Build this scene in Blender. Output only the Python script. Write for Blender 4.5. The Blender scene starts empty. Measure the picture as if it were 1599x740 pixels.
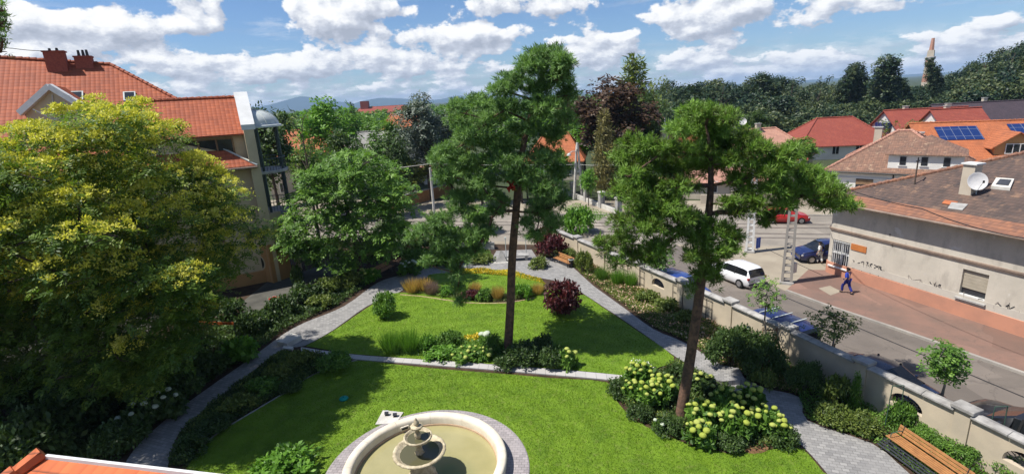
import bpy, bmesh, math, random
import numpy as np
from mathutils import Vector, Matrix, noise
R = math.radians
rng = np.random.default_rng(7)
random.seed(7)
sc = bpy.context.scene
COL = sc.collection

# ------------------------------------------------------------------ camera
H = 13.5
FOC = 799.0                       # focal length in photo pixels (photo is 1599 wide)
PITCH, ROLL = R(15.2), R(3.2)
_f = Vector((0, math.cos(PITCH), -math.sin(PITCH)))
_r0 = Vector((1, 0, 0)); _u0 = _r0.cross(_f)
_r = _r0 * math.cos(ROLL) - _u0 * math.sin(ROLL)
_u = _u0 * math.cos(ROLL) + _r0 * math.sin(ROLL)
cd = bpy.data.cameras.new('camera'); cam = bpy.data.objects.new('camera', cd); COL.objects.link(cam)
cd.sensor_width = 36.0; cd.lens = 36.0 * FOC / 1599.0
cd.clip_start = 0.1; cd.clip_end = 30000
cam.matrix_world = Matrix(((_r.x, _u.x, -_f.x, 0), (_r.y, _u.y, -_f.y, 0), (_r.z, _u.z, -_f.z, H), (0, 0, 0, 1)))
sc.camera = cam

def ray(x, y):
    return _r * ((x - 799.5) / FOC) - _u * ((y - 370.0) / FOC) + _f
def G(x, y, z=0.0):               # photo point -> place on the level z
    d = ray(x, y); t = (z - H) / d.z
    return Vector((d.x * t, d.y * t, z))
def AT(x, y, Y):                  # photo point -> place at distance Y
    d = ray(x, y); t = Y / d.y
    return Vector((d.x * t, Y, H + d.z * t))
def PIX(P):
    v = Vector(P) - Vector((0, 0, H)); w = v.dot(_f)
    return 799.5 + FOC * v.dot(_r) / w, 370 - FOC * v.dot(_u) / w
def HT(P, yt):                    # height above P whose row is yt
    lo, hi = -2.0, 80.0
    for _ in range(40):
        m = (lo + hi) / 2
        if PIX((P[0], P[1], m))[1] > yt: lo = m
        else: hi = m
    return m

# ------------------------------------------------------------------ sun, sky, exposure
SHAZ, SUNEL = R(10), R(60)         # direction in which shadows fall (from +X), sun height
sl = bpy.data.lights.new('sun', 'SUN'); sl.energy = 4.9; sl.angle = R(0.5); sl.color = (1.0, 0.955, 0.88)
so = bpy.data.objects.new('sun', sl); COL.objects.link(so)
sdir = Vector((math.cos(SHAZ) * math.cos(SUNEL), math.sin(SHAZ) * math.cos(SUNEL), -math.sin(SUNEL)))
so.rotation_euler = sdir.to_track_quat('-Z', 'Y').to_euler()
so.location = (0, 0, 60)
sc.view_settings.view_transform = 'Standard'; sc.view_settings.look = 'None'
sc.view_settings.exposure = 0.40; sc.view_settings.gamma = 1.0
sc.view_settings.use_curve_mapping = False
sc.cycles.max_bounces = 6; sc.cycles.transparent_max_bounces = 6; sc.cycles.use_denoising = True
sc.cycles.diffuse_bounces = 3; sc.cycles.glossy_bounces = 3; sc.cycles.transmission_bounces = 4
sc.cycles.volume_bounces = 0

class NT:                         # small node helper
    def __init__(s, nt): s.t = nt; s.n = nt.nodes; s.l = nt.links
    def add(s, kind, **kw):
        n = s.n.new(kind)
        for k, v in kw.items(): setattr(n, k, v)
        return n
    def put(s, sock, v):
        if isinstance(v, bpy.types.NodeSocket): s.l.new(v, sock)
        elif v is not None: sock.default_value = v
    def math(s, op, a, b=None, c=None, clamp=False):
        n = s.add('ShaderNodeMath', operation=op); n.use_clamp = clamp
        s.put(n.inputs[0], a)
        if b is not None: s.put(n.inputs[1], b)
        if c is not None: s.put(n.inputs[2], c)
        return n.outputs[0]
    def vmath(s, op, a, b=None, scale=None):
        n = s.add('ShaderNodeVectorMath', operation=op)
        s.put(n.inputs[0], a)
        if b is not None: s.put(n.inputs[1], b)
        if scale is not None: s.put(n.inputs['Scale'], scale)
        return n.outputs['Value'] if op in ('LENGTH', 'DISTANCE', 'DOT_PRODUCT') else n.outputs[0]
    def noise(s, vec, scale, detail=4, rough=0.55, out='Fac', dist=0.0):
        n = s.add('ShaderNodeTexNoise'); s.put(n.inputs['Vector'], vec)
        n.inputs['Scale'].default_value = scale; n.inputs['Detail'].default_value = detail
        n.inputs['Roughness'].default_value = rough; n.inputs['Distortion'].default_value = dist
        return n.outputs[out]
    def rng(s, v, a, b, c=0.0, d=1.0, smooth=False):
        n = s.add('ShaderNodeMapRange'); n.clamp = True
        if smooth: n.interpolation_type = 'SMOOTHSTEP'
        s.put(n.inputs[0], v)
        for i, x in enumerate((a, b, c, d)): s.put(n.inputs[i + 1], x)
        return n.outputs[0]
    def mix(s, f, a, b, mode='MIX'):
        n = s.add('ShaderNodeMix', data_type='RGBA', blend_type=mode)
        s.put(n.inputs[0], f)
        s.put(n.inputs[6], a if isinstance(a, bpy.types.NodeSocket) else (*a, 1))
        s.put(n.inputs[7], b if isinstance(b, bpy.types.NodeSocket) else (*b, 1))
        return n.outputs[2]
    def ramp(s, v, stops):
        n = s.add('ShaderNodeValToRGB'); s.put(n.inputs[0], v)
        e = n.color_ramp.elements
        while len(e) < len(stops): e.new(0.5)
        for i, (p, c) in enumerate(stops): e[i].position = p; e[i].color = (*c, 1)
        return n.outputs[0]

w = bpy.data.worlds.new('World'); sc.world = w; w.use_nodes = True
W = NT(w.node_tree)
for n in list(W.n): W.n.remove(n)
sky = W.add('ShaderNodeTexSky', sky_type='NISHITA'); sky.sun_disc = False
sky.sun_elevation = SUNEL; sky.sun_rotation = math.atan2(-math.cos(SHAZ), -math.sin(SHAZ)) % (2 * math.pi)
sky.altitude = 150; sky.air_density = 1.0; sky.dust_density = 0.4; sky.ozone_density = 1.6
skyc = W.mix(1.0, sky.outputs[0], (0.66, 0.82, 1.06), 'MULTIPLY')
tc = W.add('ShaderNodeTexCoord').outputs['Generated']
sx = W.add('ShaderNodeSeparateXYZ'); W.put(sx.inputs[0], tc)
zc = W.math('MAXIMUM', sx.outputs[2], 0.0)
az = W.math('ARCTAN2', sx.outputs[0], sx.outputs[1])
KU, KV, Z0 = 8.0, 2.9, 0.12
vv = W.math('MULTIPLY', W.math('LOGARITHM', W.math('ADD', zc, Z0), math.e), KV)
uu = W.math('MULTIPLY', az, KU)
cb = W.add('ShaderNodeCombineXYZ'); W.put(cb.inputs[0], uu); W.put(cb.inputs[1], vv); cb.inputs[2].default_value = 4.7
cuv = cb.outputs[0]
def cpos(x, y):
    d = ray(x, y).normalized()
    return math.atan2(d.x, d.y) * KU, math.log(max(d.z, 0) + Z0) * KV
# cloud banks as they stand over the town: centre, half width, half height (photo units), weight
BL = [(175, 45, 160, 36, .24), (70, 30, 90, 25, .1), (300, 40, 50, 16, .12), (520, 35, 95, 40, .22), (640, 12, 90, 20, .14),
      (420, 105, 110, 34, .22), (560, 95, 90, 32, .18), (740, 55, 110, 22, .2), (880, 12, 100, 16, .16), (690, 100, 120, 30, .16), (940, 70, 60, 34, .18),
      (1120, 25, 90, 42, .24), (1190, 10, 80, 18, .16), (1080, 95, 70, 24, .16), (1230, 95, 100, 26, .16), (1500, 60, 120, 22, .2), (1440, 95, 120, 22, .15), (1560, 34, 40, 14, .2), (250, 100, 90, 22, .16),
      (385, 45, 50, 34, -.3), (390, 15, 44, 26, -.3), (780, 38, 30, 14, -.12), (960, 40, 40, 16, -.2), (1000, 95, 40, 14, -.1), (1400, 35, 150, 20, -.2), (1310, 60, 60, 20, -.1), (30, 85, 60, 20, .1)]
def dens(off):
    p = W.vmath('ADD', cuv, off) if off else cuv
    n1 = W.noise(p, 1.5, 10, 0.58)
    d = n1
    for (x, y, rx, ry, wt) in BL:
        cx, cy = cpos(x, y); x2, _ = cpos(x + rx, y); _, y2 = cpos(x, y - ry)
        q = W.vmath('MULTIPLY', W.vmath('SUBTRACT', p, (cx, cy, 4.7)), (1 / abs(x2 - cx), 1 / max(abs(y2 - cy), .05), 0))
        g = W.rng(W.vmath('LENGTH', q), 0.0, 1.35, wt, 0.0, True)
        d = W.math('ADD', d, g)
    return d
d0 = dens(None); d1 = dens((-0.08, 0.16, 0))
n_hi = W.noise(cuv, 5.5, 8, 0.62)
mask = W.rng(W.math('ADD', d0, W.math('MULTIPLY', W.math('SUBTRACT', n_hi, 0.5), 0.05)), 0.50, 0.565, 0, 1, True)
hz = W.rng(zc, 0.0, 0.085, 0.95, 0.0, True)          # many small clouds merge low over the horizon
mask = W.math('MAXIMUM', mask, W.math('MULTIPLY', hz, W.rng(W.noise(W.vmath('MULTIPLY', cuv, (1.3, 2.2, 1)), 1.7, 8, .62), .44, .54)))
mask = W.math('MULTIPLY', mask, W.rng(zc, .22, .45, 1.0, .22, True))   # mostly clear blue overhead
lit = W.math('ADD', W.math('MULTIPLY', W.math('SUBTRACT', d0, d1), 3.6), 0.55, clamp=True)
lit = W.math('ADD', lit, W.math('MULTIPLY', W.math('SUBTRACT', n_hi, 0.5), 0.55), clamp=True)
cc = W.ramp(lit, [(0.0, (0.40, 0.44, 0.53)), (0.45, (0.58, 0.62, 0.71)), (0.75, (0.84, 0.86, 0.90)), (1.0, (1.0, 1.0, 1.0))])
wisp = W.rng(W.noise(W.vmath('MULTIPLY', cuv, (.5, 2.2, 1)), 2.2, 6, .6, dist=.4), .56, .8, 0, .4)
bg1 = W.add('ShaderNodeBackground'); W.put(bg1.inputs[0], skyc); bg1.inputs[1].default_value = 0.085
bg2 = W.add('ShaderNodeBackground'); W.put(bg2.inputs[0], cc); bg2.inputs[1].default_value = 0.82
mx = W.add('ShaderNodeMixShader'); W.put(mx.inputs[0], W.math('MAXIMUM', mask, wisp)); W.l.new(bg1.outputs[0], mx.inputs[1]); W.l.new(bg2.outputs[0], mx.inputs[2])
wo = W.add('ShaderNodeOutputWorld'); W.l.new(mx.outputs[0], wo.inputs[0])

# ------------------------------------------------------------------ materials
M = {}
def newmat(name):
    m = bpy.data.materials.new(name); m.use_nodes = True
    t = NT(m.node_tree); b = t.n['Principled BSDF']; M[name] = m
    return m, t, b
def pos(t): return t.add('ShaderNodeNewGeometry').outputs['Position']
def bump(t, b, h, dist=0.02, strength=0.6):
    n = t.add('ShaderNodeBump'); t.put(n.inputs['Height'], h); n.inputs['Distance'].default_value = dist
    n.inputs['Strength'].default_value = strength; t.l.new(n.outputs[0], b.inputs['Normal'])
def flat(name, c1, c2=None, scale=3.0, rough=0.8, bmp=0.0, detail=5, spec=0.3, metal=0.0, lo=.35, hi=.65, bscale=None):
    m, t, b = newmat(name)
    c2 = c2 or tuple(x * 0.7 for x in c1)
    tcn = t.add('ShaderNodeTexCoord').outputs['Object']
    n = t.noise(tcn, scale, detail, .6)
    t.put(b.inputs['Base Color'], t.mix(t.rng(n, lo, hi), c2, c1))
    b.inputs['Roughness'].default_value = rough; b.inputs['Specular IOR Level'].default_value = spec
    b.inputs['Metallic'].default_value = metal
    if bmp: bump(t, b, t.noise(tcn, bscale or scale * 6, 4), bmp, 0.7)
    return m
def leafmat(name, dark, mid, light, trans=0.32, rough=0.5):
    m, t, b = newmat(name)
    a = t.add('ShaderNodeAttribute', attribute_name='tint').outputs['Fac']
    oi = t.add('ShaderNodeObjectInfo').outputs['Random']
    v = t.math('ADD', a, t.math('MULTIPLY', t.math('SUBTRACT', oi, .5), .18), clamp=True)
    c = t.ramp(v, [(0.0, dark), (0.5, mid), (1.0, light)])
    t.put(b.inputs['Base Color'], c); b.inputs['Roughness'].default_value = rough
    b.inputs['Specular IOR Level'].default_value = 0.35
    tr = t.add('ShaderNodeBsdfTranslucent'); t.put(tr.inputs[0], t.mix(1.0, c, (1.0, 1.05, .55), 'MULTIPLY'))
    ms = t.add('ShaderNodeMixShader'); ms.inputs[0].default_value = trans
    t.l.new(b.outputs[0], ms.inputs[1]); t.l.new(tr.outputs[0], ms.inputs[2])
    t.l.new(ms.outputs[0], t.n['Material Output'].inputs[0])
    return m
def uvm(t): return t.add('ShaderNodeUVMap', uv_map='UVMap').outputs[0]
def tilemat(name, c1, c2, c3, rowh=0.34, colw=0.22, patch=None):
    """clay roof tiles laid in rows down the slope (uv in metres)"""
    m, t, b = newmat(name)
    uv = uvm(t); s = t.add('ShaderNodeSeparateXYZ'); t.put(s.inputs[0], uv)
    u, v = s.outputs[0], s.outputs[1]
    rv = t.math('DIVIDE', v, rowh); row = t.math('FLOOR', rv); fv = t.math('FRACT', rv)
    uo = t.math('DIVIDE', u, colw)
    fu = t.math('FRACT', uo); cid = t.math('FLOOR', uo)
    cb = t.add('ShaderNodeCombineXYZ'); t.put(cb.inputs[0], cid); t.put(cb.inputs[1], row)
    wn = t.add('ShaderNodeTexWhiteNoise', noise_dimensions='2D'); t.put(wn.inputs[0], cb.outputs[0])
    c = t.mix(wn.outputs[0], c1, c2)
    big = t.noise(uv, 0.6, 5, .6)
    c = t.mix(t.rng(big, .42, .68), c, t.mix(wn.outputs[0], c2, c3))
    if patch:
        c = t.mix(t.rng(t.noise(uv, 1.3, 6, .7), .56, .66), c, patch)
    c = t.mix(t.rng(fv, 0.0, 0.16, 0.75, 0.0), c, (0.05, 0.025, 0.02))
    t.put(b.inputs['Base Color'], c); b.inputs['Roughness'].default_value = 0.72; b.inputs['Specular IOR Level'].default_value = 0.3
    hu = t.math('SINE', t.math('MULTIPLY', fu, math.pi))
    hgt = t.math('ADD', t.math('MULTIPLY', t.math('SUBTRACT', 1.0, fv), .7), t.math('MULTIPLY', hu, .30))
    bump(t, b, hgt, 0.06, 0.9)
    return m
def paver(name, c1, c2, c3, bw=0.2, bh=0.1, mortar=(.12, .115, .11), rot=0.0, bd=.008):
    m, t, b = newmat(name)
    mp = t.add('ShaderNodeMapping'); t.put(mp.inputs[0], pos(t)); mp.inputs['Rotation'].default_value = (0, 0, rot)
    br = t.add('ShaderNodeTexBrick'); t.put(br.inputs['Vector'], mp.outputs[0])
    br.inputs['Scale'].default_value = 1.0; br.inputs['Brick Width'].default_value = bw; br.inputs['Row Height'].default_value = bh
    br.inputs['Mortar Size'].default_value = 0.008; br.inputs['Mortar Smooth'].default_value = .2
    br.inputs['Color1'].default_value = (*c1, 1); br.inputs['Color2'].default_value = (*c2, 1); br.inputs['Mortar'].default_value = (*mortar, 1)
    c = t.mix(t.rng(t.noise(pos(t), 0.9, 6, .65), .4, .66, 0, .6), br.outputs[0], c3)
    t.put(b.inputs['Base Color'], c); b.inputs['Roughness'].default_value = 0.85
    bump(t, b, t.math('SUBTRACT', 1.0, br.outputs[1]), bd, .6)
    return m

# leaves (real foliage albedo)
leafmat('leaf_golden', (.060, .125, .018), (.165, .26, .035), (.36, .43, .075), .42)
leafmat('blossom_yellow', (.42, .43, .05), (.70, .66, .09), (.84, .78, .20), .42)
leafmat('leaf_pine', (.060, .120, .030), (.150, .275, .070), (.27, .43, .13), .38)
leafmat('leaf_pine_warm', (.085, .115, .018), (.150, .275, .035), (.27, .44, .075), .38)
leafmat('leaf_green', (.050, .115, .018), (.115, .235, .034), (.22, .38, .06), .36)
leafmat('leaf_bright', (0.069, 0.161, 0.017), (0.127, 0.287, 0.029), (0.230, 0.437, 0.052), .35)
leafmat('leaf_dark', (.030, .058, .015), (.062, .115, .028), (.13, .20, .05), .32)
leafmat('leaf_greyish', (0.058, 0.081, 0.062), (0.111, 0.143, 0.107), (0.195, 0.234, 0.169), .25)
leafmat('leaf_copper', (.026, .015, .010), (.058, .032, .017), (.12, .066, .03), .2)
leafmat('leaf_plum', (0.036, 0.008, 0.011), (0.074, 0.014, 0.017), (0.144, 0.026, 0.024), .2)
leafmat('leaf_olive', (0.066, 0.102, 0.022), (0.144, 0.198, 0.038), (0.276, 0.324, 0.072), .32)
leafmat('leaf_gold_conifer', (0.065, 0.065, 0.019), (0.169, 0.156, 0.052), (0.325, 0.273, 0.091), .2)
leafmat('leaf_forest', (.010, .032, .020), (.034, .066, .028), (.11, .135, .045), .2)
leafmat('leaf_straw', (.32, .20, .05), (.55, .37, .12), (.70, .52, .22), .35)
leafmat('leaf_mauve', (.18, .11, .11), (.30, .20, .19), (.42, .32, .30), .3)
leafmat('flower_white', (.45, .48, .40), (.65, .66, .58), (.8, .8, .76), .2)
leafmat('flower_yellow', (.50, .34, .01), (.68, .50, .02), (.78, .62, .05), .2)
leafmat('flower_pink', (.40, .22, .15), (.60, .38, .26), (.75, .6, .46), .2)
leafmat('bark_chip', (.22, .10, .05), (.32, .16, .08), (.45, .27, .16), .0, .9)

def grassmat(name, blade=False):
    m, t, b = newmat(name)
    p = pos(t)
    ctr = t.vmath('MULTIPLY', t.vmath('SUBTRACT', p, (-3.75, 16.4, 0)), (1, 1, 0))
    r = t.vmath('LENGTH', ctr)
    nz = t.noise(p, .35, 3, .5)
    st = t.math('SINE', t.math('ADD', t.math('MULTIPLY', r, 5.6), t.math('MULTIPLY', nz, 5.0)))
    f = t.rng(st, -.7, .7, 0, .30)
    c = t.mix(t.rng(t.noise(p, 1.1, 6, .65), .32, .68), (.105, .195, .009), (.17, .285, .016))
    c = t.mix(f, c, (.20, .33, .03))
    c = t.mix(t.rng(t.noise(p, .8, 5, .75), .50, .70, 0, .55), c, (.055, .125, .010))
    c = t.mix(t.rng(t.noise(p, 4.0, 6, .75), .54, .70, 0, .5), c, (.27, .27, .09))
    if blade:
        a = t.add('ShaderNodeAttribute', attribute_name='tint').outputs['Fac']
        c = t.mix(t.rng(a, 0, 1, 0, .45), c, (.24, .38, .05))
    t.put(b.inputs['Base Color'], c); b.inputs['Roughness'].default_value = .65; b.inputs['Specular IOR Level'].default_value = .25
    if blade:
        tr = t.add('ShaderNodeBsdfTranslucent'); t.put(tr.inputs[0], c)
        ms = t.add('ShaderNodeMixShader'); ms.inputs[0].default_value = .3
        t.l.new(b.outputs[0], ms.inputs[1]); t.l.new(tr.outputs[0], ms.inputs[2]); t.l.new(ms.outputs[0], t.n['Material Output'].inputs[0])
    else: bump(t, b, t.noise(p, 28, 5, .8), .05, .9)
grassmat('lawn'); grassmat('lawn_blade', True)
flat('soil', (.075, .045, .028), (.035, .022, .014), 1.5, .95, .04, bscale=14)
flat('mulch', (.22, .115, .06), (.12, .06, .035), 4, .95, .03, bscale=30)
flat('far_land', (.035, .055, .02), (.055, .065, .03), .01, .95)
flat('yard', (.11, .105, .09), (.06, .058, .05), .6, .9, .01)  # shade lying over the courtyard is put into this dark colour
flat('hill', (.030, .055, .050), (.022, .042, .040), .002, 1.0)
paver('path_paver', (.32, .31, .295), (.20, .195, .19), (.26, .25, .24), .24, .16, rot=.35)
paver('ring_paver', (.38, .34, .34), (.26, .235, .24), (.33, .30, .30), .22, .14, rot=.1)
paver('kerb_stone', (.46, .44, .42), (.38, .37, .36), (.42, .41, .40), .5, 3.0, rot=.1)
flat('sand_paving', (.34, .295, .225), (.27, .23, .175), .5, .92, .008, bscale=25)
flat('kerb', (.36, .33, .29), (.26, .24, .215), 1.2, .85, .01)
flat('steel_rail', (.35, .33, .31), (.2, .15, .12), 2, .35, metal=.7)
flat('limestone', (.74, .68, .57), (.62, .55, .43), 1.6, .8, .012, bscale=12)
flat('limestone_warm', (.56, .40, .27), (.44, .30, .19), 2.5, .8, .01)
flat('carved_stone', (.62, .54, .38), (.34, .28, .18), 5, .85, .03, bscale=30)
flat('concrete', (.42, .41, .39), (.27, .26, .245), 1.5, .88, .012, bscale=18)
flat('concrete_pale', (.62, .60, .55), (.42, .40, .36), 1.2, .85, .012, bscale=18)
flat('coping', (.42, .405, .38), (.22, .21, .20), 1.8, .88, .02, bscale=14)
flat('stucco_cream', (.62, .51, .33), (.54, .43, .28), .7, .9, .008, bscale=25)
flat('stucco_wall', (.56, .47, .345), (.45, .385, .29), .8, .9, .008, bscale=25)
flat('stucco_orange', (.55, .30, .12), (.48, .25, .10), .9, .9, .006)
flat('stucco_white', (.74, .72, .67), (.62, .60, .56), .6, .9, .006)
flat('stucco_beige', (.55, .48, .38), (.45, .39, .31), .6, .9, .006)
flat('trim_white', (.72, .72, .70), (.60, .60, .58), 1.0, .7)
flat('metal_pale', (.55, .58, .56), (.44, .48, .46), 1.5, .45, spec=.5)
flat('metal_greengrey', (.06, .085, .085), (.04, .06, .06), 2, .5)
flat('iron_dark', (.035, .036, .038), (.02, .02, .022), 4, .5)
flat('iron_green', (.06, .11, .08), (.04, .08, .06), 4, .5)
flat('gutter', (.30, .22, .17), (.2, .15, .12), 2, .5)
flat('brick_red', (.36, .10, .06), (.25, .07, .05), 8, .85, .01)
flat('wood_slat', (.42, .20, .075), (.30, .14, .055), 5, .55, .004, spec=.4)
flat('wood_old', (.30, .19, .10), (.2, .12, .07), 4, .75, .01)
flat('slat_dark', (.055, .06, .07), (.035, .038, .045), 4, .5)
flat('black_rubber', (.015, .015, .015), None, 4, .8)
flat('white_paint', (.8, .8, .8), (.74, .74, .74), 2, .35, spec=.5)
flat('dish_white', (.72, .70, .68), (.66, .64, .62), 2, .5)
flat('red_cloth', (.62, .04, .03), (.45, .03, .02), 5, .7)
flat('red_plastic', (.55, .03, .02), None, 5, .45)
flat('orange_plastic', (.55, .13, .03), (.42, .1, .03), 5, .5)
flat('teal_plastic', (.0, .28, .22), (.0, .2, .16), 8, .5)
flat('skin', (.52, .32, .22), None, 6, .6)
flat('cloth_blue', (.03, .06, .42), (.02, .04, .28), 8, .8)
flat('cloth_navy', (.02, .03, .24), (.015, .02, .16), 8, .8)
flat('cloth_white', (.72, .72, .70), None, 8, .8)
flat('cloth_grey', (.3, .3, .3), None, 8, .8)
flat('hair_dark', (.02, .015, .012), None, 10, .7)
flat('window_dark', (.03, .035, .04), (.02, .02, .025), 2, .12, spec=.6)
flat('shutter', (.42, .37, .29), (.34, .30, .23), 1.5, .8)
flat('plaque_orange', (.50, .18, .05), (.42, .14, .04), 3, .6)
flat('tag_paint', (.05, .05, .055), None, 3, .7)
flat('tag_faded', (.33, .29, .25), (.22, .2, .18), 5, .8)
flat('wall_patch', (.50, .465, .40), (.46, .42, .36), 2, .9)
flat('road_sign_blue', (.02, .08, .45), None, 3, .4)
flat('bark_grey', (.13, .10, .08), (.06, .045, .035), 6, .95, .03, bscale=20)
flat('bark_pine', (.20, .115, .075), (.075, .05, .04), 5, .95, .05, bscale=14)
flat('bark_pale', (.25, .22, .18), (.15, .13, .1), 6, .9, .01)
tilemat('tile_orange', (.40, .105, .042), (.31, .078, .034), (.25, .065, .03), .36, .30)
tilemat('tile_orange_near', (.58, .155, .05), (.50, .12, .04), (.45, .11, .04), .30, .22)
tilemat('tile_red', (.31, .075, .048), (.24, .06, .042), (.26, .055, .04))
tilemat('tile_bright', (.46, .15, .06), (.38, .12, .05), (.28, .10, .045))
tilemat('tile_old', (.27, .15, .10), (.19, .11, .078), (.13, .085, .065), .28, .2, patch=(.40, .27, .18))
tilemat('tile_weathered', (.145, .095, .074), (.10, .072, .06), (.06, .05, .047), .28, .2, patch=(.24, .15, .10))
tilemat('tile_eave', (.33, .15, .085), (.25, .12, .075), (.15, .085, .065), .28, .2)
tilemat('tile_salmon', (.50, .27, .19), (.42, .22, .16), (.36, .19, .14))
tilemat('tile_purple', (.075, .055, .065), (.06, .045, .055), (.05, .04, .048))
tilemat('tile_grey', (.33, .32, .30), (.26, .25, .24), (.2, .2, .19))

m, t, b = newmat('weathered_facade')   # cream render, grey dirt low down and in patches
p = pos(t); n1 = t.noise(p, .55, 7, .65); n2 = t.noise(t.vmath('MULTIPLY', p, (1, 1, .35)), 2.2, 6, .6)
c = t.mix(t.rng(n1, .38, .66), (.55, .50, .42), (.46, .42, .35))
c = t.mix(t.rng(n2, .50, .68, 0, .7), c, (.36, .325, .275))
c = t.mix(t.rng(t.noise(p, 3.4, 6, .7), .60, .66, 0, .55), c, (.45, .42, .38))
c = t.mix(t.rng(t.noise(p, 1.3, 3, .5), .66, .72, 0, .7), c, (.62, .60, .56))
t.put(b.inputs['Base Color'], c); b.inputs['Roughness'].default_value = .92
bump(t, b, t.noise(p, 16, 5), .012, .6)

for nm_, ca, cb2, cr in (('asphalt', (.17, .143, .12), (.125, .106, .09), (.05, .043, .038)), ('asphalt_old', (.29, .255, .21), (.215, .19, .158), (.13, .115, .098)), ('sidewalk_red', (.225, .13, .098), (.165, .108, .085), (.11, .08, .068))):
    m, t, b = newmat(nm_); p = pos(t)
    c = t.mix(t.rng(t.noise(p, .45, 7, .65), .36, .64), ca, cb2)
    v = t.add('ShaderNodeTexVoronoi', feature='F1', distance='CHEBYCHEV'); t.put(v.inputs['Vector'], p); v.inputs['Scale'].default_value = .22
    sv_ = t.add('ShaderNodeSeparateColor'); t.put(sv_.inputs[0], v.outputs['Color'])
    c = t.mix(t.rng(sv_.outputs[0], .72, .74, 0, .45), c, tuple(x * .62 for x in ca)); c = t.mix(t.rng(sv_.outputs[1], .84, .86, 0, .35), c, tuple(min(1, x * 1.35) for x in ca))
    v2 = t.add('ShaderNodeTexVoronoi', feature='DISTANCE_TO_EDGE'); t.put(v2.inputs['Vector'], t.vmath('ADD', p, t.vmath('MULTIPLY', t.noise(p, 1.6, 4, .6, 'Color'), (1.2, 1.2, 0)))); v2.inputs['Scale'].default_value = .38
    c = t.mix(t.rng(v2.outputs[0], 0, .012, .45, 0), c, cr)
    c = t.mix(t.rng(t.noise(p, 1.7, 5, .6), .62, .72, 0, .35), c, cr)
    t.put(b.inputs['Base Color'], c); b.inputs['Roughness'].default_value = .88; bump(t, b, t.noise(p, 34, 4), .008, .6)
m, t, b = newmat('plinth_terracotta')
p = pos(t); c = t.mix(t.rng(t.noise(p, .9, 6, .6), .38, .64), (.50, .235, .15), (.40, .20, .135))
t.put(b.inputs['Base Color'], c); b.inputs['Roughness'].default_value = .9

m, t, b = newmat('pool_water')
p = pos(t); dd = t.vmath('DISTANCE', p, (-3.0, 15.9, .25))
c = t.mix(t.rng(dd, .1, 1.5, 1, 0, True), (.36, .325, .16), (.13, .19, .11))  # round dark green patch: the lower bowl's shadow painted into the water
c = t.mix(t.rng(t.noise(p, 1.3, 4, .5), .35, .65), c, t.mix(.5, c, (.28, .26, .12)))
t.put(b.inputs['Base Color'], c); b.inputs['Roughness'].default_value = .05; b.inputs['Specular IOR Level'].default_value = .6
bump(t, b, t.noise(p, 9, 4, .6), .012, .5)
m, t, b = newmat('bowl_water')
b.inputs['Base Color'].default_value = (.10, .095, .05, 1); b.inputs['Roughness'].default_value = .1
m, t, b = newmat('solar_panel')
s = t.add('ShaderNodeSeparateXYZ'); t.put(s.inputs[0], uvm(t))
g1 = t.math('FRACT', t.math('DIVIDE', s.outputs[0], .9)); g2 = t.math('FRACT', t.math('DIVIDE', s.outputs[1], 1.6))
ln = t.math('MAXIMUM', t.rng(g1, .0, .05, 1, 0), t.rng(g2, .0, .03, 1, 0))
t.put(b.inputs['Base Color'], t.mix(ln, (.012, .03, .12), (.35, .38, .42))); b.inputs['Roughness'].default_value = .2
m, t, b = newmat('car_glass'); b.inputs['Base Color'].default_value = (.012, .014, .016, 1); b.inputs['Roughness'].default_value = .08; b.inputs['Specular IOR Level'].default_value = .7
def carpaint(name, c):
    m, t, b = newmat(name); b.inputs['Base Color'].default_value = (*c, 1); b.inputs['Roughness'].default_value = .32
    b.inputs['Coat Weight'].default_value = .6; b.inputs['Coat Roughness'].default_value = .05
    nz = t.noise(t.add('ShaderNodeTexCoord').outputs['Object'], 6, 4); t.put(b.inputs['Roughness'], t.rng(nz, .3, .7, .26, .42))
carpaint('paint_white', (.75, .75, .76)); carpaint('paint_navy', (.010, .018, .085)); carpaint('paint_darkblue', (.012, .022, .06))
carpaint('paint_black', (.015, .016, .02)); carpaint('paint_red', (.45, .02, .02)); carpaint('paint_blue', (.02, .05, .22))
flat('tail_light', (.4, .01, .01), None, 4, .2, spec=.6); flat('head_light', (.7, .7, .72), None, 4, .15, spec=.6); flat('wheel_metal', (.45, .45, .47), None, 4, .35, metal=.8)
flat('plate_white', (.75, .75, .73), None, 4, .5)
flat('flower_lime', (.42, .46, .08), (.25, .33, .04), 9, .75, .02, bscale=22)
flat('flower_lime_pale', (.46, .49, .13), (.32, .39, .07), 9, .75, .02, bscale=22)
flat('flower_pale_head', (.55, .60, .48), (.38, .44, .32), 9, .75, .02, bscale=22)
HAZE = 1.1e-4
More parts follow.
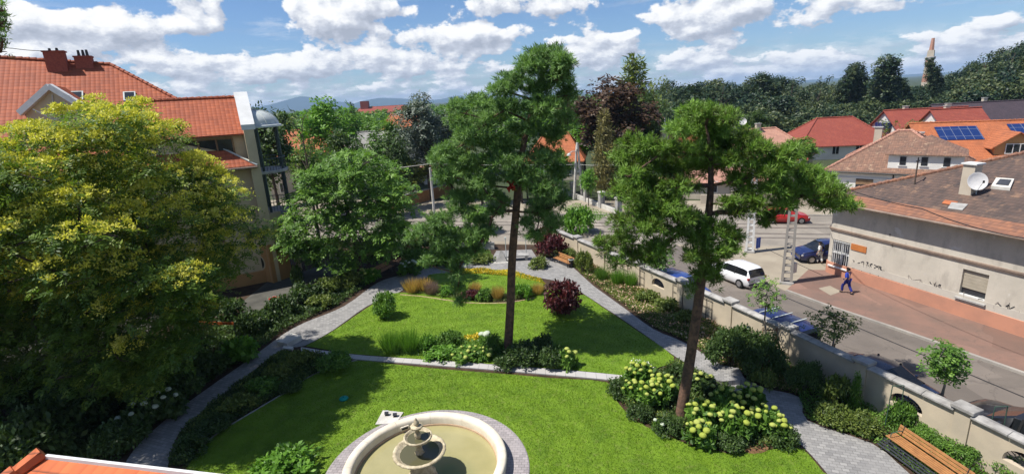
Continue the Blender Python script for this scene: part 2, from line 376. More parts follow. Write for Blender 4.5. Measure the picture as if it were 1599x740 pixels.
# ------------------------------------------------------------------ mesh helpers
def offs(o):
    v = Vector((0, 0, 0))
    while o is not None: v = v + o.location; o = o.parent
    return v
class MB:
    def __init__(s): s.v = []; s.f = []; s.m = []
    def poly(s, pts, m=0):
        i = len(s.v); s.v += [tuple(p) for p in pts]; s.f.append(tuple(range(i, i + len(pts)))); s.m.append(m); return s
    def add(s, vs, fs, m=0):
        i = len(s.v); s.v += [tuple(p) for p in vs]; s.f += [tuple(k + i for k in f) for f in fs]; s.m += [m] * len(fs); return s
    def box(s, c, d, rz=0.0, m=0, tilt=None):
        x, y, z = d[0] / 2, d[1] / 2, d[2] / 2
        P = [Vector((a * x, b_ * y, c_ * z)) for c_ in (-1, 1) for a, b_ in ((-1, -1), (1, -1), (1, 1), (-1, 1))]
        Mx = Matrix.Rotation(rz, 3, 'Z')
        if tilt is not None: Mx = Mx @ Matrix.Rotation(tilt[1], 3, tilt[0])
        c = Vector(c); P = [Mx @ p + c for p in P]
        return s.add(P, [(0, 3, 2, 1), (4, 5, 6, 7), (0, 1, 5, 4), (1, 2, 6, 5), (2, 3, 7, 6), (3, 0, 4, 7)], m)
    def bar(s, a, b_, w_, h_, m=0):          # box beam between two points
        a = Vector(a); b_ = Vector(b_); d = (b_ - a); L = d.length; d.normalize()
        up = Vector((0, 0, 1)) if abs(d.z) < .95 else Vector((1, 0, 0))
        sd = d.cross(up).normalized(); up = sd.cross(d)
        P = []
        for q in (a, b_):
            for i, j in ((-1, -1), (1, -1), (1, 1), (-1, 1)): P.append(q + sd * (i * w_ / 2) + up * (j * h_ / 2))
        return s.add(P, [(0, 1, 2, 3), (4, 7, 6, 5), (0, 4, 5, 1), (1, 5, 6, 2), (2, 6, 7, 3), (3, 7, 4, 0)], m)
    def tube(s, pts, rad, seg=6, m=0):
        pts = [Vector(p) for p in pts]; n = len(pts)
        if not hasattr(rad, '__len__'): rad = [rad] * n
        vs = []; fs = []; ref = Vector((.31, .17, .93))
        for i, p in enumerate(pts):
            d = (pts[min(i + 1, n - 1)] - pts[max(i - 1, 0)]).normalized()
            if abs(d.dot(ref)) > .97: ref = Vector((1, .1, 0))
            a = d.cross(ref).normalized(); b_ = d.cross(a)
            for k in range(seg):
                t_ = 2 * math.pi * k / seg; vs.append(p + (a * math.cos(t_) + b_ * math.sin(t_)) * rad[i])
        for i in range(n - 1):
            for k in range(seg):
                k2 = (k + 1) % seg; fs.append((i * seg + k, i * seg + k2, (i + 1) * seg + k2, (i + 1) * seg + k))
        fs.append(tuple(reversed(range(seg)))); fs.append(tuple((n - 1) * seg + k for k in range(seg)))
        return s.add(vs, fs, m)
    def lathe(s, c, prof, seg=32, m=0, a0=0.0, a1=2 * math.pi, lobes=0, lobe=0.0):
        c = Vector(c); full = abs(a1 - a0 - 2 * math.pi) < 1e-6; K = seg if full else seg + 1
        vs = []; fs = []
        for r_, z_ in prof:
            for k in range(K):
                a = a0 + (a1 - a0) * k / seg; rr = r_ * (1 + lobe * math.cos(lobes * a)) if lobes else r_
                vs.append((c.x + rr * math.cos(a), c.y + rr * math.sin(a), c.z + z_))
        for i in range(len(prof) - 1):
            for k in range(seg):
                k2 = (k + 1) % K; fs.append((i * K + k, i * K + k2, (i + 1) * K + k2, (i + 1) * K + k))
        return s.add(vs, fs, m)
    def prism(s, poly, z0, z1, m=0):
        n = len(poly); vs = [(p[0], p[1], z0) for p in poly] + [(p[0], p[1], z1) for p in poly]
        ar = sum(poly[i][0] * poly[(i + 1) % n][1] - poly[(i + 1) % n][0] * poly[i][1] for i in range(n))
        ix = list(range(n))
        if ar < 0: ix.reverse()
        fs = [tuple(reversed(ix)), tuple(k + n for k in ix)] + [(ix[i], ix[(i + 1) % n], ix[(i + 1) % n] + n, ix[i] + n) for i in range(n)]
        return s.add(vs, fs, m)
    def slab(s, top, th, m=0):               # any planar outline given thickness downward
        n = len(top); top = [Vector(p) for p in top]; bot = [p - Vector((0, 0, th)) for p in top]
        s.add(top, [tuple(range(n))], m)
        return s.add(list(top) + bot, [tuple(reversed(range(n, 2 * n)))] + [(i, i + n, (i + 1) % n + n, (i + 1) % n) for i in range(n)], m)
    def build(s, name, mats, parent=None, local=False, smooth=False, bevel=0.0):
        if not isinstance(mats, (list, tuple)): mats = [mats]
        me = bpy.data.meshes.new(name)
        o_ = Vector((0, 0, 0)) if (local or parent is None) else offs(parent)
        vs = [(v[0] - o_.x, v[1] - o_.y, v[2] - o_.z) for v in s.v]
        me.from_pydata(vs, [], s.f)
        for x in mats: me.materials.append(M[x])
        if len(mats) > 1: me.polygons.foreach_set('material_index', s.m)
        uvl = me.uv_layers.new(name='UVMap').data
        for p in me.polygons:
            n_ = p.normal
            if abs(n_.z) > .999: ua, va = Vector((1, 0, 0)), Vector((0, 1, 0))
            else: ua = Vector((-n_.y, n_.x, 0)).normalized(); va = n_.cross(ua)
            for li in p.loop_indices:
                q = me.vertices[me.loops[li].vertex_index].co; uvl[li].uv = (q.dot(ua), q.dot(va))
        if smooth: me.polygons.foreach_set('use_smooth', [True] * len(me.polygons))
        ob = bpy.data.objects.new(name, me); COL.objects.link(ob); ob.parent = parent
        if bevel:
            bv = ob.modifiers.new('bevel', 'BEVEL'); bv.width = bevel; bv.segments = 2; bv.limit_method = 'ANGLE'
        return ob
def root(name, label, cat, loc=(0, 0, 0), group=None, rz=0.0):
    o = bpy.data.objects.new(name, None); COL.objects.link(o); o.location = loc; o.rotation_euler = (0, 0, rz)
    o.empty_display_size = .3; o['label'] = label; o['category'] = cat
    if group: o['group'] = group
    return o
def tag(o, label, cat, group=None, kind=None):
    o['label'] = label; o['category'] = cat
    if group: o['group'] = group
    if kind: o['kind'] = kind
    return o
def struct(o): o['kind'] = 'structure'; return o
def copytree(o, parent=None):
    c = o.copy(); COL.objects.link(c); c.parent = parent
    for ch in list(o.children): copytree(ch, c)
    return c
def spline(pts, n=6, closed=False):
    P = [Vector(p) for p in pts]; out = []; N = len(P)
    rg = range(N) if closed else range(N - 1)
    for i in rg:
        p0 = P[(i - 1) % N] if closed or i > 0 else P[i]; p1 = P[i]; p2 = P[(i + 1) % N]
        p3 = P[(i + 2) % N] if closed or i + 2 < N else p2
        for k in range(n):
            t_ = k / n; t2 = t_ * t_; t3 = t2 * t_
            out.append(.5 * ((2 * p1) + (p2 - p0) * t_ + (2 * p0 - 5 * p1 + 4 * p2 - p3) * t2 + (3 * p1 - p0 - 3 * p2 + p3) * t3))
    if not closed: out.append(P[-1])
    return out
def GP(pp, z=0.0): return [G(x, y, z) for x, y in pp]
def inpoly(P, poly):
    x, y = P[:, 0], P[:, 1]; r_ = np.zeros(len(P), bool); n = len(poly)
    for i in range(n):
        x0, y0 = poly[i][0], poly[i][1]; x1, y1 = poly[i - 1][0], poly[i - 1][1]
        c = ((y0 > y) != (y1 > y)); xx = (x1 - x0) * (y - y0) / ((y1 - y0) if y1 != y0 else 1e-9) + x0
        r_ ^= (c & (x < xx))
    return r_
def scatter(poly, n):
    A = np.array([(p[0], p[1]) for p in poly]); lo, hi = A.min(0), A.max(0); out = []
    tot = 0
    while tot < n:
        Q = rng.uniform(lo, hi, (max(n, 500), 2)); Q = Q[inpoly(Q, A)]; out.append(Q); tot += len(Q)
    return np.concatenate(out)[:n]
def surf(name, poly, z, mat, th=None):
    b_ = MB()
    pl = [Vector((p[0], p[1], z)) for p in poly]
    ar = sum(pl[i].x * pl[(i + 1) % len(pl)].y - pl[(i + 1) % len(pl)].x * pl[i].y for i in range(len(pl)))
    if ar < 0: pl.reverse()
    if th: b_.prism(pl, z - th, z)
    else: b_.poly(pl)
    return struct(b_.build(name, mat))

# ------------------------------------------------------------------ foliage
def nrm(a): return a / (np.linalg.norm(a, axis=1, keepdims=True) + 1e-9)
def blades(name, P, A, S, L, Wd, tint, mat, parent=None, local=False, mid=.5):
    """diamond leaf per point: base P, along A, across S"""
    n = len(P); L = np.broadcast_to(np.asarray(L, float).reshape(-1, 1), (n, 1)); Wd = np.broadcast_to(np.asarray(Wd, float).reshape(-1, 1), (n, 1))
    V = np.empty((n, 4, 3)); V[:, 0] = P; V[:, 1] = P + A * L * mid + S * Wd / 2; V[:, 2] = P + A * L; V[:, 3] = P + A * L * mid - S * Wd / 2
    if not local and parent is not None: V -= np.array(offs(parent))
    me = bpy.data.meshes.new(name)
    me.vertices.add(4 * n); me.vertices.foreach_set('co', V.reshape(-1).astype(np.float32))
    me.loops.add(4 * n); me.loops.foreach_set('vertex_index', np.arange(4 * n, dtype=np.int32))
    me.polygons.add(n); me.polygons.foreach_set('loop_start', np.arange(0, 4 * n, 4, dtype=np.int32))
    me.polygons.foreach_set('loop_total', np.full(n, 4, np.int32))
    me.materials.append(M[mat])
    at = me.attributes.new('tint', 'FLOAT', 'FACE'); at.data.foreach_set('value', np.clip(tint, 0, 1).astype(np.float32))
    me.update(calc_edges=True)
    ob = bpy.data.objects.new(name, me); COL.objects.link(ob); ob.parent = parent
    return ob
def clumps_pts(cl, dens, under=.35, shell=.42, tv=.22):
    """cl: rows (x,y,z,rx,ry,rz[,tint]) -> points, outward dirs, tint"""
    PP = []; DD = []; TT = []
    for c in cl:
        rx, ry, rz = c[3:6]; tb = c[6] if len(c) > 6 else .5
        n = max(8, int(dens * (rx * ry + rx * rz + ry * rz) / 3 * 4))
        d = nrm(rng.normal(size=(int(n * 1.6), 3))); keep = (d[:, 2] > -.25) | (rng.random(len(d)) < under); d = d[keep][:n]
        r_ = rng.random(len(d)) ** shell
        lump = 1 + .22 * np.sin(d[:, 0] * 5 + c[0] * 3) * np.cos(d[:, 1] * 5 + c[1] * 3) + .12 * np.sin(d[:, 2] * 9 + c[2])
        PP.append(np.array(c[:3]) + d * np.array([rx, ry, rz]) * (r_ * lump)[:, None]); DD.append(d)
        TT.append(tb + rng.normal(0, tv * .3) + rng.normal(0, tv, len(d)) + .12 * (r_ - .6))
    return np.concatenate(PP), np.concatenate(DD), np.concatenate(TT)
def leaf_dirs(D, rad=.5, up=.6, droop=.2, jit=.7):
    n = len(D); rn = rng.normal(size=(n, 3))
    N = nrm(D * .7 + np.array([0, 0, up]) + rn * jit * .6)
    A = nrm(np.cross(N, rng.normal(size=(n, 3)))); A = nrm(A + D * rad - np.array([0, 0, droop]))
    S = nrm(np.cross(N, A)); return A, S
def needle_dirs(D, jit=.75, up=.35):
    A = nrm(D * .6 + np.array([0, 0, up]) + rng.normal(size=D.shape) * jit); S = nrm(np.cross(A, rng.normal(size=D.shape))); return A, S
def tufts(P, D, T, k, jit=.62, up=.25):
    """needle tufts: k needles radiating from each point"""
    n = len(P); ax = nrm(D * .6 + np.array([0, 0, up]) + rng.normal(size=(n, 3)) * .35)
    P2 = np.repeat(P, k, 0) + rng.normal(0, .02, (n * k, 3)); A = nrm(np.repeat(ax, k, 0) * .75 + rng.normal(size=(n * k, 3)) * jit)
    N = nrm(np.repeat(D, k, 0) * .5 + np.array([-.25, -.1, .8]) + rng.normal(size=(n * k, 3)) * .35); S = nrm(np.cross(N, A))
    return P2, A, S, np.repeat(T, k) + rng.normal(0, .08, n * k)
def sprays(P, D, T, k, Ls, spread=.55, droop=.35):
    """leafy sprays: k leaves set along a drooping axis"""
    n = len(P); N = nrm(D * .45 + np.array([-.15, -.1, .9]) + rng.normal(size=(n, 3)) * .32)
    ax = nrm(np.cross(N, rng.normal(size=(n, 3)))); ax = nrm(ax + D * .6 - np.array([0, 0, droop]) * .5); sd = nrm(np.cross(N, ax))
    t_ = np.tile(np.linspace(.08, 1, k), n)[:, None]; sg = np.tile(np.where(np.arange(k) % 2 == 0, 1.0, -1.0), n)[:, None]
    axr, sdr, Nr = np.repeat(ax, k, 0), np.repeat(sd, k, 0), np.repeat(N, k, 0)
    L_ = (Ls * rng.uniform(.7, 1.3, n)).repeat(k)[:, None]
    P2 = np.repeat(P, k, 0) + axr * t_ * L_ - np.array([0, 0, 1]) * droop * (t_ ** 2) * L_ * .5
    A = nrm(axr * spread + sdr * sg + rng.normal(size=(n * k, 3)) * .18); S = nrm(np.cross(nrm(Nr + rng.normal(size=(n * k, 3)) * .22), A))
    return P2, A, S, np.repeat(T, k) + rng.normal(0, .07, n * k)
def limb(mb, a, b_, r0, r1, sag=.12, n=5, seg=5):
    a = Vector(a); b_ = Vector(b_); L = (b_ - a).length; pts = []
    j = Vector((random.uniform(-1, 1), random.uniform(-1, 1), random.uniform(-.3, .3))) * L * .07
    for i in range(n + 1):
        t_ = i / n; p = a.lerp(b_, t_); p.z += sag * L * math.sin(math.pi * t_) * (.6 - t_ * .3); p += j * math.sin(math.pi * t_ * 1.3)
        pts.append(p)
    mb.tube(pts, [r0 + (r1 - r0) * i / n for i in range(n + 1)], seg)

def hero_tree(name, label, cat, base, trunkpts, trad, cl, dens, mat, bark, L, Wd, needle=False, tf=(.35, 1.0), twigs=None, group=None, under=.35, crown_name='crown', shell=.42, limbs=1.0, spray=None):
    rt = root(name, label, cat, base, group)
    tb = MB(); tp = spline(trunkpts, 4); n = len(tp)
    rr = [np.interp(i / (n - 1), np.linspace(0, 1, len(trad)), trad) for i in range(n)]
    tb.tube([Vector(base) - Vector((0, 0, .2))] + tp, [rr[0] * 1.25] + rr, 9)
    # branching: every clump hangs on the nearest wood already there
    nodes = [(tp[i], rr[i], 0.0, None) for i in range(n) if tf[0] <= i / (n - 1) <= tf[1]]
    tsel = [q[0] for q in nodes]; order = sorted([c for c in cl if random.random() < max(.35, limbs)], key=lambda c: min((Vector(c[:3]) - q).length for q in tsel))
    segs_ = []; parent_ = [-1] * len(nodes); load = [0] * len(nodes); nt0 = len(nodes)
    for c in order:
        cc = Vector(c[:3]) - Vector((0, 0, c[5] * .3)); bi = min(range(len(nodes)), key=lambda i: (cc - nodes[i][0]).length + .25 * nodes[i][2] + (.5 * max(0, nodes[i][0].z - cc.z) if i < nt0 else 0))
        nodes.append((cc, 0, nodes[bi][2] + (cc - nodes[bi][0]).length, c)); parent_.append(bi); load.append(1)
    for i in range(len(nodes) - 1, nt0 - 1, -1):
        if parent_[i] >= 0: load[parent_[i]] += load[i]
    for i in range(nt0, len(nodes)):
        ra = .014 + .014 * math.sqrt(load[i]); rb0 = ra * 1.15
        a0_, b0_ = nodes[parent_[i]][0], nodes[i][0]; c = nodes[i][3]
        limb(tb, a0_, b0_, min(rb0, trad[0] * .45), ra, .05, 4)
        for k in range(3):
            e = b0_ + Vector((random.uniform(-1, 1) * c[3], random.uniform(-1, 1) * c[4], random.uniform(-.1, .8) * c[5])) * .8
            limb(tb, b0_, e, .016, .006, .05, 3, 4)
    for c in []:
        cc = Vector(c[:3])
        # leave the trunk somewhat below the clump
        best = min(range(n), key=lambda i: abs((tp[i].z) - (cc.z - .28 * (Vector((cc.x, cc.y, 0)) - Vector((tp[i].x, tp[i].y, 0))).length)) + (0 if tf[0] <= i / (n - 1) <= tf[1] else 50))
        dist = (cc - tp[best]).length
        limb(tb, tp[best], cc, max(.03, min(rr[best] * .5, .02 + .016 * dist)), .015, .06)
        for k in range(3):
            e = cc + Vector((random.uniform(-1, 1) * c[3], random.uniform(-1, 1) * c[4], random.uniform(-.2, .7) * c[5])) * .8
            limb(tb, tp[best].lerp(cc, .7), e, .022, .008, .05, 3, 4)
    tb.build('trunk', bark, rt, smooth=True)
    P, D, T = clumps_pts(cl, dens, under=under, shell=shell)
    if needle: P, A, S, T = tufts(P, D, T, needle)
    elif spray: P, A, S, T = sprays(P, D, T, spray[0], spray[1])
    else: A, S = leaf_dirs(D)
    k = len(P); print(name, k); Lr = L * rng.uniform(.7, 1.3, k); Wr = Wd * rng.uniform(.7, 1.3, k)
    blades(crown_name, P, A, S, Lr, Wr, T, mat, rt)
    return rt, (P, D, T)
def pxclumps(lst, Y, dy=1.6, rep=2, flat_=.7, tint=.5, depthr=1.0):
    out = []
    for (x, y, rx, ry) in lst:
        for k in range(rep):
            yy = Y + rng.uniform(-dy, dy); c = AT(x + rng.uniform(-5, 5), y + rng.uniform(-4, 4), yy)
            s_ = yy / FOC
            out.append((c.x, c.y, c.z, rx * s_, rx * s_ * depthr, max(ry * s_, .2), tint + rng.uniform(-.15, .15)))
    return out

# prototype trees, built once in local units (10 m tall) and copied
PROTO = {}
def proto_tree(key, seed, kind='round', leaf=.42, n=1.0, mat='leaf_green', bark='bark_grey'):
    global rng
    save = rng; rng = np.random.default_rng(seed); random.seed(seed)
    cl = []; tb = MB()
    if kind == 'round':
        for i in range(46):
            d = rng.normal(size=3); d /= np.linalg.norm(d); r_ = rng.random() ** .4
            z = 6.2 + d[2] * 3.1 * r_; hw = 3.3 * math.sqrt(max(0.1, 1 - ((z - 6.0) / 4.3) ** 2))
            cl.append((d[0] * r_ * hw, d[1] * r_ * hw, z, rng.uniform(.7, 1.25), rng.uniform(.7, 1.25), rng.uniform(.5, .85), rng.uniform(.3, .7)))
        dens_ = 26 * n
    elif kind == 'tall':
        for i in range(40):
            z = rng.uniform(1.8, 9.4); hw = 1.6 * math.sin(math.pi * min(1, (z - .6) / 9.6)) ** .7; a = rng.uniform(0, 6.28)
            cl.append((math.cos(a) * hw * .7, math.sin(a) * hw * .7, z, .7, .7, .95, rng.uniform(.3, .7)))
        dens_ = 34 * n
    elif kind == 'spruce':
        for i in range(70):
            z = 1.2 + 8.4 * (i / 70); hw = 2.5 * (1 - z / 10.2) + .15; a = i * 2.4 + rng.uniform(-.3, .3); r_ = rng.uniform(.45, 1.0)
            cl.append((math.cos(a) * hw * r_, math.sin(a) * hw * r_, z - .25 * r_, .3 + hw * .3, .3 + hw * .3, .32, rng.uniform(.3, .7)))
        dens_ = 40 * n
    elif kind == 'wide':
        for i in range(54):
            a = rng.uniform(0, 6.28); r_ = rng.random() ** .5; lay = rng.integers(0, 6); z = 3.6 + lay * 1.1 + rng.uniform(-.2, .2)
            hw = 4.2 * math.sqrt(max(.1, 1 - ((z - 5.0) / 5.2) ** 2))
            cl.append((math.cos(a) * hw * r_, math.sin(a) * hw * r_, z, rng.uniform(.8, 1.3), rng.uniform(.8, 1.3), rng.uniform(.3, .5), rng.uniform(.3, .7)))
        dens_ = 30 * n
    elif kind == 'open':
        for i in range(34):
            d = rng.normal(size=3); d /= np.linalg.norm(d); r_ = rng.random() ** .35
            cl.append((d[0] * r_ * 2.8, d[1] * r_ * 2.8, 5.8 + d[2] * 4.0 * r_, rng.uniform(.35, .8), rng.uniform(.35, .8), rng.uniform(.3, .6), rng.uniform(.3, .7)))
        dens_ = 26 * n
    top_ = 8.6 if kind in ('round', 'wide', 'open') else 9.7
    tp = [Vector((0, 0, -.2)), Vector((.05, 0, 1.5)), Vector((.1, .1, 4)), Vector((0, .15, 6.5)), Vector((.1, 0, top_))]
    tb.tube(spline(tp, 3), list(np.linspace(.26 if kind != 'tall' else .18, .03, 13)), 7)
    for c in cl[::2]:
        zz = max(1.2, c[2] - 1.2); limb(tb, (0.05, .05, zz), c[:3], .07, .015, .05, 4, 4)
    P, D, T = clumps_pts(cl, dens_, under=.5)
    if kind == 'spruce': A, S = needle_dirs(D, .6, -.05)
    else: P, A, S, T = sprays(P[::3], D[::3], T[::3], 4, leaf * 1.1)
    k = len(P)
    cr = blades('crown', P, A, S, (leaf if kind == 'spruce' else leaf * .85) * rng.uniform(.7, 1.3, k), leaf * (.22 if kind == 'spruce' else .5) * rng.uniform(.7, 1.3, k), T, mat, None)
    tk = tb.build('trunk', bark, None, smooth=True)
    for ob in (cr, tk): COL.objects.unlink(ob)
    PROTO[key] = (cr.data, tk.data); rng = save
def put_tree(key, name, label, loc, h, r_=None, mat=None, group=None, cat='tree', lean=(0, 0), rz=None, base_r=3.6):
    """h total height, r_ crown radius"""
    crd, tkd = PROTO[key]
    rt = root(name, label, cat, loc, group, rz if rz is not None else random.uniform(0, 6.28))
    rt.rotation_euler = (lean[0], lean[1], rt.rotation_euler[2])
    s_ = h / 10.0; sx_ = s_ if r_ is None else r_ / base_r
    for nm, d in (('crown', crd), ('trunk', tkd)):
        o = bpy.data.objects.new(nm, d); COL.objects.link(o); o.parent = rt; o.scale = (sx_, sx_, s_)
        if nm == 'crown' and mat:
            o.material_slots[0].link = 'OBJECT'; o.material_slots[0].material = M[mat]
    return rt
def px_tree(key, x, ytop, Y, wpx, label, mat, name='broadleaf_tree', group=None, base_r=3.6, cat='tree', lean=(0, 0)):
    p = AT(x, ytop, Y); h = p.z + .3
    return put_tree(key, name, label, (p.x, p.y, 0), h, wpx / 2 * (Y / FOC) * 1.02, mat, group, cat, lean, None, base_r)

# prototype shrubs (unit: radius 1, height 1)
def proto_shrub(key, seed, kind='dome', n=1500, leaf=.16, wr=.5, mat='leaf_green'):
    global rng
    save = rng; rng = np.random.default_rng(seed); random.seed(seed)
    if kind in ('dome', 'ball', 'cone', 'loose'):
        cl = []
        for i in range(26 if kind != 'cone' else 18):
            a = rng.uniform(0, 6.28); q = rng.random() ** .5; 
            if kind == 'cone':
                z = i / 18 * .86 + .05; rr_ = .62 * (1 - z) + .05; cl.append((math.cos(a) * rr_ * .5, math.sin(a) * rr_ * .5, z, rr_ * .7 + .05, rr_ * .7 + .05, .14, .5))
            elif kind == 'ball':
                d = rng.normal(size=3); d /= np.linalg.norm(d); cl.append((d[0] * .6, d[1] * .6, .55 + d[2] * .28, .33, .33, .17, rng.uniform(.35, .65)))
            else:
                z = .25 + .48 * math.sqrt(max(0, 1 - q * q)) * rng.uniform(.5, 1.1)
                cl.append((math.cos(a) * q * .75, math.sin(a) * q * .75, z, rng.uniform(.2, .36), rng.uniform(.2, .36), rng.uniform(.14, .28), rng.uniform(.3, .7)))
        P, D, T = clumps_pts(cl, 1.0, under=.7)
        idx = rng.integers(0, len(cl), n); P2 = []; 
        C = np.array([c[:6] for c in cl]); TT = np.array([c[6] for c in cl])
        d = nrm(rng.normal(size=(n, 3))); r_ = rng.random(n) ** (.4 if kind != 'loose' else .7)
        P = C[idx, :3] + d * C[idx, 3:6] * r_[:, None]; P[:, 2] = np.maximum(P[:, 2], .02)
        T = TT[idx] + rng.normal(0, .2, n); A, S = leaf_dirs(d, rad=.6, up=.5, droop=.05)
        st = MB()
        for i in range(7):
            c = cl[i * 2]; limb(st, (random.uniform(-.08, .08), random.uniform(-.08, .08), 0), c[:3], .02, .006, .02, 3, 4)
    else:                                   # grassy tuft
        a = rng.uniform(0, 6.28, n); q = rng.random(n) ** .6 * .45
        P = np.stack([np.cos(a) * q, np.sin(a) * q, np.zeros(n)], 1)
        A = nrm(np.stack([np.cos(a) * q * 1.5 + rng.normal(0, .22, n), np.sin(a) * q * 1.5 + rng.normal(0, .22, n), np.ones(n) * 1.1], 1))
        S = nrm(np.cross(A, rng.normal(size=(n, 3)))); T = .5 + rng.normal(0, .22, n); st = None
    Lr = leaf * rng.uniform(.65, 1.35, n)
    ob = blades('foliage', P, A, S, Lr, Lr * wr, T, mat, None); COL.objects.unlink(ob)
    sd = None
    if st: s_ = st.build('stems', 'bark_grey', None); COL.objects.unlink(s_); sd = s_.data
    PROTO[key] = (ob.data, sd); rng = save
def put_shrub(key, name, label, loc, r_, h, mat=None, group=None, cat='shrub', ry=None):
    fd, sd = PROTO[key]
    rt = root(name, label, cat, loc, group, random.uniform(0, 6.28))
    for nm, d in (('foliage', fd), ('stems', sd)):
        if d is None: continue
        o = bpy.data.objects.new(nm, d); COL.objects.link(o); o.parent = rt; o.scale = (r_, ry or r_, h)
        if nm == 'foliage' and mat:
            o.material_slots[0].link = 'OBJECT'; o.material_slots[0].material = M[mat]
    return rt
def px_shrub(key, x, y, wpx, hpx, label, mat=None, name='shrub', group=None, cat='shrub'):
    """x,y: where it meets the ground in the photo; width and visible height in photo units"""
    p = G(x, y, 0); D_ = (p - Vector((0, 0, H))).dot(_f)
    r_ = wpx / 2 * D_ / FOC; h = max(.15, HT(p, y - hpx) - .15 * r_)
    return put_shrub(key, name, label, p, r_, h, mat, group, cat)
# ================================================================== THE GROUND
b_ = MB(); RN = 48; rad_ = [0, 60, 150, 400, 1200, 4000, 12000]
b_.add([(0, 30, -.03)], [])
vs = [(0, 30, -.03)]; fs = []
for r_ in rad_[1:]:
    for k in range(RN): a = 2 * math.pi * k / RN; vs.append((r_ * math.cos(a), 30 + r_ * math.sin(a), -.03))
for k in range(RN): fs.append((0, 1 + k, 1 + (k + 1) % RN))
for i in range(len(rad_) - 2):
    for k in range(RN): fs.append((1 + i * RN + k, 1 + (i + 1) * RN + k, 1 + (i + 1) * RN + (k + 1) % RN, 1 + i * RN + (k + 1) % RN))
b_ = MB().add(vs, fs); struct(b_.build('ground', 'far_land'))

WALL = [Vector(p) for p in [(3.9, 45.0, 0), (5.5, 41.5, 0), (7.07, 37.9, 0), (8.8, 34.0, 0), (10.5, 30.1, 0), (12.02, 26.5, 0), (13.36, 23.0, 0), (14.65, 19.4, 0), (15.93, 15.85, 0), (17.1, 12.2, 0), (18.2, 8.5, 0)]]
garden = [(-24, 5), (18.6, 5)] + [(p.x + .1, p.y) for p in reversed(WALL)] + [(0, 48.6), (-10, 52), (-24, 52)]
surf('garden_soil', garden, 0.0, 'soil')
surf('courtyard', [tuple(p)[:2] for p in GP([(380, 470), (420, 438), (470, 425), (540, 402), (575, 412), (530, 440), (470, 470), (420, 500), (380, 520)])], .012, 'yard')
surf('courtyard_rear', [(-40, 10), (-24, 10), (-24, 52), (-40, 60)], .005, 'yard')

# streets
kerbline = GP([(1228, 455), (1290, 478), (1400, 515), (1500, 550), (1599, 585)])
kd = (kerbline[-1] - kerbline[0]).normalized(); kerbline.append(kerbline[-1] + kd * 16)
NE = Vector((22, 41.9, 0)); CD = Vector((-.965, .262, 0)).normalized(); CN = Vector((-CD.y * -1, -CD.x, 0))
crossA = NE - CD * 90; crossB = NE + CD * 130
surf('road_cross', [crossA, crossB, crossB + CN * 11.6, crossA + CN * 11.6], .004, 'asphalt_old')
side = [NE + CD * 7.6, G(1228, 455)] + kerbline[1:] + [Vector((19.0, 5, 0))] + [p + Vector((.25, 0, 0)) for p in reversed(WALL[:-1])]
surf('road_side', side, .001, 'asphalt')
surf('pavement_corner', [NE - CD * 50, NE + CD * 7.6, G(1228, 455), G(1228, 455) + Vector((.4, .05, 0)), G(1290, 440), Vector((50, 30, 0))], .03, 'sand_paving', .06)
surf('pavement_far', [crossA + CN * 11.6, crossB + CN * 11.6, crossB + CN * 22, crossA + CN * 17], .10, 'sand_paving', .14)
surf('pavement_near', [NE + CD * 16.5, NE + CD * 90, NE + CD * 90 - CN * 1.2, NE + CD * 18 - CN * 1.0], .06, 'sand_paving', .09)
0 and surf('verge', [NE + CD * 18 - CN * 3.2, NE + CD * 80 - CN * 3.2, (-24, 53), (-10, 52.2), (0, 48.8), (4.2, 45.4)], .02, 'soil')
FB = [G(1285, 425), G(1599, 530)]; fd = (FB[1] - FB[0]).normalized(); fn = Vector((-fd.y, fd.x, 0))   # facade line, fn points away from camera side
if fn.x < 0: fn = -fn
surf('pavement_red', [kerbline[0]] + kerbline[1:] + [FB[1] + fd * 16 + fn * .3, FB[1] + fn * .3, FB[0] + fn * .3, FB[0] + Vector((-.8, .2, 0)) - fd * .2], .12, 'sidewalk_red', .16)
b_ = MB()
for i in range(len(kerbline) - 1):
    b_.bar(kerbline[i] + Vector((0, 0, .065)), kerbline[i + 1] + Vector((0, 0, .065)), .18, .13)
struct(b_.build('kerb_red_pavement', 'kerb'))
for q, nm in ((11.6, 'kerb_far_pavement'),):
    struct(MB().bar(crossA + CN * q + Vector((0, 0, .06)), crossB + CN * q + Vector((0, 0, .06)), .2, .12).build(nm, 'kerb'))
for q in (2.6, 4.05, 6.3, 7.75):
    a = crossA + CN * q; c = crossB + CN * q
    r1 = MB().bar(a + Vector((0, 0, .012)), c + Vector((0, 0, .012)), .07, .02).build('tram_rail', 'steel_rail'); struct(r1)
    struct(MB().bar(a + CN * .2 + Vector((0, 0, .006)), c + CN * .2 + Vector((0, 0, .006)), .34, .006).build('rail_bed', 'asphalt'))
# side street centre seam and patch marks
s0, s1 = G(1150, 432), G(1599, 620)
struct(MB().bar(s0 + Vector((0, 0, .006)), s1 + (s1 - s0) * .4 + Vector((0, 0, .006)), .09, .004).build('road_seam', 'iron_dark'))
surf('pavement_patch', [tuple(p) for p in GP([(1278, 450), (1296, 446), (1314, 455), (1297, 461)], .12)], .126, 'sand_paving')

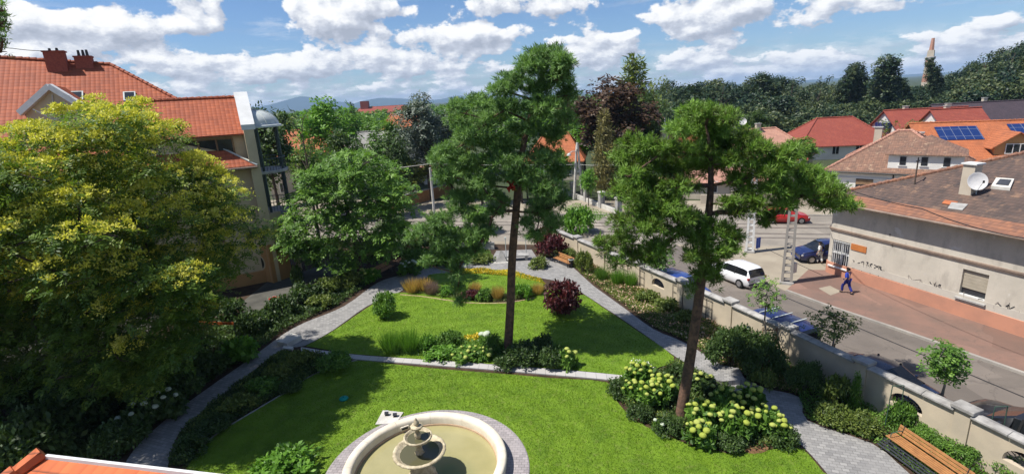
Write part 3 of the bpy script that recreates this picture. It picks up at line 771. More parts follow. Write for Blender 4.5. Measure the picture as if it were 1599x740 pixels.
# garden paths
left_edge = [(190, 800), (197, 721), (257, 657), (331, 602), (390, 561), (440, 524), (476, 504), (538, 478), (589, 442), (625, 430), (655, 421), (687, 415), (728, 411), (765, 410)]
plaza_top = [(775, 392), (830, 390), (838, 402), (870, 404), (896, 419)]
right_edge = [(927, 447), (973, 480), (1020, 514), (1066, 534), (1127, 570), (1163, 591), (1194, 606), (1249, 621), (1261, 657), (1362, 693), (1420, 740), (1500, 800)]
inner = [(1335, 800), (1290, 738), (1250, 694), (1190, 640), (1127, 600), (1056, 558), (994, 514), (940, 478), (917, 463), (900, 452), (871, 440), (840, 434), (800, 428), (760, 426), (728, 427), (677, 431), (641, 444), (623, 457), (574, 478), (523, 514), (476, 540), (440, 547), (367, 602), (321, 639), (280, 676), (262, 730), (258, 800)]
L_ = spline(GP(left_edge), 4); Rr = spline(GP(right_edge), 3); In = spline(GP(inner), 3)
surf('garden_path', [tuple(p) for p in L_ + GP(plaza_top) + Rr + In], .03, 'path_paver')
strip = spline(GP([(470, 543), (548, 554), (625, 560), (728, 567), (779, 571), (860, 577), (940, 584), (1000, 590)]), 3) + spline(GP([(1000, 600), (940, 593), (860, 586), (779, 579), (728, 575), (625, 567), (548, 561), (470, 549)]), 3)
surf('stone_strip_path', [tuple(p) for p in strip], .06, 'kerb_stone', .09)
# lawns
upper = [(478, 541), (523, 516), (574, 481), (612, 460), (640, 458), (700, 463), (730, 470), (760, 473), (800, 472), (830, 465), (862, 452), (905, 458), (940, 480), (990, 514), (1052, 558), (1030, 574), (990, 588), (940, 583), (860, 576), (728, 566), (625, 559), (548, 553)]
upperW = spline(GP(upper), 3)
surf('lawn_upper', [tuple(p) for p in upperW], .045, 'lawn')
oval = [(668, 431), (700, 427), (760, 429), (820, 434), (846, 441), (845, 450), (815, 457), (770, 459), (720, 456), (685, 447)]
ovalW = spline(GP(oval), 4, True)
surf('lawn_oval', [tuple(p) for p in ovalW], .045, 'lawn')
front = [(559, 564), (620, 570), (700, 578), (780, 584), (860, 591), (948, 598), (963, 627), (994, 658), (1045, 683), (1097, 701), (1148, 709), (1199, 704), (1248, 700), (1285, 738), (1330, 800), (800, 900), (270, 800), (290, 735), (321, 694), (350, 672), (390, 648), (440, 618), (476, 594), (510, 578)]
frontW = spline(GP(front), 3, True)
surf('lawn_front', [tuple(p) for p in frontW], .045, 'lawn')
# lawn edging: thin pale stone line on the left of the front lawn
e_ = spline(GP([(321, 694), (350, 672), (390, 648), (440, 618), (476, 594), (510, 578), (559, 563)]), 4)
b_ = MB()
for i in range(len(e_) - 1): b_.bar(e_[i] + Vector((-.05, .03, .035)), e_[i + 1] + Vector((-.05, .03, .035)), .07, .06)
struct(b_.build('lawn_edging', 'concrete'))
e_ = spline(GP([(625, 461), (660, 464), (700, 470), (735, 474), (790, 474), (835, 466)]), 4); b_ = MB()
for i in range(len(e_) - 1): b_.bar(e_[i] + Vector((0, 0, .04)), e_[i + 1] + Vector((0, 0, .04)), .07, .07)
struct(b_.build('flower_bed_edging', 'limestone_warm'))
# mulch patch in the hydrangea bed
surf('mulch_patch', [tuple(p) for p in spline(GP([(1160, 697), (1175, 690), (1198, 694), (1196, 706), (1170, 709)]), 3, True)], .05, 'mulch')
# grass blades
def grass(name, poly, n, z=.045, hh=.05):
    Q = scatter(poly, n) + rng.normal(0, .05, (n, 2)); Q = Q[np.hypot(Q[:, 0] + 3.72, Q[:, 1] - 16.45) > 3.93]; n = len(Q); P = np.column_stack([Q, np.full(n, z)])
    A = nrm(np.column_stack([rng.normal(0, .35, n), rng.normal(0, .35, n), np.ones(n)])); S = nrm(np.cross(A, rng.normal(size=(n, 3))))
    o = blades(name, P, A, S, hh * rng.uniform(.5, 1.5, n), .022 * rng.uniform(.7, 1.4, n), rng.random(n), 'lawn_blade', None, mid=.3)
    o['kind'] = 'stuff'; tag(o, {'grass': 'short mown green grass of the front lawn round the fountain', 'grass_upper': 'short mown green grass of the upper lawn with the round shrub', 'grass_oval': 'short grass of the small oval lawn ringed by flowers'}[name], 'grass', kind='stuff')
    o.name = 'grass'
grass('grass', frontW, 130000); grass('grass_upper', upperW, 70000); grass('grass_oval', ovalW, 9000)

# ================================================================== GARDEN WALL
wall = root('garden_wall', 'long cream garden wall with weathered grey coping running beside the side street', 'wall', WALL[4])
def archpanel(a, c, h, opening=True):
    d = (c - a); Lp = d.length; d.normalize(); n_ = Vector((-d.y, d.x, 0)); th = .22; mb = MB()
    def P(u, z, s): return a + d * u + n_ * (s * th / 2) + Vector((0, 0, z))
    def bx(u0, u1, z0, z1):
        mb.add([P(u0, z0, -1), P(u1, z0, -1), P(u1, z0, 1), P(u0, z0, 1), P(u0, z1, -1), P(u1, z1, -1), P(u1, z1, 1), P(u0, z1, 1)],
               [(0, 3, 2, 1), (4, 5, 6, 7), (0, 1, 5, 4), (1, 2, 6, 5), (2, 3, 7, 6), (3, 0, 4, 7)])
    if not opening: bx(0, Lp, 0, h); return mb, None
    u0, u1 = Lp / 2 - .62, Lp / 2 + .62; zs, zt = .78, 1.36
    bx(0, u0, 0, h); bx(u1, Lp, 0, h); bx(u0, u1, 0, zs)
    K = 12; arc = [(Lp / 2 - .62 * math.cos(math.pi * k / K), zs + .12 + (zt - zs - .12) * math.sin(math.pi * k / K)) for k in range(K + 1)]
    for k in range(K):
        (ua, za), (ub, zb) = arc[k], arc[k + 1]
        mb.add([P(ua, za, -1), P(ub, zb, -1), P(ub, h, -1), P(ua, h, -1), P(ua, za, 1), P(ub, zb, 1), P(ub, h, 1), P(ua, h, 1)],
               [(0, 1, 2, 3), (5, 4, 7, 6), (4, 5, 1, 0), (3, 2, 6, 7)])
    gr = MB()
    for k in range(1, 10):
        ang = math.pi * k / 10; gr.bar(P(Lp / 2, zs + .06, 0), P(Lp / 2 - .6 * math.cos(ang), zs + .12 + (zt - zs - .14) * math.sin(ang), 0), .02, .02)
    for rr_ in (.35, .65):
        q = [P(Lp / 2 - .62 * rr_ * math.cos(math.pi * k / K), zs + .1 + (zt - zs - .12) * rr_ * math.sin(math.pi * k / K), 0) for k in range(K + 1)]
        gr.tube(q, .013, 4)
    return mb, gr
WH = 1.72
for i in range(len(WALL) - 1):
    a, c = WALL[i], WALL[i + 1]; d = (c - a).normalized(); a2 = a + d * .26; c2 = c - d * .26
    pm, gr = archpanel(a2, c2, WH, i in (3, 7, 8)); pn = pm.build('panel', 'stucco_wall', wall)
    if gr: gr.build('grille', 'iron_dark', pn)
    n_ = Vector((-d.y, d.x, 0)); nseg = 3; Lc = (c2 - a2).length
    cop = MB()
    for k in range(nseg):
        q0 = a2 + d * (Lc * k / nseg + .006); q1 = a2 + d * (Lc * (k + 1) / nseg - .006)
        zz = random.uniform(-.006, .006)
        for s in (-1, 1):
            pass
        w2 = .24; hh = WH + .002 + zz
        P8 = []
        for q in (q0, q1):
            P8 += [q - n_ * w2 + Vector((0, 0, hh)), q + n_ * w2 + Vector((0, 0, hh)), q + n_ * w2 + Vector((0, 0, hh + .08)), q + Vector((0, 0, hh + .15)), q - n_ * w2 + Vector((0, 0, hh + .08))]
        cop.add(P8, [(0, 1, 2, 3, 4), (5, 9, 8, 7, 6), (0, 5, 6, 1), (1, 6, 7, 2), (2, 7, 8, 3), (3, 8, 9, 4), (4, 9, 5, 0)])
    cop.build('coping', 'coping', wall, bevel=.012)
for i, p in enumerate(WALL):
    d = (WALL[min(i + 1, len(WALL) - 1)] - WALL[max(0, i - 1)]).normalized(); a = math.atan2(d.y, d.x)
    pl = MB().box(p + Vector((0, 0, .92)), (.50, .36, 1.84), a).build('pillar', 'stucco_wall', wall)
    MB().box(p + Vector((0, 0, 1.93)), (.74, .58, .15), a).build('cap', 'coping', pl, bevel=.03)
# garden end: low wall, gateway posts and stone table
ge = root('low_end_wall', 'low pale stone wall closing the far end of the garden', 'wall', G(760, 389))
E0, E1, E2 = Vector((3.9, 45.0, 0)), G(848, 389), G(700, 389)
for a, c in ((E0, E1), (G(772, 389), E2), (E2, Vector((-11, 51, 0)))):
    MB().bar(a + Vector((0, 0, .3)), c + Vector((0, 0, .3)), .24, .6).build('wall_section', 'concrete_pale', ge)
    MB().bar(a + Vector((0, 0, .64)), c + Vector((0, 0, .64)), .32, .07).build('coping', 'coping', ge)
for k, x in enumerate((791, 822)):
    p = G(x, 408 if k == 0 else 402); h = HT(p, 372)
    t_ = root('gate_post', ['slim pale lamp post standing left of the grey stone table', 'slim pale lamp post standing right of the grey stone table'][k], 'post', p, 'slim pale posts beside the stone table')
    MB().tube([p, p + Vector((0, 0, h))], .035, 8).build('pole', 'metal_pale', t_)
    MB().box(p + Vector((0, 0, h + .03)), (.16, .16, .06)).build('cap', 'metal_pale', t_)
    MB().box(p + Vector((0, 0, .04)), (.22, .22, .08)).build('base', 'concrete', t_)
p = G(809, 406); t_ = root('stone_table', 'low grey stone table block on the small plaza at the garden end', 'table', p)
MB().box(p + Vector((0, 0, .46)), (1.9, .8, .12)).build('top', 'concrete', t_, bevel=.02)
for s in (-.7, .7): MB().box(p + Vector((s, 0, .2)), (.22, .62, .4)).build('leg', 'concrete', t_)
p = G(783, 409); t_ = root('stone_pyramid', 'small dark pointed stone block left of the grey stone table', 'stone', p)
MB().add([p + Vector(q) for q in ((-.5, -.3, 0), (.5, -.3, 0), (.5, .4, 0), (-.5, .4, 0), (-.05, .1, 1.0), (.12, .1, 1.0))], [(0, 1, 5, 4), (1, 2, 5), (2, 3, 4, 5), (3, 0, 4), (0, 3, 2, 1)]).build('block', 'concrete', t_)
MB().box(p + Vector((0, .05, .03)), (1.3, 1.0, .06)).build('base', 'concrete_pale', t_)

# concrete slabs by the left path, raised slab by the right path
p = G(450, 530); t_ = MB().slab([G(432, 533, .32), G(448, 536, .32), G(471, 524, .32), G(453, 519, .32)], .30).build('concrete_slab', 'concrete_pale', None, bevel=.02)
tag(t_, 'pale square concrete slab raised beside the left garden path', 'slab')
t_ = MB().slab([G(441, 543, .16), G(456, 545, .16), G(458, 541, .16), G(443, 539, .16)], .14).build('stone_block', 'concrete_pale', None, bevel=.015)
tag(t_, 'small pale stone step in front of the square concrete slab', 'step')
t_ = MB().slab(GP([(1108, 590), (1128, 595), (1163, 592), (1154, 574), (1128, 570)], .28), .27).build('paved_step', 'path_paver', None, bevel=.02)
tag(t_, 'raised grey paved step on the right garden path behind the pine', 'step')

# ================================================================== FOUNTAIN
FC = Vector((-3.72, 16.45, 0))
ft = root('fountain', 'round cream stone fountain basin with green water and tiered bowls on the front lawn', 'fountain', FC)
b_ = MB().lathe(FC, [(3.0, .075), (3.86, .085), (3.90, .07), (3.92, -.02)], 72).build('paving_ring', 'ring_paver', ft)
prof = [(3.02, .0), (3.02, .34), (3.05, .40), (3.07, .47), (3.05, .54), (2.99, .575), (2.88, .58), (2.78, .565), (2.72, .51), (2.70, .42), (2.69, .22)]
for k in range(12):
    a0 = 2 * math.pi * (k + .15) / 12; a1 = a0 + 2 * math.pi / 12 - .0025
    MB().lathe(FC, prof, 12, 0, a0, a1).build('rim_segment', 'limestone', ft, smooth=True)
MB().lathe(FC, [(3.01, .0), (3.01, .45), (2.73, .40), (2.72, .215), (2.665, .21), (2.66, .02), (2.5, .01)], 72).build('basin', 'limestone_warm', ft)
b_ = MB(); b_.poly([(FC.x + 2.72 * math.cos(2 * math.pi * k / 72), FC.y + 2.70 * math.sin(2 * math.pi * k / 72), .13) for k in range(72)]); b_.build('water', 'pool_water', ft)
# inlet fitting on the inner wall
a_ = R(118); q = FC + Vector((2.66 * math.cos(a_), 2.66 * math.sin(a_), .32))
vt = MB().box(q, (.05, .36, .17), a_).build('inlet_frame', 'limestone', ft, bevel=.01)
MB().box(q - Vector((math.cos(a_), math.sin(a_), 0)) * .03, (.02, .26, .09), a_).build('inlet_hole', 'iron_dark', vt)
# the tiered bowls: centre height found where the bowls stand in the photograph
CC = Vector((-3.72, 16.05, 0))
ZB = HT(CC, 703); ZU = HT(CC, 681); ZT = HT(CC, 661)
CC.x = AT(655, 703, 16.05).x
print('bowl heights', ZB, ZU, ZT, 'cx', CC.x)
st = MB().lathe(CC, [(.55, .0), (.55, .22), (.46, .28), (.40, .34), (.42, .42), (.34, .50), (.26, .62), (.30, ZB - .42), (.38, ZB - .34), (.30, ZB - .28), (.34, ZB - .22)], 28, lobes=8, lobe=.06).build('pedestal', 'carved_stone', ft, smooth=True)
def bowl(z, r_, dep, nm, lob=18):
    o = MB().lathe(CC + Vector((0, 0, z)), [(.16, -dep), (.28 * r_ / .9 + .1, -dep * .93), (r_ * .72, -dep * .60), (r_ * .92, -dep * .22), (r_ * 1.0, -.05), (r_ * 1.04, -.01), (r_ * 1.03, .035), (r_ * .96, .05), (r_ * .90, .03), (r_ * .86, -.02), (r_ * .7, -dep * .34), (r_ * .3, -dep * .5), (.0, -dep * .52)], 72, lobes=lob, lobe=.010).build(nm, 'carved_stone', ft, smooth=True)
    b2 = MB(); rr_ = r_ * .80; b2.poly([CC + Vector((rr_ * math.cos(2 * math.pi * k / 40), rr_ * math.sin(2 * math.pi * k / 40), z - dep * .22)) for k in range(40)]); b2.build('water', 'bowl_water', o)
RB = 41.0 * (CC - Vector((0, 0, H)) + Vector((0, 0, ZB))).dot(_f) / FOC
bowl(ZB, RB * .97, .34, 'lower_bowl', 24)
MB().lathe(CC, [(.17, ZB - .25), (.17, ZB - .05), (.11, ZB + .03), (.10, (ZB + ZU) / 2 - .05), (.15, (ZB + ZU) / 2), (.12, ZU - .22), (.16, ZU - .16)], 20, lobes=6, lobe=.08).build('stem', 'carved_stone', ft, smooth=True)
bowl(ZU, RB * .52, .2, 'upper_bowl', 16)
MB().lathe(CC, [(.10, ZU - .12), (.10, ZU + .03), (.13, ZU + .08), (.09, ZU + .14), (.07, ZT - .26), (.19, ZT - .17), (.23, ZT - .10), (.22, ZT - .07), (.10, ZT - .08), (.06, ZT - .05)], 18, lobes=8, lobe=.08).build('top_stem', 'carved_stone', ft, smooth=True)
MB().lathe(CC, [(.03, ZT - .08), (.085, ZT - .03), (.10, ZT + .04), (.07, ZT + .12), (.03, ZT + .17), (.035, ZT + .20), (.0, ZT + .25)], 12, lobes=5, lobe=.15).build('finial', 'carved_stone', ft, smooth=True)
# service slab with two floodlights, turquoise cap
t_ = root('service_slab', 'pale square concrete slab beside the fountain carrying two small floodlights', 'slab', G(610, 652))
MB().slab(GP([(586, 662), (598, 640), (630, 643), (618, 660)], .09), .08).build('slab', 'concrete_pale', t_, bevel=.01)
for k, (x, y) in enumerate(((604, 648), (617, 650))):
    q = G(x, y, .09); f_ = root('floodlight', ['small dark floodlight on the pale slab, the one farther from the fountain', 'small dark floodlight on the pale slab, the one nearer the fountain'][k], 'floodlight', q, 'floodlights on the slab by the fountain', 0)
    MB().box(q + Vector((0, 0, .02)), (.14, .12, .04)).build('base', 'iron_dark', f_)
    MB().box(q + Vector((0, 0, .12)), (.17, .10, .13), 0, 0, ('X', -.5)).build('body', 'slat_dark', f_, bevel=.01)
    MB().box(q + Vector((0, .055, .155)), (.15, .02, .11), 0, 0, ('X', -.5)).build('lens', 'white_paint', f_)
q = G(537, 623, .05)
t_ = root('garden_sprinkler', 'small turquoise plastic cap lying on the shaded front lawn', 'garden item', q)
MB().lathe(q, [(0, 0), (.20, 0), (.22, .05), (.17, .10), (.06, .13), (0, .13)], 20).build('cover', 'teal_plastic', t_, smooth=True)
MB().lathe(q + Vector((0, 0, .12)), [(.05, 0), (.05, .05), (0, .06)], 10).build('knob', 'teal_plastic', t_)

# ================================================================== BENCHES
def bench(label, a, c, w_=.46, dark=False, group=None, name='garden_bench'):
    """a, c: ends of the seat's front edge on the ground; back lies to the left of a->c"""
    d = (c - a); L = d.length; d.normalize(); ang = math.atan2(d.y, d.x)
    rt = root(name, label, 'bench', a, group, ang)
    seat = MB(); 
    for k in range(5): seat.box((L / 2, .03 + k * .095, .44 + .004 * k), (L, .075, .035))
    seat.build('seat', 'wood_slat', rt, local=True, bevel=.006)
    back = MB()
    for k in range(3): back.box((L / 2, .52 + k * .035, .54 + k * .115), (L, .03, .095), 0, 0, ('X', -.28))
    back.build('backrest', 'wood_slat', rt, local=True, bevel=.006)
    for s in (.18, L - .18):
        f_ = MB(); f_.bar((s, .04, 0), (s, .04, .42), .05, .05); f_.bar((s, .50, 0), (s, .50, .44), .05, .05); f_.bar((s, .04, .40), (s, .52, .41), .05, .04)
        f_.bar((s, .50, .42), (s, .62, .88), .045, .03); f_.build('leg_frame', 'iron_dark', rt, local=True)
        ar = MB(); ar.tube([(s, .04, .42), (s, .02, .58), (s, .06, .66), (s, .3, .68), (s, .56, .66)], .016, 6); ar.build('armrest', 'iron_green', rt, local=True)
    if dark:
        fr = MB()
        for k in range(4): fr.box((L / 2, -.06 - k * .085, .34 - .06 * k), (L, .055, .03))
        fr.build('front_slats', 'slat_dark', rt, local=True)
        for s in (.2, L - .2): MB().bar((s, .02, .40), (s, -.36, .02), .04, .03).build('support', 'iron_dark', rt, local=True)
    return rt
a = G(1383, 679, .45); a.z = 0; dd_ = Vector((.40, -.92, 0)).normalized()
c = G(1470, 740, .45); c.z = 0; dirb = (c - a).normalized(); c = a + dirb * 2.7
bench('large orange wooden bench with dark lower slats on the right path near the wall', a, c, dark=True)
c = G(588, 437, .0); a = G(613, 424, .0); bench('wooden slat bench beside the curve of the left path', c, a + (a - c) * .15)
a = G(864, 410); c = G(888, 420)
bench('low wooden bench at the far end of the right path against yellow-green shrubs', a, c)

# litter bin by the far right bench
p = G(892, 418); t_ = root('litter_bin', 'grey litter bin beside the low bench at the far end of the right path', 'bin', p)
MB().lathe(p, [(0, 0), (.17, 0), (.2, .7), (.19, .72), (.16, .7), (.15, .3), (0, .3)], 16).build('body', 'iron_dark', t_)
MB().lathe(p, [(.2, .66), (.215, .68), (.215, .73), (.19, .74)], 16).build('rim', 'metal_pale', t_)
# ================================================================== CORNER HOUSE (right, with graffiti)
ch = root('corner_house', 'single-storey corner house with stained cream facade, graffiti and old brown tiled roof', 'house', FB[0])
EZ = 5.45                                    # eave height
U3 = Vector((0, 0, 1))
def F(u, z, o=0.0):                          # point on the facade: metres along, height, metres out to the street
    return FB[0] + fd * u - fn * o + U3 * z
LF = 24.0; RC = 0.5                          # facade length, rounded corner radius
gd = (CD * -1)                               # the cross street side runs away to the right
outl = []
cen = FB[0] + fd * RC + fn * RC
for k in range(9):
    a = math.pi / 2 * k / 8; outl.append(cen + (-fn * math.cos(a) - fd * math.sin(a)) * RC)
outl.append(FB[0] + fn * 15.0); outl.append(FB[0] + fn * 15.0 + fd * LF); outl.append(FB[0] + fd * LF)
# walls as a ring of quads, with the two street windows left open
W1 = (2.0 - .62, 2.0 + .62, 1.25, 3.05)
def px_u(x, y):                              # facade coordinates of a photo point
    d = ray(x, y); o_ = Vector((0, 0, H)); t = (FB[0] - o_).dot(fn) / d.dot(fn); q = o_ + d * t
    return (q - FB[0]).dot(fd), q.z
ua, za = px_u(1300, 374); ub, zb = px_u(1326, 418); W1 = (px_u(1299, 395)[0], px_u(1326, 400)[0], px_u(1312, 417)[1], px_u(1313, 376)[1])
W2 = (px_u(1499, 448)[0], px_u(1540, 455)[0], px_u(1515, 468)[1], px_u(1522, 424)[1])
print('windows', W1, W2)
wb = MB()
n = len(outl)
for i in range(n - 1):
    a, c = outl[i], outl[i + 1]; wb.poly([a, c, c + U3 * EZ, a + U3 * EZ])
cuts = [RC, W1[0], W1[1], W2[0], W2[1], LF]
for i in range(5):
    u0, u1 = cuts[i], cuts[i + 1]
    if i in (1, 3):
        w_ = W1 if i == 1 else W2
        wb.poly([F(u1, 0), F(u0, 0), F(u0, w_[2]), F(u1, w_[2])]); wb.poly([F(u1, w_[3]), F(u0, w_[3]), F(u0, EZ), F(u1, EZ)])
        dp = -.28
        wb.poly([F(u0, w_[2]), F(u0, w_[2], dp), F(u0, w_[3], dp), F(u0, w_[3])]); wb.poly([F(u1, w_[2], dp), F(u1, w_[2]), F(u1, w_[3]), F(u1, w_[3], dp)])
        wb.poly([F(u0, w_[3]), F(u0, w_[3], dp), F(u1, w_[3], dp), F(u1, w_[3])]); wb.poly([F(u0, w_[2], dp), F(u0, w_[2]), F(u1, w_[2]), F(u1, w_[2], dp)])
    else: wb.poly([F(u1, 0), F(u0, 0), F(u0, EZ), F(u1, EZ)])
wb.build('wall', 'weathered_facade', ch)
# plinth: terracotta, following the rounded corner
PH = .95
pb = MB()
cenp = cen; pts = []
for k in range(9):
    a = math.pi / 2 * (1 - k / 8); pts.append(cen + (-fn * math.cos(a) - fd * math.sin(a)) * (RC + .07))
pts.append(F(LF, 0, .07)); pts.insert(0, FB[0] - fd * .07 + fn * 6)
for i in range(len(pts) - 1):
    a, c = pts[i], pts[i + 1]; pb.poly([c, a, a + U3 * PH, c + U3 * PH]); inn = lambda q: q + (cen - q).normalized() * .08
    pb.poly([a + U3 * PH, c + U3 * PH, c + fn * .08 + U3 * (PH + .02), a + fn * .08 + U3 * (PH + .02)])
pb.build('plinth', 'plinth_terracotta', ch)
# pale damp band above the plinth and string course
mb = MB(); mb.bar(F(W1[1] + .25, PH + .26, .012), F(LF, PH + .16, .012), .02, .42); mb.build('damp_band', 'wall_patch', ch)
mb = MB(); zc1 = px_u(1450, 403)[1]; zc1 = 3.42
q = [cen + (-fn * math.cos(math.pi / 2 * (1 - k / 8)) - fd * math.sin(math.pi / 2 * (1 - k / 8))) * (RC + .05) + U3 * zc1 for k in range(9)] + [F(LF, zc1, .05)]
for i in range(len(q) - 1): mb.bar(q[i], q[i + 1], .12, .10); mb.bar(q[i] - U3 * .1, q[i + 1] - U3 * .1, .06, .06)
mb.build('string_course', 'gutter', ch)
# window 1: white bars
wf = MB().bar(F(W1[0], (W1[2] + W1[3]) / 2, -.20), F(W1[1], (W1[2] + W1[3]) / 2, -.20), .02, W1[3] - W1[2]).build('window', 'window_dark', ch)
fr = MB(); uu_ = [W1[0] + .04, (W1[0] + W1[1]) / 2, W1[1] - .04]; zz_ = [W1[2] + .04, W1[2] + (W1[3] - W1[2]) * .52, W1[3] - .04]
for u in uu_: fr.bar(F(u, W1[2], -.14), F(u, W1[3], -.14), .09, .09)
for z in zz_: fr.bar(F(W1[0], z, -.142), F(W1[1], z, -.142), .09, .09)
fr.build('frame', 'trim_white', wf)
br = MB()
for k in range(9):
    u = W1[0] + .05 + (W1[1] - W1[0] - .1) * k / 8; br.bar(F(u, W1[2], -.04), F(u, W1[3], -.04), .03, .03)
for z in (W1[2] + .1, (W1[2] + W1[3]) / 2, W1[3] - .1): br.bar(F(W1[0], z, -.035), F(W1[1], z, -.035), .03, .03)
br.build('bars', 'trim_white', wf)
MB().bar(F(W1[0] - .12, W1[2] - .05, .06), F(W1[1] + .12, W1[2] - .05, .06), .22, .09).build('sill', 'trim_white', wf)
# window 2: roller shutter half down, white ledge
wf = MB().bar(F(W2[0], W2[2] + .28, -.20), F(W2[1], W2[2] + .28, -.20), .02, .55).build('window', 'window_dark', ch)
hs = (W2[3] - W2[2]) * .66; sh = MB()
ns = 12
for k in range(ns):
    z = W2[3] - hs * (k + .5) / ns; sh.bar(F(W2[0] + .02, z, -.15 + .006 * (k % 2)), F(W2[1] - .02, z, -.15 + .006 * (k % 2)), .03, hs / ns - .006)
sh.build('roller_shutter', 'shutter', wf)
MB().bar(F(W2[0], W2[2] + .12, -.07), F(W2[1], W2[2] + .12, -.07), .14, .2).build('frame', 'trim_white', wf)
MB().bar(F(W2[0] - .12, W2[2] - .04, .05), F(W2[1] + .12, W2[2] - .04, .05), .24, .08).build('sill', 'concrete', wf)
# orange plaque
ua, za = px_u(1330, 381); ub, zb = px_u(1353, 393)
MB().bar(F(ua, (za + zb) / 2 - .02, .03), F(ub, (za + zb) / 2 - .02, .03), .04, .42).build('plaque', 'plaque_orange', ch)
# graffiti strokes: tags
gm = MB(); gf = MB()
def tagrow(mb, u0, z0, n_, s, rnd, wd=.03):
    row = 'graffiti' if mb is gm else 'faded_graffiti'; mt_ = 'tag_paint' if mb is gm else 'tag_faded'; mb = MB()
    rd = random.Random(rnd); u = u0
    for k in range(n_):
        pts = [F(u + rd.uniform(0, .8) * s, z0 + rd.uniform(-.1, 1) * s, .008 + .0004 * k) for _ in range(rd.choice((3, 4, 5)))]
        pts = spline(pts, 4)
        for i in range(len(pts) - 1): mb.bar(pts[i], pts[i + 1], .004, wd) if (pts[i + 1] - pts[i]).length > .004 else None
        u += s * rd.uniform(.55, .9)
    mb.build(row, mt_, ch)
u0, z0 = px_u(1327, 410); tagrow(gm, u0, z0, 7, .42, 3, .055); u1, z1 = px_u(1326, 424); tagrow(gm, u1, z1, 8, .42, 5, .06)
u0, z0 = px_u(1352, 418); tagrow(gm, u0, z0, 5, .32, 8, .04)
u0, z0 = px_u(1450, 444); tagrow(gm, u0, z0, 3, .3, 9, .04); u0, z0 = px_u(1556, 476); tagrow(gm, u0, z0, 3, .34, 10, .05)
u0, z0 = px_u(1372, 436); tagrow(gf, u0, z0, 11, .85, 21, .04); u0, z0 = px_u(1575, 492); tagrow(gf, u0, z0, 5, .4, 22, .03); u0, z0 = px_u(1497, 474); tagrow(gf, u0, z0, 3, .3, 23, .03)
u0, z0 = px_u(1385, 444); tagrow(gf, u0, z0, 9, .7, 26, .04)
for u, z in (px_u(1394, 383), px_u(1390, 366)): MB().lathe(F(u, z, .02), [(0, -.05), (.06, 0), (0, .05)], 8).build('wall_fitting', 'iron_dark', ch)
# roof: eave overhang, hip at the near corner, slope rising away from the street
ov = .80
e0 = F(-.75, EZ, ov); e1 = F(LF, EZ, ov)
d_ = ray(1599, 247); run = 7.0; rise = 3.9
def hipy(s_):
    lo_, hi_ = 0, 30
    for _ in range(40):
        m_ = (lo_ + hi_) / 2
        if PIX(e0 + (fd + fn) * m_ + U3 * s_ * m_)[0] < 1509: lo_ = m_
        else: hi_ = m_
    return PIX(e0 + (fd + fn) * m_ + U3 * s_ * m_)[1]
lo_, hi_ = .1, 1.2
for _ in range(40):
    m_ = (lo_ + hi_) / 2
    if hipy(m_) > 259: lo_ = m_
    else: hi_ = m_
sl = m_; run = 8.2
top0 = e0 + (fd + fn) * run + U3 * sl * run; top1 = F(LF, top0.z, ov - run); print('corner roof slope', sl, PIX(top0), top0)
eb = e0 + fn * (2 * run); eb1 = eb + fd * (LF + .75)
band = .13
def lerp(a, c, t): return a + (c - a) * t
f0, f1 = lerp(e0, top0, band), lerp(e1, top1, band)
# main slope in two strips: redder newer tiles near the eave
MB().poly([e0, f0, f1, e1][::-1]).build('roof_edge_tiles', 'tile_eave', ch)
rf = MB().poly([f0, top0, top1, f1][::-1]).poly([e0, eb, top0]).poly([eb, eb1, top1, top0]).poly([e1, top1, eb1]).build('roof', 'tile_weathered', ch)
MB().poly([e0 - U3 * .12, e1 - U3 * .12, eb1 - U3 * .12, eb - U3 * .12]).build('soffit', 'gutter', ch)
gt = MB(); gt.tube([e0 - U3 * .05 - fn * .04, e1 - U3 * .05 - fn * .04], .07, 8); gt.tube([e0 - U3 * .05 - fn * .04, eb - U3 * .05], .07, 8); gt.build('gutter', 'gutter', ch)
rd_ = MB(); 
for a, c in ((e0, top0), (top0, top1), (eb, top0)): 
    L = (c - a).length; nn = int(L / .4)
    for k in range(nn): rd_.tube([lerp(a, c, k / nn) + U3 * .03, lerp(a, c, (k + 1.05) / nn) + U3 * .07], [.11, .13], 7)
rd_.build('ridge_tiles', 'tile_eave', ch)
rn_ = (e1 - e0).cross(top0 - e0).normalized(); rn_ = rn_ if rn_.z > 0 else -rn_
def on_roof(x, y):
    d = ray(x, y); o_ = Vector((0, 0, H)); t = (e0 - o_).dot(rn_) / d.dot(rn_); return o_ + d * t
sd_ = (top0 - e0 - fd * (top0 - e0).dot(fd)).normalized()
q = on_roof(1512, 300); zt_ = HT(q, 255)
chm = MB().box(q + U3 * ((zt_ - q.z) / 2 - .3), (.62, .62, zt_ - q.z + .5), math.atan2(fd.y, fd.x)).build('chimney', 'stucco_beige', ch)
MB().box(Vector((q.x, q.y, zt_ - .02)), (.8, .8, .1), math.atan2(fd.y, fd.x)).build('chimney_cap', 'trim_white', chm, bevel=.01)
q2 = on_roof(1524, 303); 
dish = root('satellite_dish', 'large round white satellite dish beside the chimney on the old brown roof', 'satellite dish', q2)
cpt = q2 + U3 * .75 - fn * .15; nd = (Vector((-.25, -1.0, .30))).normalized(); aa = nd.cross(U3).normalized(); bb = aa.cross(nd)
mb = MB(); vs = []; fs = []
for i, (r_, o_) in enumerate(((0.001, 0), (.2, .012), (.40, .05), (.50, .10), (.515, .10))):
    for k in range(28): a = 2 * math.pi * k / 28; vs.append(cpt + aa * (r_ * math.cos(a)) + bb * (r_ * math.sin(a)) + nd * o_)
for i in range(4):
    for k in range(28): fs.append((i * 28 + k, i * 28 + (k + 1) % 28, (i + 1) * 28 + (k + 1) % 28, (i + 1) * 28 + k))
mb.add(vs, fs); mb.build('dish', 'dish_white', dish, smooth=True)
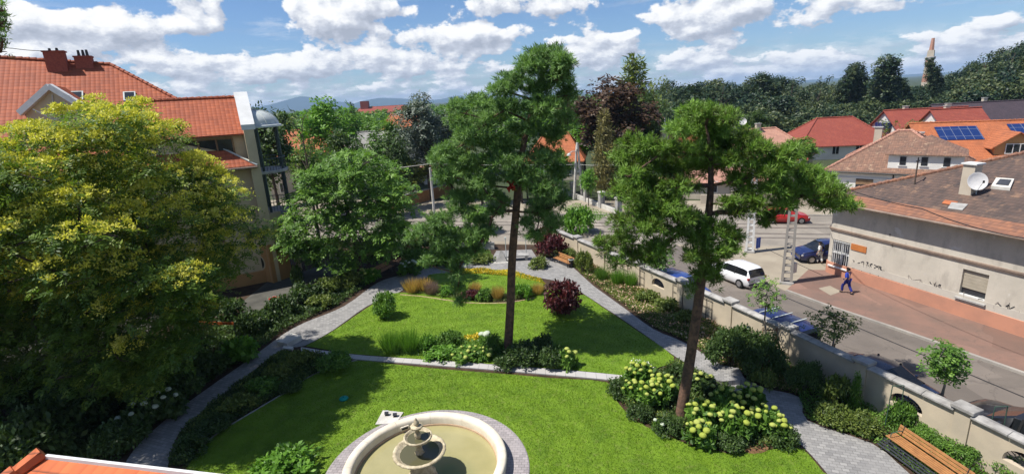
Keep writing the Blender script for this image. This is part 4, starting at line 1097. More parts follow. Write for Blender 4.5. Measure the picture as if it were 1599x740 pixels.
MB().tube([q2 - U3 * .1, q2 + U3 * .5, cpt - nd * .02], .03, 6).build('mast', 'metal_pale', dish)
MB().tube([cpt - bb * .5 + nd * .08, cpt + nd * .6 - bb * .1], .015, 5).build('arm', 'metal_pale', dish)
MB().box(cpt + nd * .62 - bb * .1, (.07, .07, .14)).build('receiver', 'iron_dark', dish)
def roofquad(pp, lift, th, mat, nm, par): MB().slab([on_roof(*p) + rn_ * lift for p in pp], th).build(nm, mat, par)
hq = [(1556, 281), (1584, 283), (1578, 297), (1548, 294)]
roofquad(hq, .16, .2, 'concrete_pale', 'roof_hatch', ch)
roofquad([(1562, 283.5), (1580, 285), (1575, 294), (1555, 292)], .18, .02, 'slat_dark', 'hatch_opening', ch)
roofquad([(1476, 313), (1496, 316), (1491, 322), (1471, 318)], .05, .04, 'tile_bright', 'new_tile_patch', ch)
roofquad([(1486, 317), (1512, 320), (1503, 329), (1480, 326)], .055, .04, 'concrete', 'mortar_patch', ch)
q3 = on_roof(1428, 288); t_ = root('roof_pole', 'thin dark mast with a small head standing on the old brown roof', 'mast', q3)
MB().tube([q3 - U3 * .1, q3 + U3 * 1.5], .045, 6).build('pole', 'bark_grey', t_); MB().box(q3 + U3 * 1.5, (.5, .07, .07), .6).build('crossarm', 'iron_dark', t_)
MB().tube([q3 + U3 * 1.5, q3 + U3 * 1.72], .04, 6).build('insulator', 'iron_dark', t_)

# ================================================================== LEFT BUILDING with orange tiled roof and round balconies
C0 = G(430, 440); C0.z = 0
lb = root('apartment_building', 'cream apartment building with big orange tiled roofs and domed corner balconies', 'building', C0)
EV = HT(C0, 258)
el = G(351, 263, EV); E_ = Vector((C0.x + .35, C0.y - .15, EV)); ed = (el - E_); ed.z = 0; ed.normalize()   # eave runs left
en = Vector((-ed.y, ed.x, 0)); en = en if en.y > 0 else -en          # points back from the facade
def LP(u, b, z): return Vector((C0.x, C0.y, 0)) + ed * u + en * b + U3 * z   # u to the left, b back
def on_plane(x, y, P0, N): d = ray(x, y); o_ = Vector((0, 0, H)); t = (P0 - o_).dot(N) / d.dot(N); return o_ + d * t
Lw = 46.0
# ground and upper walls of the garden front
wm = MB(); wm.poly([LP(Lw, .6, 0), LP(0, .6, 0), LP(0, .6, EV + .2), LP(Lw, .6, EV + .2)]); wm.poly([LP(0, .6, 0), LP(0, 14, 0), LP(0, 14, EV + 2), LP(0, .6, EV + 2)])
wm.poly([LP(Lw, 14, 0), LP(Lw, .6, 0), LP(Lw, .6, EV), LP(Lw, 14, EV)]); wm.poly([LP(0, 14, 0), LP(Lw, 14, 0), LP(Lw, 14, EV), LP(0, 14, EV)])
wm.build('wall', 'stucco_cream', lb)
MB().bar(LP(Lw, .55, .5), LP(-.05, .55, .5), .2, 1.0).build('plinth', 'stucco_orange', lb)
for k in range(9):
    for fl in range(3):
        u = 3.0 + k * 4.6; z = 1.0 + fl * 2.9
        w_ = MB().bar(LP(u, .56, z + .75), LP(u + 1.5, .56, z + .75), .06, 1.5).build('window', 'window_dark', lb)
        f2 = MB(); f2.bar(LP(u - .06, .53, z - .04), LP(u + 1.56, .53, z - .04), .1, .1); f2.bar(LP(u - .06, .53, z + 1.54), LP(u + 1.56, .53, z + 1.54), .1, .1)
        for uu2 in (u, u + .75, u + 1.5): f2.bar(LP(uu2, .53, z), LP(uu2, .53, z + 1.5), .08, .08)
        f2.build('frame', 'wood_old', w_)
# roof slopes. Lower slope rises from the eave; slope found from where its top edge stands
sl_b, sl_z = 5.2, 4.6
Ne = (ed).cross(en * sl_b + U3 * sl_z).normalized(); P0 = E_
A0 = E_.copy(); A1 = on_plane(310, 214, P0, Ne)      # verge of the lower slope against the wing
A2 = on_plane(275, 155, P0, Ne); A3 = on_plane(215, 112, P0, Ne); A3b = on_plane(172, 101, P0, Ne); A4 = on_plane(0, 90, P0, Ne)
A5 = A4 + (A4 - A3b).normalized() * 16; Bz = E_ + ed * (A5 - E_).dot(ed)
print('left roof', [tuple(round(c, 1) for c in q) for q in (A0, A1, A2, A3, A3b, A4, A5)], 'EV', EV)
rp = [A0, A1, A2, A3b, A4, A5, Bz]
rb = MB(); rb.slab(rp, .14); rb.build('roof', 'tile_orange', lb)
back = MB(); 
def far(q, dz=None): return q + en * 2 * 6.5 * (q.z - EV) / 8 + U3 * (-(q.z - EV))
back.poly([A2, A2 + en * 7 - U3 * 6, A5 + en * 9 - U3 * 8, A5, A4, A3b]); back.build('roof_back', 'tile_orange', lb)
rd_ = MB()
def ridge(mb, a, c, r_=.14, st=.42):
    L = (c - a).length; nn = max(1, int(L / st))
    for k in range(nn): mb.tube([lerp(a, c, k / nn) + U3 * .02, lerp(a, c, (k + 1.06) / nn) + U3 * .05], [r_ * .85, r_], 7)
ridge(rd_, A5, A3b); ridge(rd_, A3b, A2); rd_.build('ridge_tiles', 'tile_orange', lb)
MB().bar(A0 + U3 * .03, A1 + U3 * .03, .22, .06).build('verge_flashing', 'metal_pale', lb)
gt = MB().tube([A0 - U3 * .12 - en * .08, Bz - U3 * .12 - en * .08], .08, 8).build('gutter', 'gutter', lb)
# wing: smaller roof, lower ridge, ending at the white parapet gable
WZe = HT(LP(0, .4, 0), 210)
w0 = AT(386, 208, LP(0, .4, 0).y + .2); w1 = AT(318, 213, w0.y + (-.10) * 3.4); 
w1 = LP((w0 - C0).dot(ed) + 4.2, (w0 - C0).dot(en), w0.z)
wr0 = AT(370, 152, w0.y + 3.4); dz_ = wr0.z - w0.z; wb_ = (wr0 - w0).dot(en)
wu = (wr0 - C0).dot(ed); wr1 = LP(wu + 7.0, (wr0 - C0).dot(en), wr0.z); wr0 = LP((w0 - C0).dot(ed) + .15, (wr0 - C0).dot(en), wr0.z)
w2 = w0 + ed * 7.5
mb = MB(); mb.slab([w0, wr0, wr1, w2], .12); mb.poly([wr0, wr0 + en * 4 - U3 * dz_, wr1 + en * 4 - U3 * dz_, wr1]); mb.build('wing_roof', 'tile_orange', lb)
rd_ = MB(); ridge(rd_, wr1, wr0); rd_.build('wing_ridge_tiles', 'tile_orange', lb)
# wing wall with sloping window band below its eave
wl = MB(); wbk = (w0 - C0).dot(en) + .5; wu0 = (w0 - C0).dot(ed)
wl.poly([LP(wu0 + 8, wbk, EV - .3), LP(wu0 - .1, wbk, EV - .3), LP(wu0 - .1, wbk, w0.z + .3), LP(wu0 + 8, wbk, w0.z + .3)]); wl.build('wing_wall', 'stucco_cream', lb)
ww = MB().poly([LP(wu0 + 1.1, wbk - .04, EV + .9), LP(wu0 + 1.1, wbk - .04, w0.z - .3), LP(wu0 + 4.6, wbk - .04, w0.z - .3), LP(wu0 + 4.6, wbk - .04, EV + 2.0)][::-1]).build('window', 'window_dark', lb)
fr = MB()
for u, zz in ((1.1, .9), (2.2, 1.0), (3.4, 1.3), (4.6, 2.0)): fr.bar(LP(wu0 + u, wbk - .07, EV + zz), LP(wu0 + u, wbk - .07, w0.z - .3), .09, .09)
fr.bar(LP(wu0 + 1.1, wbk - .07, w0.z - .3), LP(wu0 + 4.6, wbk - .07, w0.z - .3), .09, .09); fr.build('frame', 'wood_old', ww)
# parapet gable at the end of the wing: cream wall with a white top
PT = HT(LP(-.25, .3, 0), 143)
pg = MB(); pb0, pb1 = .0, 4.6
def gp(u, b, z): return LP(u, b, z)
u0, u1 = -.45, .25
prof_ = [(-.1, 0), (5.2, 0), (5.2, PT - .4), (4.4, PT - .1), (2.9, PT - .1), (-.1, WZe + .6)]
vs = [LP(u0, b, z) for b, z in prof_] + [LP(u1, b, z) for b, z in prof_]; k_ = len(prof_)
pg.add(vs, [tuple(range(k_)), tuple(reversed(range(k_, 2 * k_)))] + [(i, i + k_, (i + 1) % k_ + k_, (i + 1) % k_) for i in range(k_)])
pg.build('gable_wall', 'stucco_cream', lb)
cp = MB()
for (b0, z0), (b1, z1) in (((-.15, WZe + .6), (2.9, PT - .08)), ((2.9, PT - .08), (4.6, PT - .08))):
    P8 = []
    for u in (u0 - .12, u1 + .12):
        P8 += [LP(u, b0, z0 - .25), LP(u, b1, z1 - .25), LP(u, b1, z1 + .14), LP(u, b0, z0 + .14)]
    cp.add(P8, [(0, 1, 2, 3), (7, 6, 5, 4), (0, 4, 5, 1), (1, 5, 6, 2), (2, 6, 7, 3), (3, 7, 4, 0)])
cp.build('gable_coping', 'trim_white', lb)
# round balconies with dome, on the end wall
BC = LP(-.45, 2.7, 0); DR = 2.05
zD = HT(BC, 197); zA = HT(BC, 171)
zf = [HT(BC - ed * DR, 262), HT(BC - ed * DR, 325)]
base_a = math.atan2(-ed.y, -ed.x)
def half(c, prof, a0=-math.pi / 2, a1=math.pi / 2, seg=24): return MB().lathe(c, prof, seg, 0, base_a + a0, base_a + a1)
bal = []
dm = half(BC + U3 * zD, [(DR + .18, -.14), (DR + .2, .0), (DR + .1, .05)] + [(DR * math.cos(t_), (zA - zD) * math.sin(t_)) for t_ in [math.pi / 2 * k / 8 for k in range(9)]]).build('dome', 'metal_pale', lb, smooth=True)
MB().lathe(BC + U3 * zA, [(.12, 0), (.10, .12), (.17, .25), (.19, .36), (.12, .5), (.03, .56), (.02, .85), (0, .86)], 12).build('finial', 'metal_pale', dm, smooth=True)
rb_ = MB()
for k in range(7):
    a = base_a - math.pi / 2 + math.pi * k / 6
    rb_.tube([BC + Vector((math.cos(a) * DR * math.cos(t_) * 1.005, math.sin(a) * DR * math.cos(t_) * 1.005, zD + (zA - zD) * math.sin(t_) + .02)) for t_ in [math.pi / 2 * j / 7 for j in range(8)]], .03, 5)
rb_.build('dome_ribs', 'metal_pale', dm)
for zf_ in zf + [zf[1] - (zf[0] - zf[1])]:
    fl = half(BC + U3 * zf_, [(0, -.14), (DR + .12, -.14), (DR + .14, .0), (DR + .1, .08), (0, .08)]).build('balcony_floor', 'concrete', lb)
    rl = MB(); n_ = 26
    for k in range(n_ + 1):
        a = base_a - math.pi / 2 + math.pi * k / n_; q = BC + Vector((math.cos(a) * DR, math.sin(a) * DR, zf_)); rl.bar(q, q + U3 * 1.0, .025, .025)
    rl.tube([BC + Vector((math.cos(base_a - math.pi / 2 + math.pi * k / 20) * DR, math.sin(base_a - math.pi / 2 + math.pi * k / 20) * DR, zf_ + 1.02)) for k in range(21)], .035, 5)
    rl.build('railing', 'metal_greengrey', fl)
for k in range(4):
    a = base_a - math.pi / 2 + math.pi * (k + .12) / 3.24; q = BC + Vector((math.cos(a) * (DR - .1), math.sin(a) * (DR - .1), 0))
    MB().tube([q + U3 * (zf[1] - 3.1), q + U3 * zD], .10, 10).build('column', 'metal_greengrey', lb)
    MB().tube([q, q + U3 * (zf[1] - 3.2)], .16, 10).build('column', 'stucco_cream', lb)
for zf_ in zf:                                # balcony doors
    MB().bar(LP(-.47, 2.0, zf_ + 1.15), LP(-.47, 3.4, zf_ + 1.15), .05, 2.1).build('balcony_door', 'window_dark', lb)
# orange ground-floor block with a round window
ob_ = MB(); c1 = G(428, 442); c2 = G(397, 436)
cx = (c1 - c2); cx.z = 0; Lb_ = cx.length; cx.normalize(); cyv = Vector((-cx.y, cx.x, 0))
blk = MB().box((c1 + c2) / 2 + cyv * .9 + U3 * 1.6, (Lb_, 1.8, 3.2), math.atan2(cx.y, cx.x)).build('porch_block', 'stucco_orange', lb)
MB().box((c1 + c2) / 2 + cyv * .9 + U3 * 4.4, (Lb_ * .96, 1.7, 2.4), math.atan2(cx.y, cx.x)).build('porch_top', 'stucco_cream', lb)
q = (c1 + c2) / 2 - cyv * .03; zc_ = HT(q, 410); mb = MB(); K = 24
for rr_, oo, mt in ((.62, .0, 'stucco_cream'), (.50, .02, 'window_dark')):
    mb = MB(); ring0 = [q - cyv * oo + cx * (rr_ * math.cos(2 * math.pi * k / K)) + U3 * (zc_ + rr_ * math.sin(2 * math.pi * k / K)) for k in range(K)]; ring1 = [p_ + cyv * .1 for p_ in ring0]
    mb.add(ring0 + ring1, [tuple(range(K))] + [(k, k + K, (k + 1) % K + K, (k + 1) % K) for k in range(K)]); mb.build('round_window' if mt == 'window_dark' else 'round_window_frame', mt, lb)
# chimneys
for k, (x, y, yt, w_, m_) in enumerate(((89, 106, 82, .95, 'brick_red'), (131, 101, 90, .9, 'brick_red'))):
    q = on_plane(x + 2, y, P0, Ne); zt_ = HT(q, yt)
    c_ = MB().box(Vector((q.x, q.y, (q.z + zt_) / 2 - .3)), (1.25 if k == 0 else 1.1, .75, zt_ - q.z + .7), math.atan2(ed.y, ed.x)).build('chimney', m_, lb)
    MB().box(Vector((q.x, q.y, zt_ + .04)), (1.4 if k == 0 else 1.2, .9, .1), math.atan2(ed.y, ed.x)).build('chimney_cap', 'brick_red', c_)
    for s in ((-.3, .25) if k == 0 else (-.3, .05, .35)):
        MB().tube([Vector((q.x + s, q.y, zt_ + .05)), Vector((q.x + s, q.y, zt_ + (.3 if k == 0 else .55)))], [.11, .08], 8).build('chimney_pot', 'iron_dark', c_)
# cross-gable dormer with white verge boards
q0 = on_plane(78, 135, P0, Ne)
dy = q0.y - 3.2
tp_ = AT(78, 134, dy); lf_ = AT(38, 172, dy); rt_ = AT(122, 162, dy)
bd_ = en * 6
mb = MB(); mb.poly([lf_, rt_, tp_]); bt = [lf_ - U3 * 7, rt_ - U3 * 7]; mb.poly([lf_, bt[0], bt[1], rt_]); mb.poly([rt_, bt[1], bt[1] + bd_, rt_ + bd_]); mb.poly([bt[0], lf_, lf_ + bd_, bt[0] + bd_])
dg = mb.build('dormer_gable', 'stucco_cream', lb)
MB().slab([tp_ + U3 * .05, tp_ + bd_ + U3 * .05, rt_ + bd_ + U3 * .05 - U3 * .2 + ed * -.3, rt_ - ed * .3 - U3 * .12], .1).build('dormer_roof', 'tile_orange', lb)
MB().slab([lf_ + ed * .3 - U3 * .12, lf_ + bd_ + ed * .3 - U3 * .12, tp_ + bd_ + U3 * .05, tp_ + U3 * .05], .1).build('dormer_roof', 'tile_orange', lb)
f_ = -en * .12
MB().bar(tp_ + f_ - U3 * .05, rt_ + f_ - U3 * .2 - ed * .25, .3, .38).build('verge_board', 'trim_white', dg); MB().bar(tp_ + f_ - U3 * .05, lf_ + f_ - U3 * .2 + ed * .25, .3, .38).build('verge_board', 'trim_white', dg)
tr = MB(); m_ = (lf_ + rt_) / 2 - en * .06
tr.bar(tp_ - en * .06 - U3 * .6, m_ - U3 * .9, .05, .05); tr.bar(m_ - U3 * .9, m_ + ed * 1.0 - U3 * .1, .05, .05); tr.bar(m_ - U3 * .9, m_ - ed * 1.0 - U3 * .1, .05, .05); tr.build('truss', 'trim_white', dg)
# roof windows
for x, y in ((203, 158), (288, 232), (120, 158)):
    q = on_plane(x, y, P0, Ne); s_ = (en * sl_b + U3 * sl_z).normalized(); nn_ = Ne if Ne.z > 0 else -Ne
    MB().slab([q + ed * .4 + nn_ * .1, q - ed * .4 + nn_ * .1, q - ed * .4 + s_ * 1.0 + nn_ * .1, q + ed * .4 + s_ * 1.0 + nn_ * .1], .1).build('roof_window', 'metal_pale', lb)
    MB().slab([q + ed * .3 + nn_ * .12 + s_ * .1, q - ed * .3 + nn_ * .12 + s_ * .1, q - ed * .3 + s_ * .9 + nn_ * .12, q + ed * .3 + s_ * .9 + nn_ * .12], .02).build('roof_window_pane', 'window_dark', lb)

# ================================================================== our own annex roof at the lower left
ZA_ = 7.6
r1 = G(66, 713, ZA_); r2 = G(315, 742, ZA_); r0 = G(10, 745, ZA_ - 0.0)
an = root('annex_building', 'low cream annex whose orange tiled roof corner shows at the bottom left', 'building', (r1.x, r1.y, 0))
vd = (r2 - r1).normalized(); hd = (r0 - r1); 
r2x = r1 + vd * 14; r0x = r1 + hd.normalized() * 8 - U3 * 3.0
nz_ = vd.cross(U3); nz_ = nz_ if nz_.y < 0 else -nz_
r3 = r2x + nz_ * 8 - U3 * 3.0; r0y = r1 + nz_ * 8 - U3 * 3.0 - vd * 4
mb = MB(); mb.slab([r1, r0y, r3, r2x], .12); mb.build('roof', 'tile_orange_near', an)
rd_ = MB(); ridge(rd_, r0y, r1 + U3 * .02, .15, .40); rd_.build('ridge_tiles', 'tile_orange_near', an)
MB().bar(r1 + U3 * .02 + vd * .1, r2x + U3 * .02, .06, .07).build('roof_edge', 'trim_white', an)
mb = MB(); wz = ZA_ - .2
for a, c in ((r1, r2x),): mb.poly([Vector((a.x, a.y, 0)), Vector((c.x, c.y, 0)), Vector((c.x, c.y, wz)), Vector((a.x, a.y, wz))])
mb.poly([Vector((r1.x, r1.y, 0)), Vector((r1.x, r1.y, wz)), Vector((r0y.x, r0y.y, r0y.z - .15)), Vector((r0y.x, r0y.y, 0))])
mb.build('wall', 'stucco_cream', an)

# ================================================================== HOUSES BEYOND THE STREETS
def house(label, P, rz, L, D, hw, hr, wallm, roofm, hip=0.0, name='house', wins=True, chim=None, cat='house', ov=.45, dorm=False, group=None):
    rt = root(name, label, cat, P, group, rz)
    mb = MB(); x, y = L / 2, D / 2
    c = [(-x, -y), (x, -y), (x, y), (-x, y)]
    for i in range(4):
        a, b2 = c[i], c[(i + 1) % 4]; mb.poly([(a[0], a[1], 0), (b2[0], b2[1], 0), (b2[0], b2[1], hw), (a[0], a[1], hw)])
    hx = x - hip
    if hip < .1:
        mb.poly([(x, -y, hw), (x, y, hw), (x, 0, hw + hr)]); mb.poly([(-x, y, hw), (-x, -y, hw), (-x, 0, hw + hr)])
    mb.build('wall', wallm, rt, local=True)
    X, Y_ = x + ov, y + ov; z0 = hw - ov * hr / y * .6; rx = hx + (ov if hip < .1 else 0)
    rb2 = MB(); rb2.slab([(-X, -Y_, z0), (X, -Y_, z0), (rx, 0, hw + hr), (-rx, 0, hw + hr)], .12); rb2.slab([(X, Y_, z0), (-X, Y_, z0), (-rx, 0, hw + hr), (rx, 0, hw + hr)], .12)
    if hip >= .1: rb2.slab([(X, -Y_, z0), (X, Y_, z0), (rx, 0, hw + hr)], .12); rb2.slab([(-X, Y_, z0), (-X, -Y_, z0), (-rx, 0, hw + hr)], .12)
    rf_ = rb2.build('roof', roofm, rt, local=True)
    r3_ = MB(); V_ = Vector
    segs = [((-rx, 0, hw + hr), (rx, 0, hw + hr))]
    if hip >= .1: segs += [((s * X, t_ * Y_, z0), (s * rx, 0, hw + hr)) for s in (-1, 1) for t_ in (-1, 1)]
    for a, b2 in segs: ridge(r3_, V_(a), V_(b2), .15, .5)
    r3_.build('ridge_tiles', 'tile_salmon' if roofm in ('tile_old', 'tile_salmon') else roofm, rt, local=True)
    if wins:
        nfl = max(1, int(hw / 3.0)); nw = max(2, int(L / 3.4))
        for side in (-1, 1):
            for fl in range(nfl):
                for k in range(nw):
                    xx = -x + L * (k + .5) / nw; zz = 1.6 + fl * 2.9
                    w2 = MB().box((xx, side * (y + .01), zz), (1.1, .06, 1.35)).build('window', 'window_dark', rt, local=True)
                    fr2 = MB()
                    for dx in (-.55, 0, .55): fr2.box((xx + dx, side * (y + .045), zz), (.07, .05, 1.4))
                    for dz in (-.68, .68): fr2.box((xx, side * (y + .045), zz + dz), (1.2, .055, .07))
                    fr2.build('frame', 'trim_white', w2, local=True)
    for (cx_, cy_, ch_) in (chim or []):
        zr = hw + hr * (1 - abs(cy_) / y)
        o = MB().box((cx_, cy_, zr + ch_ / 2 - .4), (.7, .6, ch_ + .8)).build('chimney', 'stucco_beige', rt, local=True)
        MB().box((cx_, cy_, zr + ch_ + .04), (.85, .75, .1)).build('cap', 'concrete', o, local=True)
    return rt
def hpx(x, y, Y): p = AT(x, y, Y); return p
SA = math.atan2(gd.y, gd.x)
# white hip-roof house opposite (with three-window dormer)
ew0 = AT(1297, 262, 55.0); ew1 = AT(1512, 259, 47.5)
ZE = ew0.z; ax = (ew1 - ew0); ax.z = 0; Lh = ax.length; ang = math.atan2(ax.y, ax.x); axn = Vector((-math.sin(ang), math.cos(ang), 0))
Pc = (ew0 + ew1) / 2 + axn * 5.5; Pc.z = 0; print('white house', ZE, Lh, ew0, ew1)
hp = AT(1400, 205, (Pc.y)); hr_ = hp.z - ZE
wh = house('white street house with brown hipped roof and a three-window dormer', Pc, ang, Lh, 11, ZE, max(2.5, hr_), 'stucco_white', 'tile_old', hip=5.0, chim=[(-Lh * .22, 1.0, .9), (Lh * .1, 2.6, 1.2)], wins=False)
sc_ = hr_ / 5.5
mb = MB(); dx0, dx1, dyy, dz0 = -.6, 5.2, -5.35, ZE + .1; dh = 1.55
mb.box(((dx0 + dx1) / 2, dyy + 1.4, dz0 + dh / 2), (dx1 - dx0, 2.8, dh)); dm_ = mb.build('dormer', 'stucco_white', wh, local=True)
mb = MB(); cxm = (dx0 + dx1) / 2; zt2 = dz0 + dh; mb.slab([(dx0 - .3, dyy - .35, zt2), (dx1 + .3, dyy - .35, zt2), (cxm, dyy + 2.6, zt2 + 1.5)], .1); mb.slab([(dx1 + .3, dyy - .35, zt2), (dx1 + .2, dyy + 4.2, zt2 + .1), (cxm, dyy + 4.5, zt2 + 1.5), (cxm, dyy + 2.6, zt2 + 1.5)], .1); mb.slab([(dx0 - .2, dyy + 4.2, zt2 + .1), (dx0 - .3, dyy - .35, zt2), (cxm, dyy + 2.6, zt2 + 1.5), (cxm, dyy + 4.5, zt2 + 1.5)], .1)
mb.build('dormer_roof', 'tile_old', wh, local=True)
for k in range(3):
    xx = dx0 + 1.2 + k * 1.7
    w2 = MB().box((xx, dyy - .02, dz0 + .85), (.5, .06, .85)).build('window', 'window_dark', wh, local=True)
    MB().box((xx, dyy - .05, dz0 + .38), (.7, .1, .07)).build('sill', 'trim_white', w2, local=True)
for k, xx in enumerate((-Lh / 2 + 3.2, -Lh / 2 + 8.2, 2.5, 7.0)):
    w2 = MB().box((xx, -5.52, 2.6), (1.5, .06, 1.5)).build('window', 'window_dark', wh, local=True)
    MB().box((xx, -5.56, 1.8), (1.8, .14, .1)).build('sill', 'trim_white', w2, local=True)
    MB().box((xx, -5.55, 2.95), (1.5, .04, .5)).build('shutter', 'wood_old', w2, local=True)
mb = MB(); mb.tube([(-Lh / 2 - .45, -5.95, ZE - .35), (Lh / 2 + .45, -5.95, ZE - .35)], .08, 6); mb.tube([(-Lh / 2 + 5.6, -5.6, ZE - .35), (-Lh / 2 + 5.6, -5.6, 0)], .06, 6); mb.build('gutter', 'iron_dark', wh, local=True)
MB().box((0, -5.54, ZE - .95), (Lh, .1, .1)).build('cornice', 'trim_white', wh, local=True)
# the others: photo point of ridge middle, distance
def house_px(label, x, y, Y, rz, L, D, hr, wallm, roofm, **kw):
    p = AT(x, y, Y); hw = max(2.2, p.z - hr)
    return house(label, (p.x, p.y, 0), rz, L, D, hw, p.z - hw, wallm, roofm, **kw)
h1 = house_px('bright orange roofed house with solar panels and a gabled dormer at the right edge', 1630, 187, 64, -.35, 27, 15, 4.0, 'stucco_beige', 'tile_bright', hip=0.0)
def panelset(par, x0, y0, z0, w_, h_, pitch, nm='solar_panel'):
    o = MB().add([(x0, y0, z0), (x0 + w_, y0, z0), (x0 + w_, y0 + h_ * math.cos(pitch), z0 + h_ * math.sin(pitch)), (x0, y0 + h_ * math.cos(pitch), z0 + h_ * math.sin(pitch))], [(0, 1, 2, 3)])
    s_ = MB().slab(o.v, .06).build(nm, 'solar_panel', par, local=True); return s_
ph = math.atan2(4.0, 7.5); zw = AT(1630, 187, 64).z - 4.0
for (x0, t0, w_, h_) in ((-11.5, .50, 4.4, 3.0), (-4.0, .62, 3.2, 2.2), (2.0, .25, 6.5, 3.2), (3.0, .66, 5, 2.4)):
    panelset(h1, x0, -7.5 + 7.5 * t0, zw + 4.0 * t0 + .16, w_, h_, ph)
g0 = MB(); gx, gy = -5.2, -6.6; gz = zw + .5
g0.poly([(gx - 2, gy, gz), (gx + 2, gy, gz), (gx + 2, gy, gz + 1.1), (gx, gy, gz + 2.6), (gx - 2, gy, gz + 1.1)]); g0.poly([(gx + 2, gy, gz), (gx + 2, gy + 5, gz + .8), (gx + 2, gy + 5, gz + 1.1), (gx + 2, gy, gz + 1.1)]); g0.poly([(gx - 2, gy + 5, gz + .8), (gx - 2, gy, gz), (gx - 2, gy, gz + 1.1), (gx - 2, gy + 5, gz + 1.1)])
g0.build('dormer', 'stucco_orange', h1, local=True)
MB().slab([(gx + 2.5, gy - .4, gz + .85), (gx + 2.5, gy + 6, gz + .85), (gx, gy + 6, gz + 2.7), (gx, gy - .4, gz + 2.7)], .1).slab([(gx - 2.5, gy + 6, gz + .85), (gx - 2.5, gy - .4, gz + .85), (gx, gy - .4, gz + 2.7), (gx, gy + 6, gz + 2.7)], .1).build('dormer_roof', 'tile_bright', h1, local=True)
w2 = MB().box((gx, gy - .03, gz + .75), (2.0, .06, 1.1)).build('window', 'window_dark', h1, local=True)
fr = MB()
for dx in (-1, -.33, .33, 1): fr.box((gx + dx, gy - .07, gz + .75), (.08, .05, 1.15))
fr.box((gx, gy - .072, gz + .2), (2.1, .05, .08)); fr.box((gx, gy - .072, gz + 1.3), (2.1, .05, .08)); fr.build('frame', 'trim_white', w2, local=True)
h2 = house_px('deep red roofed house with a white windowed wall behind the brown hipped roof', 1445, 170, 92, -.1, 13, 12, 4.4, 'stucco_white', 'tile_red', chim=[(-3, .5, .9), (4, .5, 1.0)])
h2b = house_px('red roofed white house standing in front of the dark purple roof', 1492, 170, 86, -.1, 7, 11, 4.6, 'stucco_white', 'tile_red', chim=[(-1, .5, .9)])
for hh_, xs in ():
    zz = hh_.children[0].data.vertices; zmx = min(v.co.z for v in hh_.children[0].data.vertices if v.co.z > .5)
    for xx in xs:
        d2 = MB().box((xx, -5.0, zmx + .8), (2.3, 2.4, 1.5)).build('dormer', 'stucco_white', hh_, local=True)
        for s in (-.7, .7): MB().box((xx + s, -6.42, zmx + .85), (.8, .05, 1.0)).build('window', 'window_dark', d2, local=True)
        MB().slab([(xx - 1.35, -6.7, zmx + 1.55), (xx + 1.35, -6.7, zmx + 1.55), (xx + 1.35, -2.9, zmx + 3.4), (xx - 1.35, -2.9, zmx + 3.4)], .1).build('dormer_roof', 'tile_red', d2, local=True)
house_px('long white house under a dark purple roof at the right edge before the forest', 1590, 157, 104, -.08, 32, 13, 5.6, 'stucco_white', 'tile_purple', chim=[(-6, .5, 1.2)])
h4 = house_px('red hipped roof house with rooftop white unit before the dark forest', 1303, 184, 95, -.15, 15, 12, 4.2, 'stucco_white', 'tile_red', hip=4.5)
MB().box((4.5, -2.2, h4.dimensions.z + AT(1303, 184, 95).z - 2.0), (5, .3, .5)).build('rooftop_unit', 'trim_white', h4, local=True)
MB().box((9.0, -2.2, AT(1303, 184, 95).z - 1.6), (5, 2.5, 1.0)).build('solar_rack', 'solar_panel', h4, local=True)
h5 = house_px('salmon tiled hipped house with pale chimney seen over the right pine', 1192, 201, 84, .05, 11, 10, 3.6, 'stucco_beige', 'tile_salmon', hip=3.5, chim=[(-1.2, -.5, 1.2)])
p = AT(1160, 190, 83); t_ = root('satellite_dish', 'small white satellite dish on a mast left of the salmon tiled roof', 'satellite dish', (p.x, p.y, 0))
MB().tube([(p.x, p.y, 0), (p.x, p.y, p.z)], .06, 6).build('mast', 'metal_pale', t_)
mb = MB(); nd = Vector((-.2, -1, .25)).normalized(); aa = nd.cross(U3).normalized(); bb = aa.cross(nd); vs = [p - nd * .1]; 
for r_, o_ in ((.35, -.05), (.58, .06)):
    for k in range(16): a = 2 * math.pi * k / 16; vs.append(p + aa * r_ * math.cos(a) + bb * r_ * math.sin(a) + nd * o_)
fs = [(0, 1 + k, 1 + (k + 1) % 16) for k in range(16)] + [(1 + k, 17 + k, 17 + (k + 1) % 16, 1 + (k + 1) % 16) for k in range(16)]
mb.add(vs, fs).build('dish', 'dish_white', t_, smooth=True)
h6 = house_px('orange roofed house with a small white spire between the copper beech and the pine', 1052, 197, 86, .3, 9, 9, 4.2, 'stucco_beige', 'tile_bright', hip=3.0)
p = AT(1038, 196, 81); MBl = MB().lathe(p - U3 * .8, [(.7, 0), (.6, .2), (.25, .9), (.08, 1.4), (.04, 1.9), (0, 1.9)], 10)
sp = root('spire', 'small white pointed spire beside an orange roof above the right pine', 'spire', (p.x, p.y, 0)); MBl.build('roof', 'metal_pale', sp, smooth=True)
MB().box((p.x, p.y, (p.z - .8) / 2), (1.0, 1.0, p.z - .8)).build('turret', 'stucco_beige', sp)
house_px('orange roofed house half hidden between the tall left pine and the copper beech', 868, 208, 88, -.2, 9, 9, 4.0, 'stucco_beige', 'tile_bright', hip=2.5)
house_px('beige villa showing through the gaps of the right pine', 1118, 262, 66, -.45, 13, 9, 3.0, 'stucco_beige', 'tile_salmon', hip=3.0)
house_px('grey roofed cottage with a pale chimney among the trees behind the near green tree', 560, 207, 88, .15, 13, 9, 3.2, 'stucco_beige', 'tile_grey', chim=[(5.2, -.5, 1.5)])
house_px('orange tiled house glimpsed behind the bare branched tree right of the dome', 482, 203, 86, .1, 12, 9, 3.6, 'stucco_beige', 'tile_bright', hip=2.5)
house_px('orange roofed house beside the grey-green round tree', 628, 178, 120, .1, 10, 9, 3.6, 'stucco_beige', 'tile_bright', hip=2.5)
